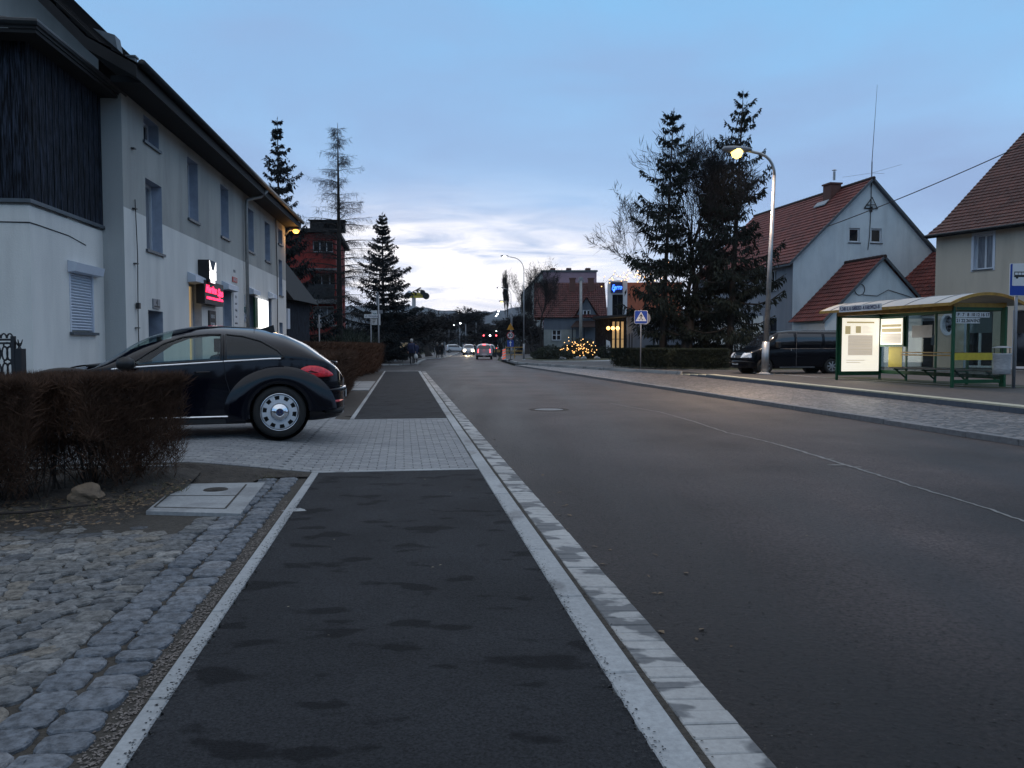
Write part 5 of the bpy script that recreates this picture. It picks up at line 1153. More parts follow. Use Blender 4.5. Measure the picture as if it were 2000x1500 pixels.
def larch(name, label, loc, h, rmax, seed):
    rg = np.random.default_rng(seed); t = thing(name, label, 'larch', loc); br = MB(); Ps, Ds, Ls, Ws = [], [], [], []
    nz = int(h*.78/.30)
    for i in range(nz):
        z = h*.20+h*.79*(i+rg.random())/nz; u = (z/h-.20)/.80
        for j in range(int(rg.integers(3,5))):
            a = rg.random()*6.283; L = max(.2, rmax*(1-u)**.72*rg.uniform(.5,1.1)*(.6+1.3*min(u,.3))); dirv = np.array([math.cos(a),math.sin(a),0]); n = max(5,int(L/.22)); s = np.linspace(0,1,n)
            pts = np.array([0,0,z])+dirv*(s*L)[:,None]+np.array([0,0,1])*((.32*s-.62*s**2+.30*s**3)*L*(1.0-.6*u)+u*.25*s*L)[:,None]
            br.tube([tuple(p) for p in pts[::2]],[max(.007,.013*L*(1-q)) for q in np.linspace(0,1,len(pts[::2]))],4,cap=False)
            nn = int(n*6.5); q = rg.random(nn)*.93+.07; idx=q*(n-1); lo=idx.astype(int).clip(0,n-2); f=(idx-lo)[:,None]; P = pts[lo]*(1-f)+pts[lo+1]*f; side=np.cross(dirv,[0,0,1])
            Ps.append(P); Ds.append(side*rg.normal(size=nn)[:,None]*.6+dirv*rg.uniform(0,.7,nn)[:,None]-np.array([0,0,1])*rg.uniform(-.15,1.1,nn)[:,None]); Ls.append(rg.uniform(.2,.62,nn)); Ws.append(np.full(nn,.017))
            P2 = P+Ds[-1]/np.linalg.norm(Ds[-1],axis=1,keepdims=True)*(Ls[-1]*.6)[:,None]; Ps.append(P2); Ds.append(Ds[-1]+rg.normal(size=(nn,3))*.6); Ls.append(rg.uniform(.1,.3,nn)); Ws.append(np.full(nn,.014))
    V,Q = leafquads(np.concatenate(Ps),np.concatenate(Ds),np.concatenate(Ls),np.concatenate(Ws),rg); npmesh('crown',V,Q,M['twig'],t)
    MB().tube([(0,0,-.1),(0,0,h*.3),(0,0,h*.7),(0,0,h)],[.24,.18,.09,.012],9).build('trunk',M['bark'],t,smooth=True); br.build('branches',M['bark'],t); return t
def bare_tree(name, label, loc, h, spread, seed, levels=5, r0=.22, fork=.28, up=.55, twig_w=.02, twn=9, cat='tree', group=None, nb=(3,4), first=.25, fan=1.0, ratio=.74):
    rg = random.Random(seed); t = thing(name, label, cat, loc, 0, group); tr, br = MB(), MB(); tips = []
    def grow(p, d, L, r, lv):
        n = 4; pts=[p]; rr=[r]; q = p.copy(); dd = d.copy()
        for i in range(n):
            dd = (dd+Vector((rg.gauss(0,.10),rg.gauss(0,.10),rg.gauss(0,.05)+.05))).normalized(); q = q+dd*L/n; pts.append(q.copy()); rr.append(r*(1-.5*(i+1)/n))
        (tr if lv==0 else br).tube(pts, rr, 8 if lv==0 else 5 if lv<3 else 3, cap=False)
        if lv >= 2: tips.extend((pts[i], dd) for i in range(1,n+1))
        if lv >= levels: return
        k = rg.randint(*nb)
        for j in range(k):
            i = n if j < 2 else rg.randint(2,n); b = pts[i]; a = rg.random()*6.283; ang = rg.uniform(.3,.75)*fan
            ax = dd.cross(Vector((math.cos(a),math.sin(a),.1))).normalized(); nd = (Matrix.Rotation(ang,3,ax)@dd); nd.z += up*.3; grow(b, nd.normalized(), L*rg.uniform(.62,.9)*(ratio/.74), rr[i]*.72, lv+1)
    L0 = h*first; grow(Vector((0,0,0)), Vector((0,0,1)), L0, r0, 0)
    mz = max(p.z for p,_ in tips)+.3; g = np.random.default_rng(seed)
    P = np.repeat(np.array([tuple(p) for p,_ in tips]), twn, 0); Dn = np.repeat(np.array([tuple(d) for _,d in tips]), twn, 0)+g.normal(size=(len(P),3))*.75+[0,0,.25]
    V,Q = leafquads(P,Dn,g.uniform(.25,.9,len(P))*mz/14,np.full(len(P),twig_w),g)
    c = npmesh('crown',V,Q,M['twig'],t); tr.build('trunk',M['bark'],t,smooth=True); br.build('limbs',M['bark'],t)
    sxy = spread/max(1e-3,max(np.percentile(np.abs(V[:,0]),97),np.percentile(np.abs(V[:,1]),97)))
    t.scale = (sxy,sxy,h/mz); return t
def hedge(name, label, pts, width, h, seed, n, m='hedge', zg=0.0, tw=.006, tl=(.10,.26), stems=True, open_low=.35, gap=None, group=None, bottom=.0, top_dn=1):
    """clipped bare-twig hedge along a polyline of ground points"""
    rg = np.random.default_rng(seed); P = np.array([p[:2] for p in pts],float); seg = np.linalg.norm(np.diff(P,axis=0),axis=1); cum = np.r_[0,np.cumsum(seg)]; T = cum[-1]
    t = thing(name, label, 'hedge', (P[0][0],P[0][1],zg), 0, group); off = np.array([P[0][0],P[0][1],0])
    def place(s, lat, z):
        k = np.searchsorted(cum, s, 'right').clip(1,len(cum)-1)-1; f = (s-cum[k])/seg[k]; d = (P[k+1]-P[k])/seg[k][:,None]; nrm = np.stack([d[:,1],-d[:,0]],1)
        xy = P[k]+d*(f*seg[k])[:,None]+nrm*lat[:,None]; return np.c_[xy,z]-off
    s = rg.random(n)*T; u = rg.random(n); z = h*(bottom+(1-bottom)*u**.72); surf = rg.random(n)
    lat = (rg.random(n)-.5)*width; edge = surf < .6; lat = np.where(edge, np.sign(lat)*width*(.5-abs(rg.normal(size=n))*.05), lat)
    topm = rg.random(n) < .16*top_dn; z = np.where(topm, h-abs(rg.normal(size=n))*.04, z)
    z += .02*np.sin(s*3.1)+.015*np.sin(s*7.7+2); lat *= (1+.05*np.sin(s*2.3))*(.72+.28*np.minimum(1,z/h/.35))
    keep = rg.random(n) < np.clip((z/h)/open_low,.10,1)
    if gap: keep &= ~((abs(s-gap[0]) < gap[1]*(.7+.6*rg.random(n))) & (z < h*gap[2]) & (rg.random(n)<.93))
    s, lat, z = s[keep], lat[keep], z[keep]; k = len(s); Pp = place(s,lat,z)
    dr = rg.normal(size=(k,3))*[.6,.6,.35]+[0,0,.75]; Ln = rg.uniform(*tl,k); zt = Pp[:,2]+Ln*.6; Pp[:,2] -= np.maximum(0, zt-h-.03)
    V,Q = leafquads(Pp,dr,Ln,rg.uniform(.6,1.4,k)*tw,rg); npmesh('twigs',V,Q,M[m],t)
    if stems:
        sm_ = MB(); r2 = random.Random(seed); x = .05
        while x < T-.03:
            skip = gap and abs(x-gap[0]) < gap[1]*.85
            b = place(np.array([x]),np.array([r2.gauss(0,width*.12)]),np.array([-.02]))[0]
            for j in range(3 if skip else 9):
                q = Vector(b)+Vector((r2.gauss(0,.03),r2.gauss(0,.03),0)); tgt = Vector(place(np.array([min(max(x+r2.gauss(0,.17),0),T)]),np.array([r2.uniform(-.45,.45)*width]),np.array([h*r2.uniform(.45,.85)]))[0])
                mid = q.lerp(tgt,.5)+Vector((r2.gauss(0,.03),r2.gauss(0,.03),0)); rr = r2.uniform(.003,.008); sm_.tube([q,mid,tgt],[rr*1.3,rr,rr*.5],4,cap=False)
            x += .13
        sm_.build('stems', M['hedge_stem'], t)
    return t
g0 = lambda x, y, z=0: G(x, y, z)
# near hedge in the left corner
a = D(-460,720,6.3); b = D(90,720,6.75); c = D(282,720,7.75)
nh_ = hedge('clipped_hedge', 'bare brown clipped hedge in the near left corner, in front of the black car', [(a.x,a.y),(b.x,b.y),(c.x,c.y)], .95, 1.035, 11, 120000, zg=.02, tw=.0052, tl=(.07,.19), open_low=.30, gap=((b.xy-a.xy).length+.12,.17,.50))
# end plants of that hedge, leaning out
# hedges beyond the car, along the pavement and across the corner
hedge('clipped_hedge', 'low brown clipped hedge directly behind the rear of the black car', [St(17.2,-.75),St(23.2,-.85)], .9, 1.16, 12, 34000, tw=.008, tl=(.10,.24), open_low=.12)
hedge('clipped_hedge', 'brown clipped hedge ending at the side street before the green fence', [St(22,-2.9),St(31,-1.45),St(41.0,-.55)], 1.1, 1.40, 13, 56000, tw=.013, tl=(.14,.3), open_low=.10)
hedge('clipped_hedge', 'dark clipped hedge in front of the spruces on the right, left run', [(5.7,43.2),(8.2,40.4)], 1.1, 1.0, 14, 22000, m='evergreen', zg=.16, tw=.03, tl=(.10,.25), open_low=.06, stems=False)
hedge('clipped_hedge', 'dark clipped hedge in front of the spruces reaching the van', [(8.3,40.2),(10.7,39.6)], 1.1, .98, 15, 20000, m='evergreen', zg=.16, tw=.03, tl=(.10,.25), open_low=.06, stems=False)
hedge('clipped_hedge', 'low clipped hedge right behind the spruce trunks, along the white wall', [(8.0,47.5),(12.4,46.4)], 1.0, 1.15, 16, 16000, m='evergreen', zg=.16, tw=.03, tl=(.12,.28), open_low=.05, stems=False)
# grass tufts and weeds at the soil edge
g = np.random.default_rng(5); cs_ = [G(x,y,.03) for x,y in ((330,938),(345,945),(312,958),(300,975),(180,1000),(60,1010),(250,985),(120,1004),(520,938),(350,960),(15,1015))]
P = np.concatenate([np.array(tuple(c))+g.normal(size=(34,3))*[.045,.05,.0] for c in cs_]); V,Q = leafquads(P,g.normal(size=P.shape)*[.5,.5,.2]+[0,0,.9],g.uniform(.03,.12,len(P)),np.full(len(P),.005),g)
tag(npmesh('weeds',V,Q,mat('dry_grass',(.07,.065,.03),.9,.5,30,col2=(.15,.13,.07))),kind='stuff')
# conifers
def base(px, Y): p = D(px,690,Y); return (p.x,Y,.12)
def ht(px, py, Y): return D(px,py,Y).z-.12
spruce('spruce_tree','tall dark spruce rising behind the far end of the long house',base(548,46),ht(548,233,46),3.3,21,zb=.06,droop=.8,dens=1.7,whorl=.38,m='needle_far')
larch('larch_tree','slender bare larch with drooping twigs in front of the red building',base(664,52),ht(664,240,52),4.3,22)
spruce('spruce_tree','broad dark spruce with a narrow tip right of the red building',base(749,62),ht(749,415,62),3.6,23,zb=.03,droop=.15,dens=2.1,gaps=.05,shape=.85,whorl=.30,m='needle_far')
spruce('spruce_tree','tall thin spruce, leftmost of the conifers on the right verge',base(1291,45),ht(1312,214,45),2.75,24,zb=.15,droop=.95,dens=1.45,lean=.041,whorl=.42,shape=.55,gaps=.30,ln=1.15)
spruce('spruce_tree','thin spruce with a broken look between the bare tree and the tallest spruce',base(1376,46),ht(1400,308,46),2.6,25,zb=.12,droop=.9,dens=1.9,lean=.057,whorl=.38,shape=.5,gaps=.18,ln=1.15)
spruce('spruce_tree','tallest spruce on the right verge, beside the big street lamp',base(1423,44),ht(1447,178,44),3.1,26,zb=.12,droop=.9,dens=1.35,lean=.041,whorl=.42,shape=.62,trunk_r=.22,gaps=.30,ln=1.15)
bare_tree('deciduous_tree','wide bare deciduous tree with fine branches among the right-hand spruces',base(1338,45),ht(1338,222,45),3.5,31,levels=5,r0=.34,twn=2,twig_w=.030,first=.24,up=.85,fan=.85,nb=(3,4))
bare_tree('deciduous_tree','bare leaning tree with a fan of branches, left of the right-hand spruces',base(1300,47),ht(1240,330,47),3.7,37,levels=5,r0=.18,twn=2,twig_w=.024,first=.22,up=.75,fan=1.0,nb=(2,4))
bare_tree('deciduous_tree','bare rounded tree in front of the red-roofed cottage',base(1062,86),ht(1062,500,86),3.3,33,levels=5,r0=.26,twn=2,twig_w=.028,first=.25,up=.8,fan=.75)
bare_tree('deciduous_tree','smaller bare tree beside the graffiti wall, left of the rounded one',base(1042,90),ht(1042,545,90),1.7,34,levels=5,r0=.14,twn=2,twig_w=.03,first=.25,up=.6)
bare_tree('poplar_tree','narrow upright bare poplar behind the 30 sign',base(995,128),ht(995,524,128),1.0,35,levels=5,r0=.16,twn=4,twig_w=.04,first=.15,up=2.2,fan=.35,cat='poplar')
proto = bare_tree('deciduous_tree','low bare tree above the green fence, nearest of the roadside row',base(815,80),ht(815,606,80),3.2,36,levels=5,r0=.14,twn=3,twig_w=.03,first=.16,group='bare trees in the distance')
for i,(px,py,Y,sc,lb) in enumerate(((838,596,92,1.0,'bare tree behind the person with the white bag'),(860,600,112,1.05,'bare tree over the two walkers'),(787,604,70,.95,'bare tree just right of the broad spruce, behind the fence'),(905,592,190,2.5,'large round bare tree at the end of the road, left of the truck'),(928,600,200,2.1,'round bare tree at the end of the road above the truck'),(880,612,170,1.7,'bare tree at the road end above the oncoming car'),(948,628,160,1.2,'low dark tree right above the stopped truck'),(975,618,150,1.3,'dark tree behind the second street lamp on the right'),(1010,610,118,1.3,'dark bare tree behind the yellow works sign'),(1030,602,112,1.2,'bare tree at the left end of the pink block'))):
    b_ = base(px,Y); tgt = ht(px,py,Y); d0 = dup(proto, b_, 1.3*i+.5, lb); k = tgt/ (ht(815,606,80)); d0.scale = (proto.scale[0]*sc, proto.scale[1]*sc, proto.scale[2]*k)
# masses of undergrowth along the far road
def thicket(name, label, x0, x1, Y0, Y1, h, n, seed, m='twig', w=.06, l=(.4,1.3)):
    g = np.random.default_rng(seed); x = g.uniform(x0,x1,n); y = g.uniform(Y0,Y1,n); hh = h*(.55+.45*np.sin(x*.9+seed)*np.sin(y*.3+1)+.0)+.8; z = g.random(n)**1.3*hh
    V,Q = leafquads(np.c_[x,y,z],g.normal(size=(n,3))*.6+[0,0,.7],g.uniform(*l,n),np.full(n,w),g); return tag(npmesh(name,V,Q,M[m]),label,'undergrowth',kind='stuff')
thicket('undergrowth','dark undergrowth behind the green fence',-25,-11.0,67,90,3.6,9000,41,w=.05)
thicket('undergrowth','dark undergrowth left of the distant road',-30,-14.5,110,180,5,9000,42,w=.11)
thicket('undergrowth','dark undergrowth right of the distant road',3,9,120,190,5,9000,43,w=.11)
thicket('distant_wood','dark wood closing the far end of the road',-75,60,300,380,9,22000,44,m='forest',w=.4,l=(1,3))
thicket('undergrowth','brown shrubs below the broad spruce and the signposts',-16,-9.4,58.5,66,1.7,7000,45,w=.03,m='twig')
thicket('undergrowth','ivy and shrubs at the foot of the red building',-16,-9.5,50,56,1.2,6000,46,w=.05,m='evergreen')
# shrubs by the restaurant, one hung with lights
def shrub(name, label, c, r, h, n, seed, m='evergreen', w=.05):
    g = np.random.default_rng(seed); t = thing(name,label,'shrub',c); v = g.normal(size=(n,3)); v /= np.linalg.norm(v,axis=1,keepdims=True); rad = g.uniform(.35,1,n)**.5*(1+.15*np.sin(v[:,0]*5+seed)*np.cos(v[:,1]*4)); P = v*rad[:,None]*[r,r,h*.55]+[0,0,h*.5]; P[:,2] = abs(P[:,2])
    V,Q = leafquads(P,v*.7+g.normal(size=(n,3))*.5+[0,0,.2],g.uniform(.08,.22,n)*max(.7,r),np.full(n,w),g); npmesh('foliage',V,Q,M[m],t)
    st = MB(); rr = random.Random(seed)
    for i in range(9): a_=rr.random()*6.28; st.tube([(0,0,0),(r*.3*math.cos(a_),r*.3*math.sin(a_),h*.4),(r*.6*math.cos(a_),r*.6*math.sin(a_),h*.75)],[.03,.02,.008],5)
    st.build('stems',M['bark'],t); return t
for i,(px,Y,r,h,lb) in enumerate(((1112,73,1.0,1.15,'leftmost dark shrub hung with string lights'),(1136,72,1.25,1.75,'largest dark shrub hung with string lights'),(1158,73,.9,1.0,'rightmost dark shrub hung with string lights'),(1181,75,.8,1.1,'round potted shrub beside the restaurant door'),(1075,76,1.3,1.1,'dark shrub under the cottage window'),(1062,70,1.2,.7,'low dark shrub on the grass verge by the second lamp post'),(1085,69,1.4,.65,'low dark shrub between the footpath and the second lamp post'))):
    p = D(px,690,Y); shrub('garden_shrub', lb, (p.x,Y,.17), r, h, 2600, 60+i)
p = D(1440,690,46); shrub('garden_shrub','dark bush against the grey house wall behind the van bonnet',(p.x,46,.15),.8,2.6,2600,71)
q0, q1, q2 = D(1099,688,71.6), D(1132,671,70.9), D(1160,688,71.8)
string_lights('bush_string_lights','tangle of warm string lights glowing over the garden shrubs',[q0,D(1112,676,71.2),D(1120,683,70.9),q1,D(1140,676,70.7),D(1148,690,70.9),D(1152,677,71.3),q2],70,.045,.30,8)
lt = bpy.data.lights.new('bush_light','POINT'); lt.energy=25; lt.color=(1,.55,.2); lt.shadow_soft_size=.6
lo3 = bpy.data.objects.new('bush_light', lt); C.objects.link(lo3); p = D(1135,685,70.5); lo3.location=(p.x,70.3,1.3)
for i,(px,py,Y) in enumerate(((1126,692,69.5),(1140,690,69),(1166,691,70),(1098,694,68))):
    bm = bmesh.new(); bmesh.ops.create_icosphere(bm, subdivisions=2, radius=1)
    for v in bm.verts: v.co = v.co*(.8+.25*math.sin(v.co.x*4+i)*math.cos(v.co.y*3)); v.co.x*=.42; v.co.y*=.3; v.co.z*=.22
    me = bpy.data.meshes.new('garden_rock'); bm.to_mesh(me); bm.free(); me.materials.append(M['slabc']); o = bpy.data.objects.new('garden_rock',me); C.objects.link(o); q = D(px,690,Y); o.location=(q.x,Y,.24)
    tag(o, ('pale rock left of centre below the lit shrubs','pale rock right under the brightest string lights','pale rock at the foot of the potted shrub','pale rock at the left end of the light footpath')[i],'rock','rocks edging the restaurant garden')
# ================================================================ CARS
def smooth_prof(pts, xs, k=5):
    y = np.interp(xs, [p[0] for p in pts], [p[1] for p in pts]); 
    for _ in range(3):
        yp = np.pad(y, k, mode='edge'); y = np.convolve(yp, np.ones(2*k+1)/(2*k+1), 'valid')
    return y
def inpoly(p, poly):
    x, y = p; c = False; j = len(poly)-1
    for i in range(len(poly)):
        (xi, yi), (xj, yj) = poly[i], poly[j]
        if (yi > y) != (yj > y) and x < (xj-xi)*(y-yi)/(yj-yi)+xi: c = not c
        j = i
    return c
class Car:
    """x forward from rear axle, y to the left, z up"""
    def __init__(s, spec):
        s.p = spec; r, f = spec['rear'], spec['front']; n = spec.get('n', 200); s.xs = np.linspace(-r, f, n); k = spec.get('sm', 4)
        s.top = smooth_prof(spec['top'], s.xs, k); s.bot = smooth_prof(spec['bot'], s.xs, 2)
        s.belt = np.minimum(np.interp(s.xs, *zip(*spec['belt'])), s.top-.03*0 - .10*np.clip(s.top-s.bot,0,1)); s.belt = np.maximum(s.belt, s.bot+.1)
        xc, L = (f-r)/2, (f+r)/2; e = np.clip(1-np.abs((s.xs-xc)/(L*1.0005))**spec.get('nose',9), 0, 1)**(1/spec.get('nose2',3.2)); s.W = np.interp(s.xs, *zip(*spec['half']))*e
        s.ne = spec.get('sq', 2.3)
    def sec(s, i):
        W, zb, zl, zt = s.W[i], s.bot[i], s.belt[i], s.top[i]; P = []
        nl, nu = s.p.get('nl', 26), s.p.get('nu', 40)
        for j in range(nl+1):
            u = j/nl; z = zb+(zl-zb)*u; y = W*(1-.10*(1-min(1,u/.12))**2)*(1-.035*max(0,(u-.55)/.45)**2)*(1-.02*(1-u)); P.append((y, z))
        yb = P[-1][0]; rake = s.p.get('rake', .0)
        for j in range(1, nu+1):
            a = (j/nu)**.92*math.pi/2; c, d = max(0,math.cos(a)), math.sin(a); P.append((yb*c**(2/s.ne), zl+(zt-zl)*d**(2/s.p.get('sqz',s.ne))))
        return P
    def build(s, name, label, cat, loc, rz, cls, mats, group=None, pane_mirror=True):
        t = thing(name, label, cat, loc, rz, group); S_ = [s.sec(i) for i in range(len(s.xs))]; m_ = len(S_[0]); ns = len(S_)
        V = []; 
        for i in range(ns):
            for j in range(m_): V.append((s.xs[i], S_[i][j][0], S_[i][j][1]))
            for j in range(m_-2, -1, -1): V.append((s.xs[i], -S_[i][j][0], S_[i][j][1]))
        w = 2*m_-1; parts = {}; Va = np.array(V)
        for i in range(ns-1):
            for j in range(w-1):
                q = (i*w+j, (i+1)*w+j, (i+1)*w+j+1, i*w+j+1); c = Va[list(q)].mean(0); jj = min(j, w-2-j)
                side = 1 if j < m_-1 else -1; u = (jj+.5)/(m_-1)
                k = cls(c[0], abs(c[1]), c[2], s.p.get('nl',26)/(m_-1), u, i)
                if k: parts.setdefault(k, []).append(q)
        # close the ends and floor
        fl = [(i*w, i*w+w-1, (i+1)*w+w-1, (i+1)*w) for i in range(ns-1)]
        parts.setdefault('underside', []).extend(fl); parts['body'].append(tuple(range(w))); parts['body'].append(tuple((ns-1)*w+j for j in range(w))[::-1])
        s.objs = {}; jobs = []
        for k, fs in parts.items():
            if k in ('side_window','quarter_window','tail_lamp','head_lamp'):
                L_ = [f for f in fs if sum(V[v][1] for v in f) > 0]; jobs += [(k, L_), (k, [f for f in fs if sum(V[v][1] for v in f) <= 0])]
            else: jobs.append((k, fs))
        for k, fs in jobs:
            if not fs: continue
            used = sorted({v for f in fs for v in f}); mp = {v: i for i, v in enumerate(used)}
            me = bpy.data.meshes.new(k); me.from_pydata([V[v] for v in used], [], [tuple(mp[v] for v in f) for f in fs]); me.materials.append(M[mats.get(k,'blackmat')]); me.polygons.foreach_set('use_smooth', [len(f)==4 for f in fs]); me.update()
            o = bpy.data.objects.new(k, me); C.objects.link(o); o.parent = t; s.objs[k] = o
        s.t = t; return t
    def ysurf(s, x, z):
        i = int(np.clip(np.searchsorted(s.xs, x), 0, len(s.xs)-1)); P = s.sec(i)
        for (a, b), (c, d) in zip(P, P[1:]):
            if b <= z <= d or d <= z <= b: return a+(c-a)*((z-b)/(d-b) if d != b else 0)
        return P[-1][0]
def wheel(par, x, y, r, w, side, style='spoke', rim=None):
    """axis along y, outer face towards side*y"""
    t = MB(); h = w/2
    t.lathe([(r*.66,-h),(r*.90,-h),(r*.985,-h*.75),(r,-h*.4),(r,h*.4),(r*.985,h*.75),(r*.90,h),(r*.68,h),(r*.66,h*.6)], 44, (x,y,r), 'y')
    o = t.build('wheel', M['rubber'], par, smooth=True)
    rr = rim or r*.68; m = MB(); sgn = side; f = lambda d: y+sgn*d
    def ringp(prof, mm, nm, n=40): 
        q = MB(); q.lathe([(a*rr, sgn*b) for a,b in prof], n, (x,y,r), 'y'); return q.build(nm, mm, o, smooth=True)
    if style == 'retro':
        ringp([(1.0,h*.95),(.985,h*1.08),(.95,h*1.05),(.93,h*.80)], M['chrome'], 'rim')
        d = MB(); nsl = 10   # white dish with dark slots near the edge
        r0_, r1_, r2_, r3_ = .93*rr, .86*rr, .66*rr, .40*rr; ya, yb_, yc = f(h*.86), f(h*.92), f(h*.98)
        nseg = nsl*6
        def pt(rad, a, yy): return (x+rad*math.cos(a), yy, r+rad*math.sin(a))
        for k in range(nseg):
            a0, a1 = 6.283185*k/nseg, 6.283185*(k+1)/nseg; slot = (k % 6) in (0,1,2)
            d.poly([pt(r0_,a0,ya),pt(r0_,a1,ya),pt(r1_,a1,yb_),pt(r1_,a0,yb_)])
            if not slot: d.poly([pt(r1_,a0,yb_),pt(r1_,a1,yb_),pt(r2_,a1,yc),pt(r2_,a0,yc)])
            d.poly([pt(r2_,a0,yc),pt(r2_,a1,yc),pt(r3_,a1,yc),pt(r3_,a0,yc)])
        d.build('wheel_disc', M['frame'], o)
        ringp([(.93,h*.35),(.4,h*.35),(.3,h*.4)], M['black'], 'brake_drum')
        ringp([(.50,h*.96),(.50,h*1.02),(.46,h*1.20),(.36,h*1.42),(.24,h*1.58),(.16,h*1.63),(0,h*1.64)], M['chrome'], 'hub_cap')
        e = MB(); yy = f(h*1.66); R_ = .215*rr; e.tube([(x+R_*math.cos(6.283*k/24), yy, r+R_*math.sin(6.283*k/24)) for k in range(25)], .0045, 6)
        def st(a,b): e.beam((x+a[0]*R_,yy,r+a[1]*R_),(x+b[0]*R_,yy,r+b[1]*R_),.0075)
        st((-.38,.88),(-.0,.12)); st((.38,.88),(0,.12)); st((-.82,.50),(-.42,-.82)); st((-.42,-.82),(0,.02)); st((0,.02),(.42,-.82)); st((.42,-.82),(.82,.50))
        e.build('emblem', M['chrome'], o); q = MB(); q.lathe([(0,sgn*h*1.645),(.20*rr,sgn*h*1.645)],20,(x,y,r),'y'); q.build('emblem_disc', M['navy'], o)
    else:
        ringp([(1.0,h*.95),(.97,h*1.05),(.92,h*.9),(.90,h*.3),(.2,h*.25)], M['blackmat'] , 'rim')
        q = MB(); n = 7
        for k in range(n):
            a = 6.283*k/n; c, s_ = math.cos(a), math.sin(a)
            q.add([(x+rr*(.14*c-.12*s_),f(h*.98),r+rr*(.14*s_+.12*c)),(x+rr*(.14*c+.12*s_),f(h*.98),r+rr*(.14*s_-.12*c)),(x+rr*(.94*c+.15*s_),f(h*.95),r+rr*(.94*s_-.15*c)),(x+rr*(.94*c-.15*s_),f(h*.95),r+rr*(.94*s_+.15*c))],[(0,1,2,3)])
        q.lathe([(rr*.9,sgn*h*.9),(rr*1.0,sgn*h*1.02),(rr*1.0,sgn*h*.9)],32,(x,y,r),'y'); q.lathe([(0,sgn*h*1.08),(rr*.2,sgn*h*1.06),(rr*.24,sgn*h*.9)],14,(x,y,r),'y'); q.build('hub_cap', M['zinc'], o)
    return o

# ---- the black retro coupe
B = dict(rear=.92, front=3.37, n=330, nl=34, nu=58, sm=4, sq=2.15, sqz=2.0, nose=10, nose2=3.0,
    top=[(-.95,.60),(-.90,.78),(-.83,.93),(-.74,1.00),(-.66,1.05),(-.41,1.25),(-.125,1.385),(.29,1.475),(.76,1.505),(1.10,1.492),(1.40,1.43),(1.65,1.35),(1.85,1.245),(2.05,1.10),(2.20,.99),(2.35,.965),(2.6,.93),(2.9,.865),(3.15,.77),(3.32,.62),(3.37,.5)],
    bot=[(-.92,.30),(-.80,.24),(-.5,.21),(0,.2),(2.6,.19),(3.2,.22),(3.37,.30)], belt=[(-.92,.84),(-.6,1.00),(-.3,1.04),(.10,1.045),(1.81,.945),(2.3,.92),(3.37,.75)],
    half=[(-.92,.80),(-.3,.815),(.3,.83),(1.3,.84),(2.3,.82),(3.37,.78)])
bc = Car(B); WR = .345; AX = 2.54
q1w = [(1.83,.965),(1.62,1.12),(1.42,1.25),(1.20,1.335),(.90,1.372),(.72,1.372),(.73,1.033)]
q2w = [(.66,1.036),(.66,1.372),(.45,1.350),(.22,1.285),(.02,1.165),(-.07,1.075),(.0,1.052)]
tail = [(-.25,.83),(-.28,.885),(-.37,.92),(-.50,.912),(-.61,.865),(-.69,.80),(-.66,.772),(-.50,.762),(-.34,.768)]
def bcls(x, y, z, ub, u, i):
    d0 = math.hypot(x, z-WR); d1 = math.hypot(x-AX, z-WR)
    if u < ub and (d0 < .40 or d1 < .40) and y > .5: return None
    if u > ub and y > .30:
        if inpoly((x,z), q1w): return 'side_window'
        if inpoly((x,z), q2w): return 'quarter_window'
    if u > ub and y < .56 and 1.30 < x+ (0) and z > .985 and z < 1.445 and x > 1.33: return 'windscreen'
    if u > ub and y < .50-.0*z and -.62 < x < -.02 and z > 1.08: return 'rear_window'
    return 'body'
rz_b = math.atan2(-.309, -.951)
hx_, hy_ = -.951, -.309; lx, ly = -hy_, hx_   # left-hand normal of the car (towards the camera)
Pn = Vector((-3.10, 10.62)); orig = Pn - Vector((lx, ly))*.82
car = bc.build('parked_car', 'black retro two-door coupe with chrome hub caps parked across the driveway', 'car', (orig.x, orig.y, .125), rz_b, bcls,
    dict(body='paint_blue', side_window='carglass', quarter_window='cartint', windscreen='carglass', rear_window='cartint', underside='blackmat'))
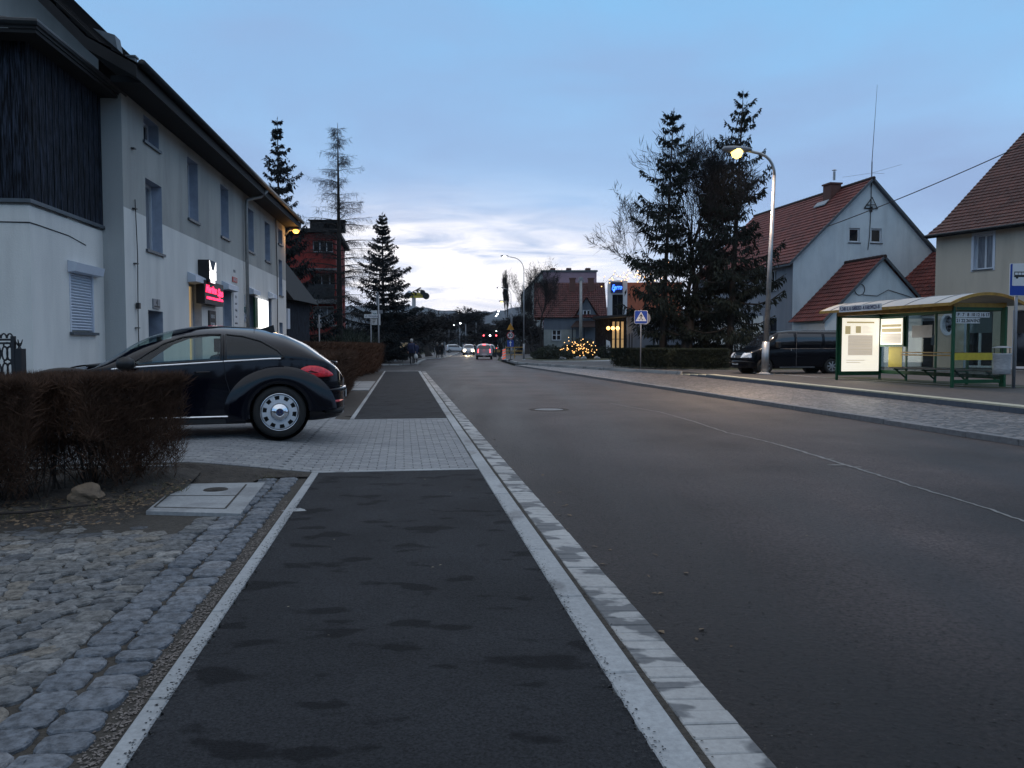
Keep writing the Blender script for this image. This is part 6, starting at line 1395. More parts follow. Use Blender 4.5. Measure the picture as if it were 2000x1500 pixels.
# seal strips, chrome lines
def onsurf(pts, off=.006, side=1): return [(x, side*(bc.ysurf(x,z)+off), z) for x, z in pts]
def dens(pts, n=6, close=False):
    P = pts+[pts[0]] if close else pts; o = []
    for a, b in zip(P, P[1:]): o += [(a[0]+(b[0]-a[0])*k/n, a[1]+(b[1]-a[1])*k/n) for k in range(n)]
    return o+[P[-1]]
for sd in (1,-1):
    m = MB(); m.tube(onsurf(dens(q1w,6,True),.004,sd), .013, 6, cap=False); m.tube(onsurf(dens(q2w,6,True),.004,sd), .013, 6, cap=False)
    m.build('window_seal', M['black'], car)
    m = MB(); m.tube(onsurf(dens([(2.02,.928),(1.83,.948),(.70,1.018)],14),.010,sd), [.006]+[.011]*27+[.008], 6); m.tube(onsurf(dens([(.69,1.0185),(.10,1.052),(-.03,1.053)],14),.010,sd), [.011]*28+[.004], 6); m.build('chrome_strip', M['chrome'], car)
    m = MB(); m.tube([(x, sd*(bc.ysurf(x,.30)+.022), .30) for x in np.linspace(.50,2.02,16)], .012, 6); m.build('sill_chrome', M['chrome'], car)
    m = MB(); m.box(.42,2.10,sd*.80-.03,sd*.80+.03,.20,.275); m.build('sill_trim', M['blackmat'], car, bevel=.015)
    m = MB(); yy = bc.ysurf(.96,.88)+.008; m.tube([(.84,sd*(yy-.01),.885),(.87,sd*(yy+.022),.885),(1.02,sd*(yy+.022),.88),(1.05,sd*(yy-.01),.88)], .012, 6); m.build('door_handle', M['paint_blue'], car)
    # door shut line
    m = MB(); m.tube([(x, sd*(bc.ysurf(x,z)+.0005), z) for x, z in dens([(.69,1.02),(.67,.80),(.60,.55),(.62,.30)],8)], .0035, 4); m.tube([(x, sd*(bc.ysurf(x,z)+.0005), z) for x, z in dens([(1.93,.93),(1.98,.7),(1.95,.30)],8)], .0035, 4); m.tube([(x, sd*(bc.ysurf(x,z)+.0005), z) for x, z in dens([(.69,1.04),(.69,1.37)],5)], .006, 4); m.build('door_gap', M['ink'], car)
    # fenders
    for cx, a0, a1 in ((0, -12, 179), (AX, 2, 192)):
        V = []; n = 46; prof = [(.375,.79),(.372,.865),(.385,.892),(.42,.902),(.47,.900),(.53,.886),(.585,.862),(.625,.835),(.65,.805)]
        k = len(prof)
        for i in range(n+1):
            a = R(a0+(a1-a0)*i/n); ca, sa = math.cos(a), math.sin(a)
            for rr_, yy in prof:
                g = (rr_-.372)/.28; st = 1+.10*g*max(0,ca if cx==0 else -ca*0)   # a touch longer towards the door
                rx = rr_*(1+ (.10*g if ca>0 else .16*g)); rz2 = rr_*(1-.06*g) if sa>0 else rr_
                x_ = cx+rx*ca; z_ = WR+rz2*sa
                z_ = max(z_, .175+.02*g)
                V.append((x_, sd*yy, z_))
        f_ = [(i*k+j, (i+1)*k+j, (i+1)*k+j+1, i*k+j+1) for i in range(n) for j in range(k-1)]
        MB().add(V, f_).build('fender', M['paint_blue'], car, smooth=True)
        m = MB(); m.lathe([(.02,0),(.39,0),(.39,sd*.30)], 36, (cx, sd*.50, WR), 'y'); m.build('wheel_arch', M['blackmat'], car)
        wheel(car, cx, sd*.775, WR, .215, sd, 'retro', rim=.252)
    m = MB(); m.lathe([(0,-.10),(.05,-.09),(.085,-.03),(.09,.03),(.06,.10),(0,.12)], 14, (1.83, sd*.93, 1.0), 'x'); mo = m.build('mirror', M['black'], car, smooth=True)
    for v in mo.data.vertices: v.co.y = sd*.93+(v.co.y-sd*.93)*1.45
    MB().tube([(1.83,sd*.80,.955),(1.85,sd*.86,.96)],.022,6).build('mirror_arm', M['black'], mo)
    # tail lamp inner detail
    cl = [(a*1.04+.0, b*1.0+.035) for a, b in tail]; nT = len(cl); sp_ = []
    for i in range(nT):
        p0,p1,p2,p3 = cl[i-1],cl[i],cl[(i+1)%nT],cl[(i+2)%nT]
        for k in range(5):
            u = k/5; sp_.append(tuple(.5*(2*p1[q]+(-p0[q]+p2[q])*u+(2*p0[q]-5*p1[q]+4*p2[q]-p3[q])*u*u+(-p0[q]+3*p1[q]-3*p2[q]+p3[q])*u**3) for q in (0,1)))
    ctr = (sum(a for a,_ in sp_)/len(sp_), sum(b for _,b in sp_)/len(sp_)); V=[]
    for s_,o_ in ((1.0,-.004),(.97,.014),(.85,.022),(.6,.027),(.3,.029)):
        for a,b in sp_: x_,z_ = ctr[0]+(a-ctr[0])*s_, ctr[1]+(b-ctr[1])*s_; V.append((x_, sd*(bc.ysurf(x_,z_)+o_), z_))
    nS=len(sp_); fs=[(r*nS+k,r*nS+(k+1)%nS,(r+1)*nS+(k+1)%nS,(r+1)*nS+k) for r in range(4) for k in range(nS)]+[tuple(4*nS+k for k in range(nS))]
    tl_ = MB().add(V,fs).build('tail_lamp', M['tail'], car, smooth=True)
    m = MB(); c = [(-.44,.842),(-.40,.857),(-.36,.842),(-.38,.827),(-.46,.82),(-.50,.829)]
    pts3 = [(x*1.04, sd*(bc.ysurf(x*1.04,z+.035)+.033), z+.035) for x,z in c]; m.poly(pts3 if sd<0 else pts3[::-1]); m.build('lamp_reflector', M['tail_dk'], tl_)
    # rear reflector, front head lamp
    m = MB(); m.tube([(x, sd*(bc.ysurf(x,.455)+.012), z) for x, z in ((-.62,.450),(-.70,.457),(-.80,.465),(-.86,.47))], [.010,.017,.017,.010], 6); m.build('bumper_reflector', M['tail'], car)
    m = MB(); m.lathe([(0,.10),(.07,.095),(.12,.06),(.13,0),(.12,-.1)], 22, (3.02, sd*.56, .72), 'x'); m.build('head_lamp', M['headoff'], car, smooth=True)
# bumper lips, plate, spoiler, fin, wipers
m = MB(); m.tube([(-.55,-.83,.62),(-.78,-.76,.625),(-.87,-.60,.63),(-.925,0,.635),(-.87,.60,.63),(-.78,.76,.625),(-.55,.83,.62)], [.01,.025,.035,.04,.035,.025,.01], 8); m.build('rear_bumper', M['paint_blue'], car, smooth=True)
m = MB(); m.tube([(-.60,-.79,.33),(-.80,-.72,.335),(-.90,0,.34),(-.80,.72,.335),(-.60,.79,.33)], [.02,.04,.05,.04,.02], 8); m.build('bumper_apron', M['blackmat'], car, smooth=True)
m = MB(); m.box(-.945,-.930,-.26,.26,.50,.61); pt_ = m.build('number_plate', M['plate'], car); text('plate_text','DJ 4672K',.085,M['ink'],pt_,fm((-.947,0,.555),(0,-1,0),(0,0,1)),ext=.001)
m = MB(); m.tube([(-.72,-.50,1.005),(-.80,-.30,.985),(-.82,0,.98),(-.80,.30,.985),(-.72,.50,1.005)],[.008,.02,.022,.02,.008],6); m.build('rear_spoiler', M['paint_blue'], car, smooth=True)
m = MB(); m.extr([(.02,-.012,1.41),(.22,-.012,1.46),(.04,-.012,1.52)],(0,.024,0)); m.build('roof_fin', M['black'], car)
m = MB(); m.tube([(x, y, np.interp(x, bc.xs, bc.top)*1.0+.002-(.02*abs(y))) for x, y in ((.30,-.0),(.30,.2),(.30,.4))],.003,4); m.build('roof_joint', M['ink'], car)
m = MB(); m.box(2.10,2.34,-.62,.62,.955,.985); m.build('scuttle', M['blackmat'], car, bevel=.01)
# cabin
m = MB(); m.box(-.25,2.25,-.68,.68,.30,.34); m.box(1.85,2.20,-.66,.66,.60,.93); m.box(-.55,-.10,-.62,.62,.34,.98); m.build('cabin_floor', M['blackmat'], car)
for y in (.36,-.36):
    m = MB(); m.box(.95,1.45,y-.25,y+.25,.40,.58); m.add([(.92,y-.25,.5),(1.08,y-.25,.5),(.86,y-.22,1.10),(.74,y-.22,1.10),(.92,y+.25,.5),(1.08,y+.25,.5),(.86,y+.22,1.10),(.74,y+.22,1.10)],[(0,1,2,3),(7,6,5,4),(0,4,5,1),(1,5,6,2),(2,6,7,3),(3,7,4,0)]); s_ = m.build('seat', M['blackmat'], car, bevel=.04)
    m = MB(); m.box(.70,.82,y-.13,y+.13,1.14,1.32); m.tube([(.78,y-.06,1.05),(.77,y-.06,1.16)],.008,5); m.tube([(.78,y+.06,1.05),(.77,y+.06,1.16)],.008,5); m.build('head_rest', M['blackmat'], s_, bevel=.03)
m = MB(); m.box(-.02,.42,-.6,.6,.45,.62); m.box(-.10,.05,-.6,.6,.55,1.0); m.build('rear_seat', M['blackmat'], car, bevel=.04)
m = MB(); c0 = Vector((1.62,.36,.93)); ax_ = Vector((-.45,0,.9)).normalized(); u_ = Vector((0,1,0)); v_ = ax_.cross(u_); u2 = Vector((.9,0,.45))
m.tube([c0+(u_*math.cos(6.283*k/22)+u2.normalized()*math.sin(6.283*k/22))*.185 for k in range(23)],.015,6); m.tube([c0-u_*.18,c0+u_*.18],.012,5); m.tube([c0,c0+Vector((.35,0,-.15))],.03,6); m.build('steering_wheel', M['blackmat'], car)
m = MB(); m.box(1.52,1.56,-.12,.12,1.28,1.35); m.build('inner_mirror', M['blackmat'], car)

# ---- dark van
Vn = dict(rear=1.05, front=3.95, n=150, nl=20, nu=26, sm=2, sq=5.0, sqz=3.4, nose=14, nose2=3.0, top=[(-1.05,1.55),(-1.0,1.88),(-.7,1.95),(1.8,1.96),(2.35,1.90),(2.60,1.78),(3.15,1.22),(3.35,1.10),(3.70,1.0),(3.88,.85),(3.95,.55)],
    bot=[(-1.05,.35),(-.9,.25),(3.6,.22),(3.95,.28)], belt=[(-1.05,1.12),(2.4,1.10),(3.1,1.02),(3.95,.75)], half=[(-1.05,.93),(0,.95),(2.6,.95),(3.95,.86)])
vc = Car(Vn); VA, VR = 3.05, .34
vw1 = [(2.72,1.20),(2.38,1.78),(1.72,1.80),(1.72,1.20)]; vw2 = [(1.60,1.22),(1.60,1.78),(.45,1.78),(.45,1.22)]; vw3=[(.32,1.22),(.32,1.78),(-.80,1.76),(-.84,1.22)]
def vcls(x,y,z,ub,u,i):
    if u < ub and y>.6 and (math.hypot(x,z-VR)<.385 or math.hypot(x-VA,z-VR)<.385): return None
    if y>.5 and any(inpoly((x,z),w) for w in (vw1,vw2,vw3)): return 'side_window'
    if x>2.62 and z>1.24 and y<.78 and u>ub: return 'windscreen'
    if x < -.95 and z>1.2 and z<1.8 and y<.75: return 'rear_window'
    if x>3.62 and .72<z<.93 and y>.42: return 'head_lamp'
    if x>3.86 and .70<z<.90 and y<=.42: return 'grille'
    if x < -.93 and .7<z<1.2 and y>.8: return 'tail_lamp'
    return 'body'
vp = G(1478,731,.16); vdir = Vector((-.985,-.17)); vl = Vector((.17,-.985))
vo = Vector((vp.x+.42,vp.y+.35)) - vdir*VA - vl*.85
van = vc.build('parked_van','dark blue van parked behind the big lamp post beside the bus shelter','van',(vo.x,vo.y,.16),math.atan2(vdir.y,vdir.x),vcls,dict(body='paint_van',side_window='darkglass',windscreen='darkglass',rear_window='darkglass',head_lamp='headoff',grille='black',tail_lamp='tail',underside='blackmat'))
van.scale=(1,1,.95)
for sd in (1,-1):
    for cx in (0,VA): wheel(van,cx,sd*.82,VR,.22,sd,'spoke'); m = MB(); m.lathe([(.02,0),(.385,0),(.385,sd*.3)],28,(cx,sd*.55,VR),'y'); m.build('wheel_arch',M['blackmat'],van)
    m = MB(); m.box(2.42,2.58,sd*1.0-.10,sd*1.0+.10,1.15,1.42); m.build('mirror',M['blackmat'],van,bevel=.03)
    m = MB(); m.tube([(-.95,sd*.957,1.13),(2.4,sd*.957,1.11)],.008,4); m.tube([(1.66,sd*.957,.35),(1.66,sd*.95,1.85)],.006,4); m.build('side_rail',M['kerb'],van); m = MB(); m.tube([(.8,sd*.93,.30),(2.4,sd*.93,.30)],.015,5); m.build('sill_strip',M['zinc'],van); m = MB(); m.tube([(1.9,sd*.965,1.02),(1.9,sd*.965,1.12)],.018,5); m.build('door_handle',M['zinc'],van)
m = MB(); m.lathe([(.085,.0),(.095,.01),(.085,.02)],20,(3.945,0,.80),'x'); m.beam((3.96,-.05,.87),(3.96,0,.74),.012); m.beam((3.96,.05,.87),(3.96,0,.74),.012); m.build('badge',M['chrome'],van)
m = MB(); m.box(3.93,3.965,-.26,.26,.40,.51); m.build('number_plate',M['plate'],van)
m = MB(); m.tube([(3.55,-.86,.52),(3.85,-.7,.52),(3.94,0,.52),(3.85,.7,.52),(3.55,.86,.52)],[.03,.07,.09,.07,.03],8); m.build('front_bumper',M['paint_van'],van,smooth=True)

# ---- cars on the road, seen small
Hc = dict(rear=.75, front=3.25, n=90, nl=14, nu=20, sm=2, sq=3.2, sqz=2.6, nose=10, nose2=3.0, top=[(-.75,.85),(-.70,1.05),(-.50,1.48),(-.2,1.56),(1.0,1.57),(1.5,1.50),(2.2,1.05),(2.9,.92),(3.15,.80),(3.25,.5)],
    bot=[(-.75,.35),(-.6,.24),(3.0,.22),(3.25,.3)], belt=[(-.75,.98),(3.25,.80)], half=[(-.75,.78),(0,.84),(2,.84),(3.25,.76)])
def hcls(x,y,z,ub,u,i):
    if u<ub and y>.5 and (math.hypot(x,z-.3)<.34 or math.hypot(x-2.5,z-.3)<.34): return None
    if u>ub and y>.45 and 1.02<z<1.44 and -.25<x<1.85: return 'side_window'
    if u>ub and x>1.5 and z>1.02 and z<1.47 and y<.62: return 'windscreen'
    if x<-.42 and 1.02<z<1.42 and y<.62: return 'rear_window'
    if x<-.60 and .70<z<1.02 and y>.56: return 'tail_lamp'
    if x>2.9 and .54<z<.86 and y>.40: return 'head_lamp'
    if z<.42: return 'bumper'
    return 'body'
def small(name, label, p, rz, paint, tl='tail', hl='headoff', group='cars on the road', z=-.03, plate_y=True, sc=1):
    c = Car(Hc); t = c.build(name,label,'car',(p[0],p[1],z),rz,hcls,dict(body=paint,side_window='darkglass',windscreen='darkglass',rear_window='darkglass',tail_lamp=tl,head_lamp=hl,bumper='blackmat',underside='blackmat'),group)
    for sd in (1,-1):
        for cx in (0,2.5): wheel(t,cx,sd*.72,.30,.19,sd)
        m = MB(); m.box(1.62,1.72,sd*.92-.08,sd*.92+.08,.98,1.12); m.build('mirror',M['blackmat'],t,bevel=.02)
    m = MB(); m.box(-.785,-.765,-.25,.25,.46,.57); m.build('number_plate',M['plate'],t); m = MB(); m.box(3.255,3.27,-.25,.25,.42,.53); m.build('front_plate',M['plate'],t)
    if tl=='brake': m = MB(); m.box(-.56,-.50,-.14,.14,1.46,1.52); m.build('high_brake_lamp',M['brake'],t)
    if sc != 1: t.scale = (sc,)*3
    return t
rd_dir = R(92)
p = D(945,700,79); h1 = small('hatchback','silver hatchback with lit brake lights, nearest car on the road',(p.x,80),rd_dir,'silver',tl='brake')
p = D(914.5,690,113); h2 = small('oncoming_car','oncoming car with bright headlights on the left of the road',(p.x,115),R(-88),'silver',hl='head')
p = D(954.5,680,104); small('waiting_car','white car with red lights queued behind the truck',(p.x,106),rd_dir,'white_paint',tl='brake')
p = D(890,672,150); small('parked_hatchback','white car parked in the distance left of the road',(p.x-1.2,150),R(10),'white_paint',z=.02,group='cars in the distance')
p = D(975,672,170); small('distant_car','distant car with red lights on the right beyond the truck',(p.x,172),R(94),'white_paint',tl='brake',group='cars in the distance')
p = D(925,672,190); small('distant_car','dark distant car turning by the arrow board',(p.x,190),R(170),'paint_van',group='cars in the distance')
for nm, pos, en, col in (('headlight_beam',(D(914.5,690,113).x,111.2,.7),90,(1,.80,.5)),('brake_glow',(D(945,700,79).x,78.6,.9),1,(1,.08,.08))):
    l = bpy.data.lights.new(nm,'SPOT' if 'beam' in nm else 'POINT'); l.energy=en*(9 if 'beam' in nm else 1); l.color=col; l.shadow_soft_size=.15
    o = bpy.data.objects.new(nm,l); C.objects.link(o); o.location=pos
    if 'beam' in nm: l.spot_size=R(75); l.spot_blend=.6; o.rotation_euler=(R(72),0,R(180))
# truck with red marker lights
tk = thing('truck','truck with a row of red marker lights standing in the queue','truck',(D(957,690,128).x,128,-.03),R(2),'vehicles on the road'); 
m = MB(); m.box(-1.2,1.2,0,6,.9,3.1); m.build('box_body',M['paint_van'],tk,bevel=.03); m = MB(); m.box(-1.15,1.15,6.2,8,.6,2.9); m.build('cab',M['red_sign'],tk,bevel=.1)
for x in (-1.0,1.0):
    for z in (3.0,1.0): m = MB(); m.lathe([(0,-.03),(.11,-.02),(.12,0)],12,(x,-.01,z),'y'); m.build('marker_lamp',M['brake'],tk)
m = MB(); m.lathe([(0,-.03),(.10,-.02),(.11,0)],12,(0,-.01,3.0),'y'); m.build('white_lamp',M['white_l'],tk); m = MB(); m.box(-1.1,1.1,-.06,-.005,1.0,1.16); m.build('tail_bar',M['yellow'],tk)
for y in (1.0,2.2,6.9):
    for x in (-1.0,1.0): m = MB(); m.lathe([(.1,-.15),(.42,-.15),(.48,-.1),(.48,.1),(.42,.15),(.1,.15)],20,(x,y,.48),'x'); m.build('wheel',M['rubber'],tk,smooth=True)
# ================================================================ STREET LAMPS, SIGNS, SHELTER, PEOPLE
def street_lamp(name,label,base,h,arm,mt='sodium',en=0,col=(1,.75,.35),r=.085,adir=-1,head=.22,group='street lamps along the road',lit=True,soft=.12):
    t = thing(name,label,'street lamp',base,0,group)
    m = MB(); m.tube([(0,0,0),(0,0,1.35)],[r*1.35,r*1.3],14); m.tube([(0,0,1.35),(0,0,h*.5),(0,0,h-arm*.75)],[r*.95,r*.8,r*.55],14)
    P = [(0,0,h-arm*.75)]+[(adir*arm*.62*(1-math.cos(a)),0,h-arm*.75+arm*.70*math.sin(a)) for a in [R(15*k) for k in range(1,6)]]; e = P[-1]
    P += [(adir*arm*.9,0,h+.02-.0*arm)]
    m.tube(P,r*.5,10); m.build('pole',M['zinc'] if r>.07 else M['steel_gr'],t,smooth=True)
    m = MB(); m.box(-r*2.4,r*2.4,-r*2.4,r*2.4,-.0,.03); m.lathe([(r*2.2,.03),(r*1.7,.07),(r*1.35,.09)],12); m.build('base_plate',M['curb'],t)
    hx = adir*(arm*.9+head*1.1); m = MB(); m.lathe([(0,-head*1.5),(head*.45,-head*1.3),(head*.6,-head*.4),(head*.5,head*.8),(head*.25,head*1.4),(0,head*1.45)],14,(hx,0,h+.06),'x')
    o = m.build('lamp_head',M['steel_gr'],t,smooth=True)
    for v in o.data.vertices: v.co.z = h+.06+(v.co.z-h-.06)*.55
    if lit:
        m = MB(); m.lathe([(0,-head*.85),(head*.42,-head*.62),(head*.60,-head*.15),(head*.58,.02)],14,(hx,0,h+.02)); m.build('lens',M[mt],t,smooth=True)
        if en:
            l = bpy.data.lights.new('street_light','SPOT'); l.energy=en; l.color=col; l.shadow_soft_size=soft; l.spot_size=R(158); l.spot_blend=.5
            lo = bpy.data.objects.new('street_light',l); C.objects.link(lo); lo.parent=t; lo.location=(hx,0,h-head*1.0)
    return t
b = G(1493,731,.16); hL = D(1470,297,b.y).z-.16
bl_ = street_lamp('street_lamp','tall galvanised street lamp with a glaring yellow light beside the van',b,hL,1.25,en=2600,col=(1,.70,.48),r=.115,head=.42,soft=.25)
bl_.rotation_euler[1] = R(2)
b = D(1023,705,66); hL = D(1010,501,66).z-.16
street_lamp('street_lamp','slim curved street lamp with a white head at the verge left of the cottage',(b.x,66,.15),hL,1.5,'white_l',120,(.9,.95,1),r=.06)
for i,(px,py,Y,mt,lb,lit) in enumerate(((990,563,92,'white_l','street lamp just behind the 30 sign, paler than the rest',True),(996,589,100,'sodium','orange lamp on a straight pole directly above the works sign',True),(979,607,150,'white_l','street lamp far down the right side, highest of three small lights',True),(975,613,180,'white_l','street lamp far down the right side, middle of three small lights',True),(971,617,205,'white_l','street lamp far down the right side, lowest of three small lights',True))):
    b = D(px+ (4 if i==1 else 8),690,Y); o = street_lamp('street_lamp',lb,(b.x,Y,.0),D(px,py,Y).z,1.1,mt,0,r=.06,lit=lit,head=.26,adir=-1)
for i,(px,py,Y,lb) in enumerate(((844,620,115,'small light over the left pavement among bare trees'),(899,611,200,'small light high in the large round tree'),(904,631,170,'small light above the arrow board'),(893,634,150,'small street light left of the arrow board'),(862,641,140,'faint light left of the road'),(975,646,150,'small light right of the truck'))):
    b = D(px+5,690,Y); street_lamp('street_lamp',lb,(b.x,Y,.0),D(px,py,Y).z,.9,'white_l',0,r=.05,head=.24)
for i,(px,py0,Y,lb) in enumerate(((869,633,112,'plain grey pole on the left kerb behind the walkers'),(910,633,165,'grey pole right of the oncoming car'),(930,630,165,'grey pole left of the queued truck'))):
    b = D(px,690,Y); h = D(px,py0,Y).z; m = MB(); m.tube([(0,0,0),(0,0,h)],[.11,.08],8); t = thing('utility_pole',lb,'pole',(b.x,Y,0),0,'plain poles in the distance'); m.build('shaft',M['steel_gr'],t); m = MB(); m.lathe([(0,.04),(.09,0)],8,(0,0,h)); m.build('cap',M['iron'],t)
def pole(t,h,r=.03,x=0,y=0): return tube_obj('pole',[(x,y,0),(x,y,h)],r,M['steel_gr'],t)
def rrect(w,h,r,n=5):
    P=[]
    for cx,cz,a0 in ((w/2-r,h/2-r,0),(-w/2+r,h/2-r,90),(-w/2+r,-h/2+r,180),(w/2-r,-h/2+r,270)): P += [(cx+r*math.cos(R(a0+90*k/n)),cz+r*math.sin(R(a0+90*k/n))) for k in range(n+1)]
    return P
def flat(name,pts,m_,par,y,z0=0,d=.004,x0=0): 
    """sign layer in the x-z plane facing -y"""
    q = MB(); q.extr([(x0+a,y,z0+b_) for a,b_ in pts],(0,-d,0)); return q.build(name,m_,par)
def walker(par,c,s,y,m_=None):
    z,x = c[1],c[0]; q = MB(); q.lathe([(0,y-.004),(.085*s,y-.004),(.085*s,y)],14,(x,0,z+.62*s),'y')
    for pts in ([(-.10,.52),(.10,.52),(.12,.30),(.08,.02),(-.08,.02),(-.10,.28)],[(-.08,.06),(.02,.04),(-.14,-.28),(-.26,-.52),(-.36,-.48),(-.22,-.24)],[(.0,.06),(.09,.04),(.20,-.26),(.33,-.48),(.24,-.54),(.08,-.26)],[(-.10,.50),(-.28,.22),(-.36,.10),(-.30,.06),(-.18,.20),(-.06,.38)],[(.08,.50),(.22,.30),(.36,.16),(.32,.10),(.16,.22),(.05,.36)]):
        q.extr([(x+a*s,y,z+b_*s) for a,b_ in pts],(0,-.004,0))
    return q.build('walking_figure',m_ or M['ink'],par)
# pedestrian crossing signs
def crossing(label,p,s,h,group=None,rz=0):
    t = thing('crossing_sign',label,'traffic sign',p,rz,group); pole(t,h+s*.58)
    zc = h; pl_ = flat('sign_plate',rrect(s,s,s*.08),M['white_sign'],t,-.035,zc,.01); 
    flat('blue_field',rrect(s*.95,s*.95,s*.07),M['blue_sign'],pl_,-.046,zc); flat('white_triangle',[(-s*.42,-s*.30),(s*.42,-s*.30),(0,s*.42)],M['white_sign'],pl_,-.051,zc)
    walker(pl_,(.0,zc-s*.02),s*.42,-.056); flat('crossing_stripe',[(-s*.30,-s*.17),(s*.30,-s*.17),(s*.30,-s*.145),(-s*.30,-s*.145)],M['steel_gr'],pl_,-.0555,zc,.0004)
    return t
p = G(1251,721,.16); s_ = 25.5/1560*p.y; zz = D(1254,619.5,p.y).z-.16
crossing('pedestrian crossing sign on a thin pole in front of the hedge on the right',p,s_,zz,'pedestrian crossing signs')
t = None; p2 = D(1259,690,p.y+.35); 
t = thing('round_sign','grey back of a sign just visible behind the crossing sign','traffic sign',(p.x+.20,p.y+.25,.16)); flat('sign_plate',[(s_*.5*math.cos(6.283*k/20),s_*.5*math.sin(6.283*k/20)) for k in range(20)],M['grey_back'],t,.0,zz-.05,.01); tube_obj('bracket',[(-.20,-.20,zz-.05),(0,.0,zz-.05)],.02,M['steel_gr'],t)
p = D(877,690,120); crossing('small pedestrian crossing sign hanging far down the left side',(p.x,120,.0),.62,D(877,623,120).z,'pedestrian crossing signs')
# works sign, 30, one-way arrow on one post
p = D(997,690,64); t = thing('sign_post','post with an orange works triangle, a 30 limit disc and a blue arrow','traffic signs',(p.x,64,.1)); k_ = 64/1560
zT, z3, zA = (D(997,y,64).z-.1 for y in (638,655,671)); pole(t,zT+.3)
pl_ = flat('works_triangle',[(-7*k_,-6*k_),(7*k_,-6*k_),(0,7.5*k_)],M['yel_sign'],t,-.04,zT,.01); 
q = MB(); 
for a_,b_ in (((-.02,.14),(.05,-.02)),((.05,-.02),(-.06,-.2)),((.05,-.02),(.12,-.2)),((-.02,.12),(.14,-.05)),((.14,-.05),(.2,-.16))): q.beam((a_[0],-.055,zT+a_[1]),(b_[0],-.055,zT+b_[1]),.045,.006)
q.lathe([(0,-.056),(.05,-.056),(.05,-.05)],10,(-.04,0,zT+.2),'y'); q.build('digging_figure',M['ink'],pl_)
disc = lambda r: [(r*math.cos(6.283*k/28),r*math.sin(6.283*k/28)) for k in range(28)]
pl_ = flat('speed_disc',disc(7.2*k_),M['red_sign'],t,-.04,z3,.01); flat('white_centre',disc(5.7*k_),M['white_sign'],pl_,-.051,z3); text('digits','30',.40,M['ink'],pl_,fm((0,-.057,z3),(1,0,0),(0,0,1)),bold=.012)
pl_ = flat('arrow_plate',rrect(12.5*k_,12.5*k_,.03),M['blue_sign'],t,-.04,zA,.01); flat('white_arrow',[(-.035,-.2),(.035,-.2),(.035,.05),(.12,.05),(0,.22),(-.12,.05),(-.035,.05)],M['white_sign'],pl_,-.051,zA)
q = MB(); q.box(-.16,.16,-.10,.10,0,.14); q.build('base_block',M['blackmat'],t)
# red-white barrier boards, rails, arrow board
p = D(984.5,690,65.5); t = thing('barrier_board','red and white striped works board standing on the kerb left of the 30 sign','barrier',(p.x,65.5,.06)); q=MB(); q.box(-.13,.13,-.02,.02,.12,1.02); q.build('board',M['white_sign'],t); q=MB()
for i in range(4): z=.16+i*.22; q.extr([(-.13,-.022,z),(.13,-.022,z+.12),(.13,-.022,z+.22),(-.13,-.022,z+.10)],(0,-.004,0))
q.build('stripes',mat('glow_red_stripe',(.6,.08,.04),.5,.05,emit=(1,.16,.08),es=.5),t); q=MB(); q.box(-.2,.2,-.12,.12,0,.12); q.build('foot',M['blackmat'],t)  # red stripes glow by themselves: light put into their colour, no lamp
t = thing('yellow_railing','yellow tube railing behind the 30 sign','railing',(D(1000,690,74).x,74,.15)); q=MB()
for z in (.35,.7,1.05): q.tube([(-.6,0,z),(1.1,0,z)],.035,6)
for x in (-.6,.25,1.1): q.tube([(x,0,0),(x,0,1.07)],.04,6)
q.build('rails',M['ochre'],t)
for i in range(4):
    Y=96+i*9; p=D(972+ -i*1.5,690,Y); t = thing('yellow_barrier',('nearest','second','third','farthest')[i]+' of the yellow works barriers right of the queue','barrier',(p.x,Y,.0),R(80),'yellow works barriers'); q=MB(); q.box(-2,2,-.03,.03,.55,.85); q.build('board',M['ochre'],t); q=MB(); q.box(-1.7,-1.6,-.2,.2,0,.9); q.box(1.6,1.7,-.2,.2,0,.9); q.build('feet',M['iron'],t)
p = D(911,690,175); t = thing('arrow_board','red and white chevron board across the far bend','traffic sign',(p.x,175,0)); q=MB(); q.box(-.8,.8,-.03,.03,.9,1.7); q.build('board',M['white_sign'],t); q=MB()
for i in range(3): x=-.62+i*.45; q.extr([(x,-.04,.95),(x+.2,-.04,.95),(x+.4,-.04,1.3),(x+.2,-.04,1.65),(x,-.04,1.65),(x+.2,-.04,1.3)],(0,-.01,0))
q.build('chevrons',M['red_sign'],t); q=MB(); q.box(-.7,-.6,-.05,.05,0,.9); q.box(.6,.7,-.05,.05,0,.9); q.build('legs',M['iron'],t)
# far yellow pylon sign
p = D(809,690,135); t = thing('pylon_sign','yellow advertising sign with dark discs on a pole above the bare trees','sign',(p.x,135,0)); k2=135/1560; zc=D(815,577,135).z; pole(t,zc,.32); q=MB(); q.box(-.8,1.9,-.3,.3,zc-.42,zc+.42); q.build('yellow_panel',M['yellow'],t)
text('lettering','INTERMARKET',.42,M['ink'],t,fm((.55,-.32,zc),(1,0,0),(0,0,1)),sx=.85)
for x,z,r,mm in ((-1.0,.0,.5,'sill'),(2.05,-.1,.55,'ink'),(1.5,.5,.42,'ink'),(-.75,.45,.35,'shut')): q=MB(); q.lathe([(0,-.34),(r,-.34),(r,.3),(0,.3)],18,(x,0,zc+z),'y'); q.build('disc',M[mm],t)
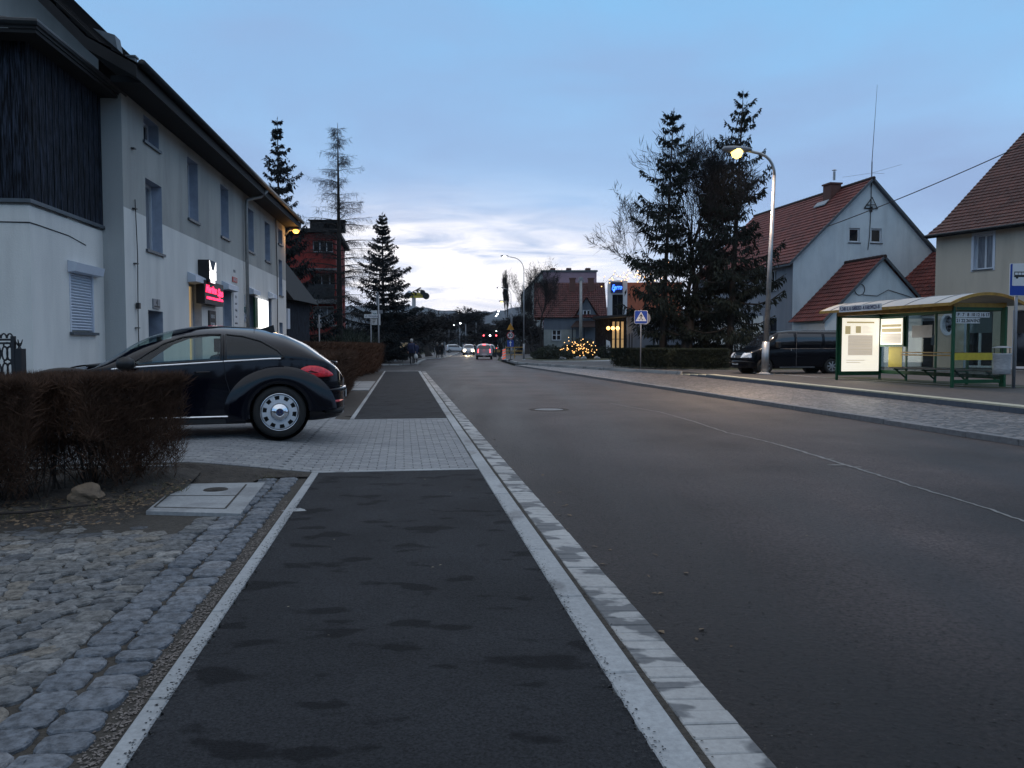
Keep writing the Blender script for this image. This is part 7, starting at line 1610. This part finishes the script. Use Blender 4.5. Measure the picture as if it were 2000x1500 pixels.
# street name posts on the corner
Y=47; p=D(740,690,Y); t=thing('street_name_post','grey pole with street name plates at the side street corner','sign post',(p.x,Y,0)); zt=D(740,573,Y).z; pole(t,zt-.2,.045); K=Y/1560
q=MB(); q.tube([(-.06,0,D(0,578,Y).z-.0),(-.06,0,D(0,596,Y).z)],.01,4); q.extr([(-.13,-.05,D(738,597,Y).z),(-.02,.12,D(738,597,Y).z),(-.02,.12,zt-.1),(-.07,.04,zt+.12),(-.13,-.05,zt-.1)],(.02,.01,0)); q.build('edge_on_sign',M['grey_back'],t)
z=D(0,617.5,Y).z; q=MB(); q.box(-28*K,-.05,-.02,.0,z-.11,z+.11); s_=q.build('name_plate',M['white_sign'],t); text('name','ul. Wiejska',.17,M['navy'],s_,fm((-14*K,-.024,z),(1,0,0),(0,0,1)))
z=D(0,609,Y).z; q=MB(); q.box(.05,8*K,-.02,.0,z-.10,z+.10); q.build('small_plate',M['grey_back'],t)
z0,z1=D(0,635,Y).z,D(0,613,Y).z; q=MB(); q.box(.05,.10,-.10,.02,z0,z1); q.build('side_plate',M['white_sign'],t)
p=D(725,690,Y+.6); t=thing('notice_post','thin post with a white bird sign and a white notice board','sign post',(p.x,Y+.6,0)); pole(t,D(0,612,Y).z,.035)
z0,z1=D(0,620,Y).z,D(0,605.5,Y).z; q=MB(); q.box(.05,12.5*K,-.04,-.02,z0,z1); s_=q.build('bird_sign',M['white_sign'],t); c=(6.5*K+.02); zc=(z0+z1)/2
flat('bird',[(-.14,.10),(-.02,.03),(.10,.06),(.14,.0),(.05,-.02),(.02,-.12),(-.04,-.02)],M['teal'],s_,-.042,zc,.004,c)
z0,z1=D(0,634,Y).z,D(0,622,Y).z; q=MB(); q.box(.05,12.5*K,-.04,-.02,z0,z1); s_=q.build('notice_board',M['white_sign'],t)
for i in range(3): q=MB(); q.box(.10,.10+.2-.04*i,-.044,-.041,z1-.08-.09*i,z1-.045-.09*i); q.build('print_line',M['ink'],s_)
p=D(624,690,38); t=thing('thin_sign_post','thin pale post standing behind the hedge in front of the red building','post',(p.x,38,.0)); pole(t,D(0,615,38).z,.035); q=MB(); q.box(-.08,.10,-.03,.03,D(0,640,38).z,D(0,632,38).z); q.build('bracket',M['steel_gr'],t)
# green sheet fence along the far pavement
fa, fb = D(752,700,66), D(801,700,88); fa=Vector((fa.x-3.0,63,0)); fa=D(746,700,63); t=thing('green_fence','dark green corrugated fence along the far pavement','fence',(0,0,0)); fa=Vector((fa.x,63,0)); fb=Vector((fb.x,88,0)); n=60; q=MB()
for i in range(n): a_=fa.lerp(fb,i/n); b_=fa.lerp(fb,(i+1)/n); off=.04 if i%2 else 0; q.add([(a_.x+off,a_.y,.35),(b_.x+off,b_.y-.02,.35),(b_.x+off,b_.y-.02,1.62),(a_.x+off,a_.y,1.62)],[(0,1,2,3)])
q.build('sheets',M['fence_gr'],t); q=MB()
q.beam(fa+Vector((.05,0,1.63)),fb+Vector((.05,0,1.63)),.05); q.build('top_rail',M['steel_gr'],t); q=MB(); q.beam(fa+Vector((0,0,.15)),fb+Vector((0,0,.15)),.25,.4); q.build('plinth',M['slabc'],t)
for i in range(9): a_=fa.lerp(fb,i/8); q=MB(); q.box(a_.x-.03,a_.x+.05,a_.y-.03,a_.y+.03,0,1.7); q.build('fence_post',M['iron'],t)

# ---- bus shelter
FL, FR = G(1634,742,.16), G(1859,757,.16); su = Vector((FL.x-FR.x, FL.y-FR.y)).normalized(); LS = (FL.xy-FR.xy).length; si = Vector((su.y,-su.x)); WS = 1.72
# local frame: x from the near post to the far post, y = -inwards ; rz from su
srz = math.atan2(su.y,su.x)
SH = thing('bus_shelter','green framed glass bus shelter with a curved pale roof and yellow rails','bus shelter',(FR.x,FR.y,.16),srz)
HS = D(1868,598,FR.y).z-.16; inn = -1   # inside is -y
B_ = lambda y: -y
q=MB()
for x,y,w in ((0,0,.07),(LS,0,.06),(LS,-WS,.06),(0,-WS,.17)): q=MB(); q.box(x-w/2,x+w/2,y-.035,y+.035,0,HS); q.build('corner_post',M['green'],SH)
for k in (1,2,3): q=MB(); x=LS*k/4; q.box(x-.03,x+.03,-WS-.03,-WS+.03,0,HS); q.build('back_post',M['green'],SH)
q=MB(); q.box(.0,LS,-WS-.025,-WS+.025,.22,.34); q.box(0,LS,-WS-.025,-WS+.025,HS-.12,HS-.02); q.box(-.02,.02,-WS+.09,-.035,.12,.22); q.box(-.02,.02,-WS+.09,-.035,HS-.10,HS-.02); q.box(LS-.025,LS+.025,-WS+.03,-.03,HS-.08,HS); q.build('frame_rails',M['green'],SH)
for k in range(4):
    x0,x1=LS*k/4+.05,LS*(k+1)/4-.05; q=MB(); q.box(x0,x1,-WS-.006,-WS+.006,.35,HS-.13); q.build('glass_pane',M['paneglass'],SH)
q=MB(); q.box(-.006,.006,-WS+.10,-.04,.30,HS-.11); q.build('end_pane',M['paneglass'],SH)
# lit advertising case on the far end
lb=MB(); lb.box(LS-.08,LS+.08,-WS+.035,-.035,.16,HS-.09); lbx=lb.build('advert_case',M['green'],SH)
q=MB(); q.box(LS-.088,LS-.081,-WS+.12,-.12,.30,HS-.16); q.build('lit_face',M['lightbox'],lbx)
yy=lambda a: -.12-(WS-.24)*a
zz_=lambda b: .30+(HS-.46)*b
def lbp(a0,a1,b0,b1,mm,nm='print'): q=MB(); q.box(LS-.094,LS-.0885,yy(a1),yy(a0),zz_(b0),zz_(b1)); return q.build(nm,M[mm],lbx)
lbp(.16,.82,.30,.68,'lb_grey','grey_print'); lbp(.08,.22,.70,.85,'lb_tan','small_print'); lbp(.36,.50,.72,.85,'lb_tan','small_print')
for i in range(5): lbp(.20,.78,.34+.065*i,.345+.065*i,'lb_tan','print_line')
for i in range(6): lbp(.55,.80-.05*(i%3),.73+.022*i,.737+.022*i,'lb_grey','print_line')
lbp(.12,.86,.905,.935,'lb_tan','title_line'); lbp(.12,.62,.20,.215,'lb_grey','print_line'); lbp(.12,.50,.16,.175,'lb_grey','print_line')
# timetable cases on the back wall
tc=MB(); x0,x1=LS*.75+.04,LS-.10; zb_=HS-1.15; tc.box(x0,x1,-WS+.01,-WS+.10,zb_,HS-.13); tcx=tc.build('timetable_case',M['green'],SH)
q=MB(); q.box(x0+.05,x1-.05,-WS+.101,-WS+.108,zb_+.07,HS-.19); q.build('lit_face',M['lightbox'],tcx)
for i,(za,zb2,mm) in enumerate(((.12,.45,'lb_grey'),(.50,.62,'lb_tan'),(.68,.76,'lb_tan'))): q=MB(); q.box(x0+.10,x1-.10,-WS+.1085,-WS+.112,zb_+za,zb_+zb2); q.build('timetable_rows',M[mm],tcx)
l=bpy.data.lights.new('shelter_light','AREA'); l.energy=14; l.size=1.1; l.size_y=1.6; l.shape='RECTANGLE'; l.color=(1,.94,.82); lo=bpy.data.objects.new('shelter_light',l); C.objects.link(lo); lo.parent=SH; lo.location=(LS-.12,-WS/2,HS*.5); lo.rotation_euler=(0,R(90),0)
# stickers on the glass
q=MB(); q.box(x0+.15,x1-.35,-WS+.012,-WS+.016,.45,1.15); q.build('yellow_notice',M['yellow'],SH)
q=MB(); q.box(LS*.5+.15,LS*.75-.25,-WS+.012,-WS+.016,HS-.85,HS-.45); q.build('dark_notice',M['steel_gr'],SH)
q=MB(); q.box(LS*.5+.10,LS*.75-.42,-WS+.008,-WS+.0115,.4,HS-.2); q.build('lit_reflection_strip',M['frost'],SH) if False else None
# bench and rails
q=MB()
for y in (-WS+.20,-WS+.33,-WS+.46): q.box(-.1,LS*.79,y-.055,y+.055,.44,.475)
bn=q.build('bench_seat',M['wood'],SH); q=MB()
for x in (.1,LS*.25,LS*.5,LS*.75): q=MB(); q.beam((x,-WS+.03,.12),(x,-WS+.45,.43),.04); q.beam((x,-WS,.40),(x,-WS+.50,.40),.04); q.build('bench_bracket',M['green'],bn)
q=MB(); q.box(.05,LS*.79,-WS+.05,-WS+.075,.86,.90); q.box(.05,LS*.79,-WS+.05,-WS+.075,.95,.985); q.build('back_rail',M['ochre'],SH)
q=MB(); q.box(-.012,.030,-WS+.10,-.04,.78,.98); q.build('end_rail',M['yellow'],SH)
# roof: curved sheet with fascia
RW0, RW1, RX0, RX1 = .45, -WS-.42, -.35, LS+.40; n=16
def arc(k, d=0):
    a=k/n; y=RW0+(RW1-RW0)*a; return y, HS+.04+d+.31*(1-(2*a-1)**2)
q=MB(); V=[]
for x in (RX0,RX1):
    for d in (0,.03): V+= [(x,*arc(k,d)) for k in range(n+1)]
N1=n+1; f=[]
for k in range(n): f+=[(k,k+1,2*N1+k+1,2*N1+k),(N1+k,3*N1+k,3*N1+k+1,N1+k+1),(k,N1+k,N1+k+1,k+1),(2*N1+k,2*N1+k+1,3*N1+k+1,3*N1+k)]
q.add(V,f); rfS=q.build('roof_sheet',M['roof_pc'],SH,smooth=False)
for x in (RX0-.01,RX1-.03):
    q=MB(); P=[(x,*arc(k,.035)) for k in range(n+1)]+[(x,*arc(k,-.05)) for k in range(n,-1,-1)]; q.extr(P,(.04,0,0)); q.build('roof_arch',M['ochre'],rfS)
for k in range(5): x=RX0+(RX1-RX0)*(k+.5)/5; q=MB(); P=[(x,*arc(j,.036)) for j in range(n+1)]; q.tube(P,.012,4); q.build('roof_seam',M['steel_gr'],rfS)
q=MB(); q.box(RX0,RX1,RW0-.03,RW0+.012,HS+.0,HS+.085); q.box(-.03,LS,-.06,.035,HS-.10,HS+.10); q.box(-.05,LS,-WS-.03,-WS+.05,HS-.02,HS+.12); q.box(-.04,.06,-WS,0,HS-.02,HS+.10); q.box(LS-.04,LS+.04,-WS,0,HS+.002,HS+.12); q.build('fascia',M['ochre'],SH)
# stop name board on the roof edge
xa_,xb2=LS*.46,LS*.86; q=MB(); q.box(xa_,xb2,RW0+.014,RW0+.03,HS+.0,HS+.20); nb=q.build('stop_name_board',M['white_sign'],SH)
text('stop_name','PL.ZABR. UL. M. OGIŃSKIEGO - M. KARŁOWICZA -01-',.17,M['navy'],nb,fm(((xa_+xb2)/2,RW0+.033,HS+.10),(-1,0,0),(0,0,1)),fit=(xb2-xa_)*.95,bold=.004)
# line numbers on the near end pane
q=MB(); zt=HS-.16
rows=(('P','7','8','10','12','16','17'),('21','22','26','N1','N2'))
for r_,row in enumerate(rows):
    for i,s in enumerate(row):
        w=.155; y0=-.07-i*(w+.008); q=MB(); q.box(-.014,-.008,y0-w,y0,zt-.15-r_*.17,zt-r_*.17); nl=q.build('line_number_plate',M['white_sign'],SH); text('line_number',s,.13,M['ink'],nl,fm((-.016,y0-w/2,zt-.078-r_*.17),(0,-1,0),(0,0,1)),ext=.001,bold=.004)
# ---- stop sign and bin
p=G(1981,757,.16); p=D(1981,700,22.3); t=thing('bus_stop_sign','blue and white bus stop sign with a bus symbol, cut by the right edge','traffic sign',(p.x,22.3,.16)); k_=22.3/1560; zb_=D(0,578,22.3).z-.16; ztp=D(0,515,22.3).z-.16; pole(t,ztp-.05,.045)
wS=.66; xo=wS/2-.235; ptsS=rrect(wS,ztp-zb_,.03); s_=flat('sign_plate',ptsS,M['white_sign'],t,-.05,(ztp+zb_)/2,.012,xo); flat('blue_field',rrect(wS-.03,ztp-zb_-.03,.025),M['blue_sign'],s_,-.063,(ztp+zb_)/2,.003,xo)
zc=(ztp+zb_)/2+.13; flat('white_field',rrect(wS-.14,.60,.02),M['white_sign'],s_,-.067,zc,.003,xo)
q=MB()
q.extr([(xo-.21,-.071,zc-.06),(xo+.21,-.071,zc-.06),(xo+.21,-.071,zc+.09),(xo-.21,-.071,zc+.09)],(0,-.002,0))
for x in (-.13,.12): q.lathe([(0,-.074),(.035,-.074),(.035,-.071)],12,(xo+x,0,zc-.07),'y')
bs=q.build('bus_symbol',M['ink'],s_); q=MB()
for i in range(4): q.box(xo-.19+i*.095,xo-.19+i*.095+.08,-.0745,-.0735,zc+.0,zc+.065)
q.build('bus_windows',M['white_sign'],bs)
bp=D(1957,700,21.9); bn_=thing('litter_bin','round galvanised litter bin hung on the bus stop pole','litter bin',(bp.x,21.9,.16)); z0=D(0,731,21.9).z-.16; z1=D(0,690,21.9).z-.16
q=MB(); q.lathe([(0,z0+.01),(.20,z0+.01),(.205,z0),(.22,z0+.02),(.22,z0+.12),(.225,z0+.14),(.22,z0+.16),(.225,z1-.04),(.235,z1),(.21,z1-.005),(.20,z0+.05)],28); q.build('drum',M['bin'],bn_,smooth=True)
q=MB(); q.lathe([(.0,z1+.20),(.10,z1+.195),(.24,z1+.16),(.245,z1+.145),(.0,z1+.15)],28); q.build('lid',M['bin'],bn_,smooth=True); q=MB()
for a_ in (0,2.1,4.2): q.tube([(.21*math.cos(a_),.21*math.sin(a_),z1-.1),(.21*math.cos(a_),.21*math.sin(a_),z1+.16)],.012,5)
q.tube([(.2,.05,z1-.05),(.36,.3,z1-.05)],.018,5); q.tube([(.2,.05,z0+.1),(.36,.3,z0+.1)],.018,5); q.build('brackets',M['iron'],bn_)

# ---- people
def person(label,loc,rz,coat,trs,hair,h=1.75,step=.16,bag=None,pack=None,seed=0,hat=None,group=None):
    t=thing('person',label,'person',loc,rz,group); k=h/1.75
    J={'pel':(0,0,.95,.135),'w':(0,0,1.10,.125),'ch':(0,-.01,1.32,.155),'nk':(0,0,1.47,.062),'hd0':(0,.01,1.56,.075),'hd':(0,.01,1.66,.098),
       'hl':(-.09,0,.92,.10),'kl':(-.10,step*.5,.50,.062),'al':(-.10,step*.15-.1*0,.10,.042),'tl':(-.10,step*.15+.15,.04,.035),
       'hr':(.09,0,.92,.10),'kr':(.10,-step*.1,.50,.062),'ar':(.10,-step*.9,.11,.042),'tr':(.10,-step*.9+.15,.05,.035),
       'sl':(-.19,-.01,1.42,.07),'el':(-.25,-.06,1.14,.05),'wl':(-.26,.02,.90,.036),'sr':(.19,-.01,1.42,.07),'er':(.25,.0,1.14,.05),'wr':(.26,.08,.90,.036)}
    E=[('pel','w'),('w','ch'),('ch','nk'),('nk','hd0'),('hd0','hd'),('pel','hl'),('hl','kl'),('kl','al'),('al','tl'),('pel','hr'),('hr','kr'),('kr','ar'),('ar','tr'),('ch','sl'),('sl','el'),('el','wl'),('ch','sr'),('sr','er'),('er','wr')]
    for s_,w in ((-1,'wl'),(1,'wr')):
        wx,wy,wz,_=J[w]; J[w+'p']=(wx,wy+.02,wz-.07,.030); E.append((w,w+'p'))
        for i,(dx,ln) in enumerate(((-.027,.07),(-.009,.085),(.009,.08),(.026,.065))): J[w+'f%d'%i]=(wx+.0,wy+.02+dx,wz-.07-.04,.010); J[w+'g%d'%i]=(wx-s_*.02,wy+.02+dx,wz-.07-ln,.008); E+= [(w+'p',w+'f%d'%i),(w+'f%d'%i,w+'g%d'%i)]
        J[w+'t']=(wx-s_*.02,wy+.06,wz-.09,.010); E.append((w+'p',w+'t'))
    names=list(J); me=bpy.data.meshes.new('b'); me.from_pydata([tuple(c*k for c in J[n][:3]) for n in names],[(names.index(a),names.index(b)) for a,b in E],[])
    o=bpy.data.objects.new('b',me); C.objects.link(o); sk=o.modifiers.new('s','SKIN'); sd=me.skin_vertices[0].data
    for i,n in enumerate(names): sd[i].radius=(J[n][3]*k,)*2; sd[i].use_root=(n=='pel')
    su_=o.modifiers.new('u','SUBSURF'); su_.levels=2; su_.render_levels=2
    nm=bpy.data.meshes.new_from_object(o.evaluated_get(bpy.context.evaluated_depsgraph_get())); bpy.data.objects.remove(o)
    nm.materials.clear(); 
    for m_ in (coat,trs,M['skin'],M['black']): nm.materials.append(m_)
    for p_ in nm.polygons:
        z=p_.center.z/k; p_.use_smooth=True; p_.material_index = 3 if z<.12 else 1 if z<.86 and abs(p_.center.x)<.2 else 2 if z>1.49 or (abs(p_.center.x)>.21*k and z<.90) else 0
    b_=bpy.data.objects.new('body',nm); C.objects.link(b_); b_.parent=t
    q=MB(); q.lathe([(.17,.80),(.185,.9),(.175,1.1),(.19,1.3),(.16,1.44),(.08,1.50)],16); cb_=q.build('coat',coat,t,smooth=True)
    for v in cb_.data.vertices: v.co=Vector((v.co.x*1.05,v.co.y*.78,v.co.z))*k
    q=MB(); q.lathe([(.02,.13),(.07,.115),(.105,.06),(.112,0),(.10,-.05),(.085,-.09)],16,(0,-.005*k,1.67*k)); hr=q.build('hair',hair,t,smooth=True)
    for v in hr.data.vertices:
        if v.co.y>.05*k and v.co.z<1.69*k: v.co.y=.05*k
    f_=MB(); y=.095*k+.01; 
    for x in (-.033,.033): f_.lathe([(0,.008),(.010,0)],8,(x*k,y,1.665*k),'y')
    f_.extr([(-.012*k,y,1.63*k),(.012*k,y,1.63*k),(0,y,1.67*k)],(0,.018,0)); f_.box(-.025*k,.025*k,y-.005,y+.004,1.595*k,1.603*k); f_.build('face',M['skin'],t)
    if bag: 
        q=MB(); q.lathe([(.0,0),(.13,.01),(.15,.10),(.12,.26),(.05,.34)],12,(.28*k,.08,.40)); bo=q.build('plastic_bag',bag,None,smooth=True)
        for v in bo.data.vertices: v.co.y=.08+(v.co.y-.08)*.5
        MB().tube([(.24,.08,.72),(.27*k,.08,.84),(.31,.08,.72)],.008,5).build('handle',bag,bo)
        bo.matrix_world=Matrix.Translation(loc)@Matrix.Rotation(rz,4,'Z'); tag(bo,'white plastic bag carried by the lone pedestrian','bag')
    if pack:
        q=MB(); q.box(-.16,.16,-.33,-.13,1.0*k,1.42*k); pk_=q.build('backpack',pack,None,bevel=.05); pk_.matrix_world=Matrix.Translation(loc)@Matrix.Rotation(rz,4,'Z'); tag(pk_,'dark blue backpack on the lone pedestrian','backpack')
    return t
p=D(799,700,56.0); person('person in a dark blue jacket with a backpack walking away along the far pavement',(p.x,57.5,.02),0,M['jacket'],M['trouser'],M['hair'],h=1.78,bag=M['bag'],pack=M['jacket'],step=.12)
p=D(808,700,59.3); person('person in a blue coat half hidden beside the one with the backpack',(p.x,60.5,.02),R(5),M['jacket'],M['trouser'],M['coat'],h=1.60,step=.14)
p=D(852.5,700,84); person('left one of two walkers in black coats in the distance',(p.x,85,.02),R(3),M['coat'],M['trouser'],M['hair'],h=1.62,step=.2)
p=D(861.5,700,84); person('right one of two walkers in black coats in the distance',(p.x,85.3,.02),R(-3),M['coat'],M['trouser'],M['hair'],h=1.62,step=.2)
# ---- air
hz = MB(); hz.box(-2500,2500,-80,2800,-1.2,135); o=hz.build('haze',None if False else [],None); tag(o,kind='stuff')
hm=bpy.data.materials.new('haze'); hm.use_nodes=True; nt=hm.node_tree; nt.nodes.remove(nt.nodes['Principled BSDF']); pv_=nt.nodes.new('ShaderNodeVolumePrincipled'); pv_.inputs['Color'].default_value=(.80,.88,1,1); pv_.inputs['Density'].default_value=.00010; pv_.inputs['Anisotropy'].default_value=.2; nt.links.new(pv_.outputs[0],nt.nodes['Material Output'].inputs['Volume']); o.data.materials.append(hm)
S.cycles.volume_bounces=0; S.cycles.max_bounces=8; S.cycles.use_denoising=True; S.cycles.transparent_max_bounces=16
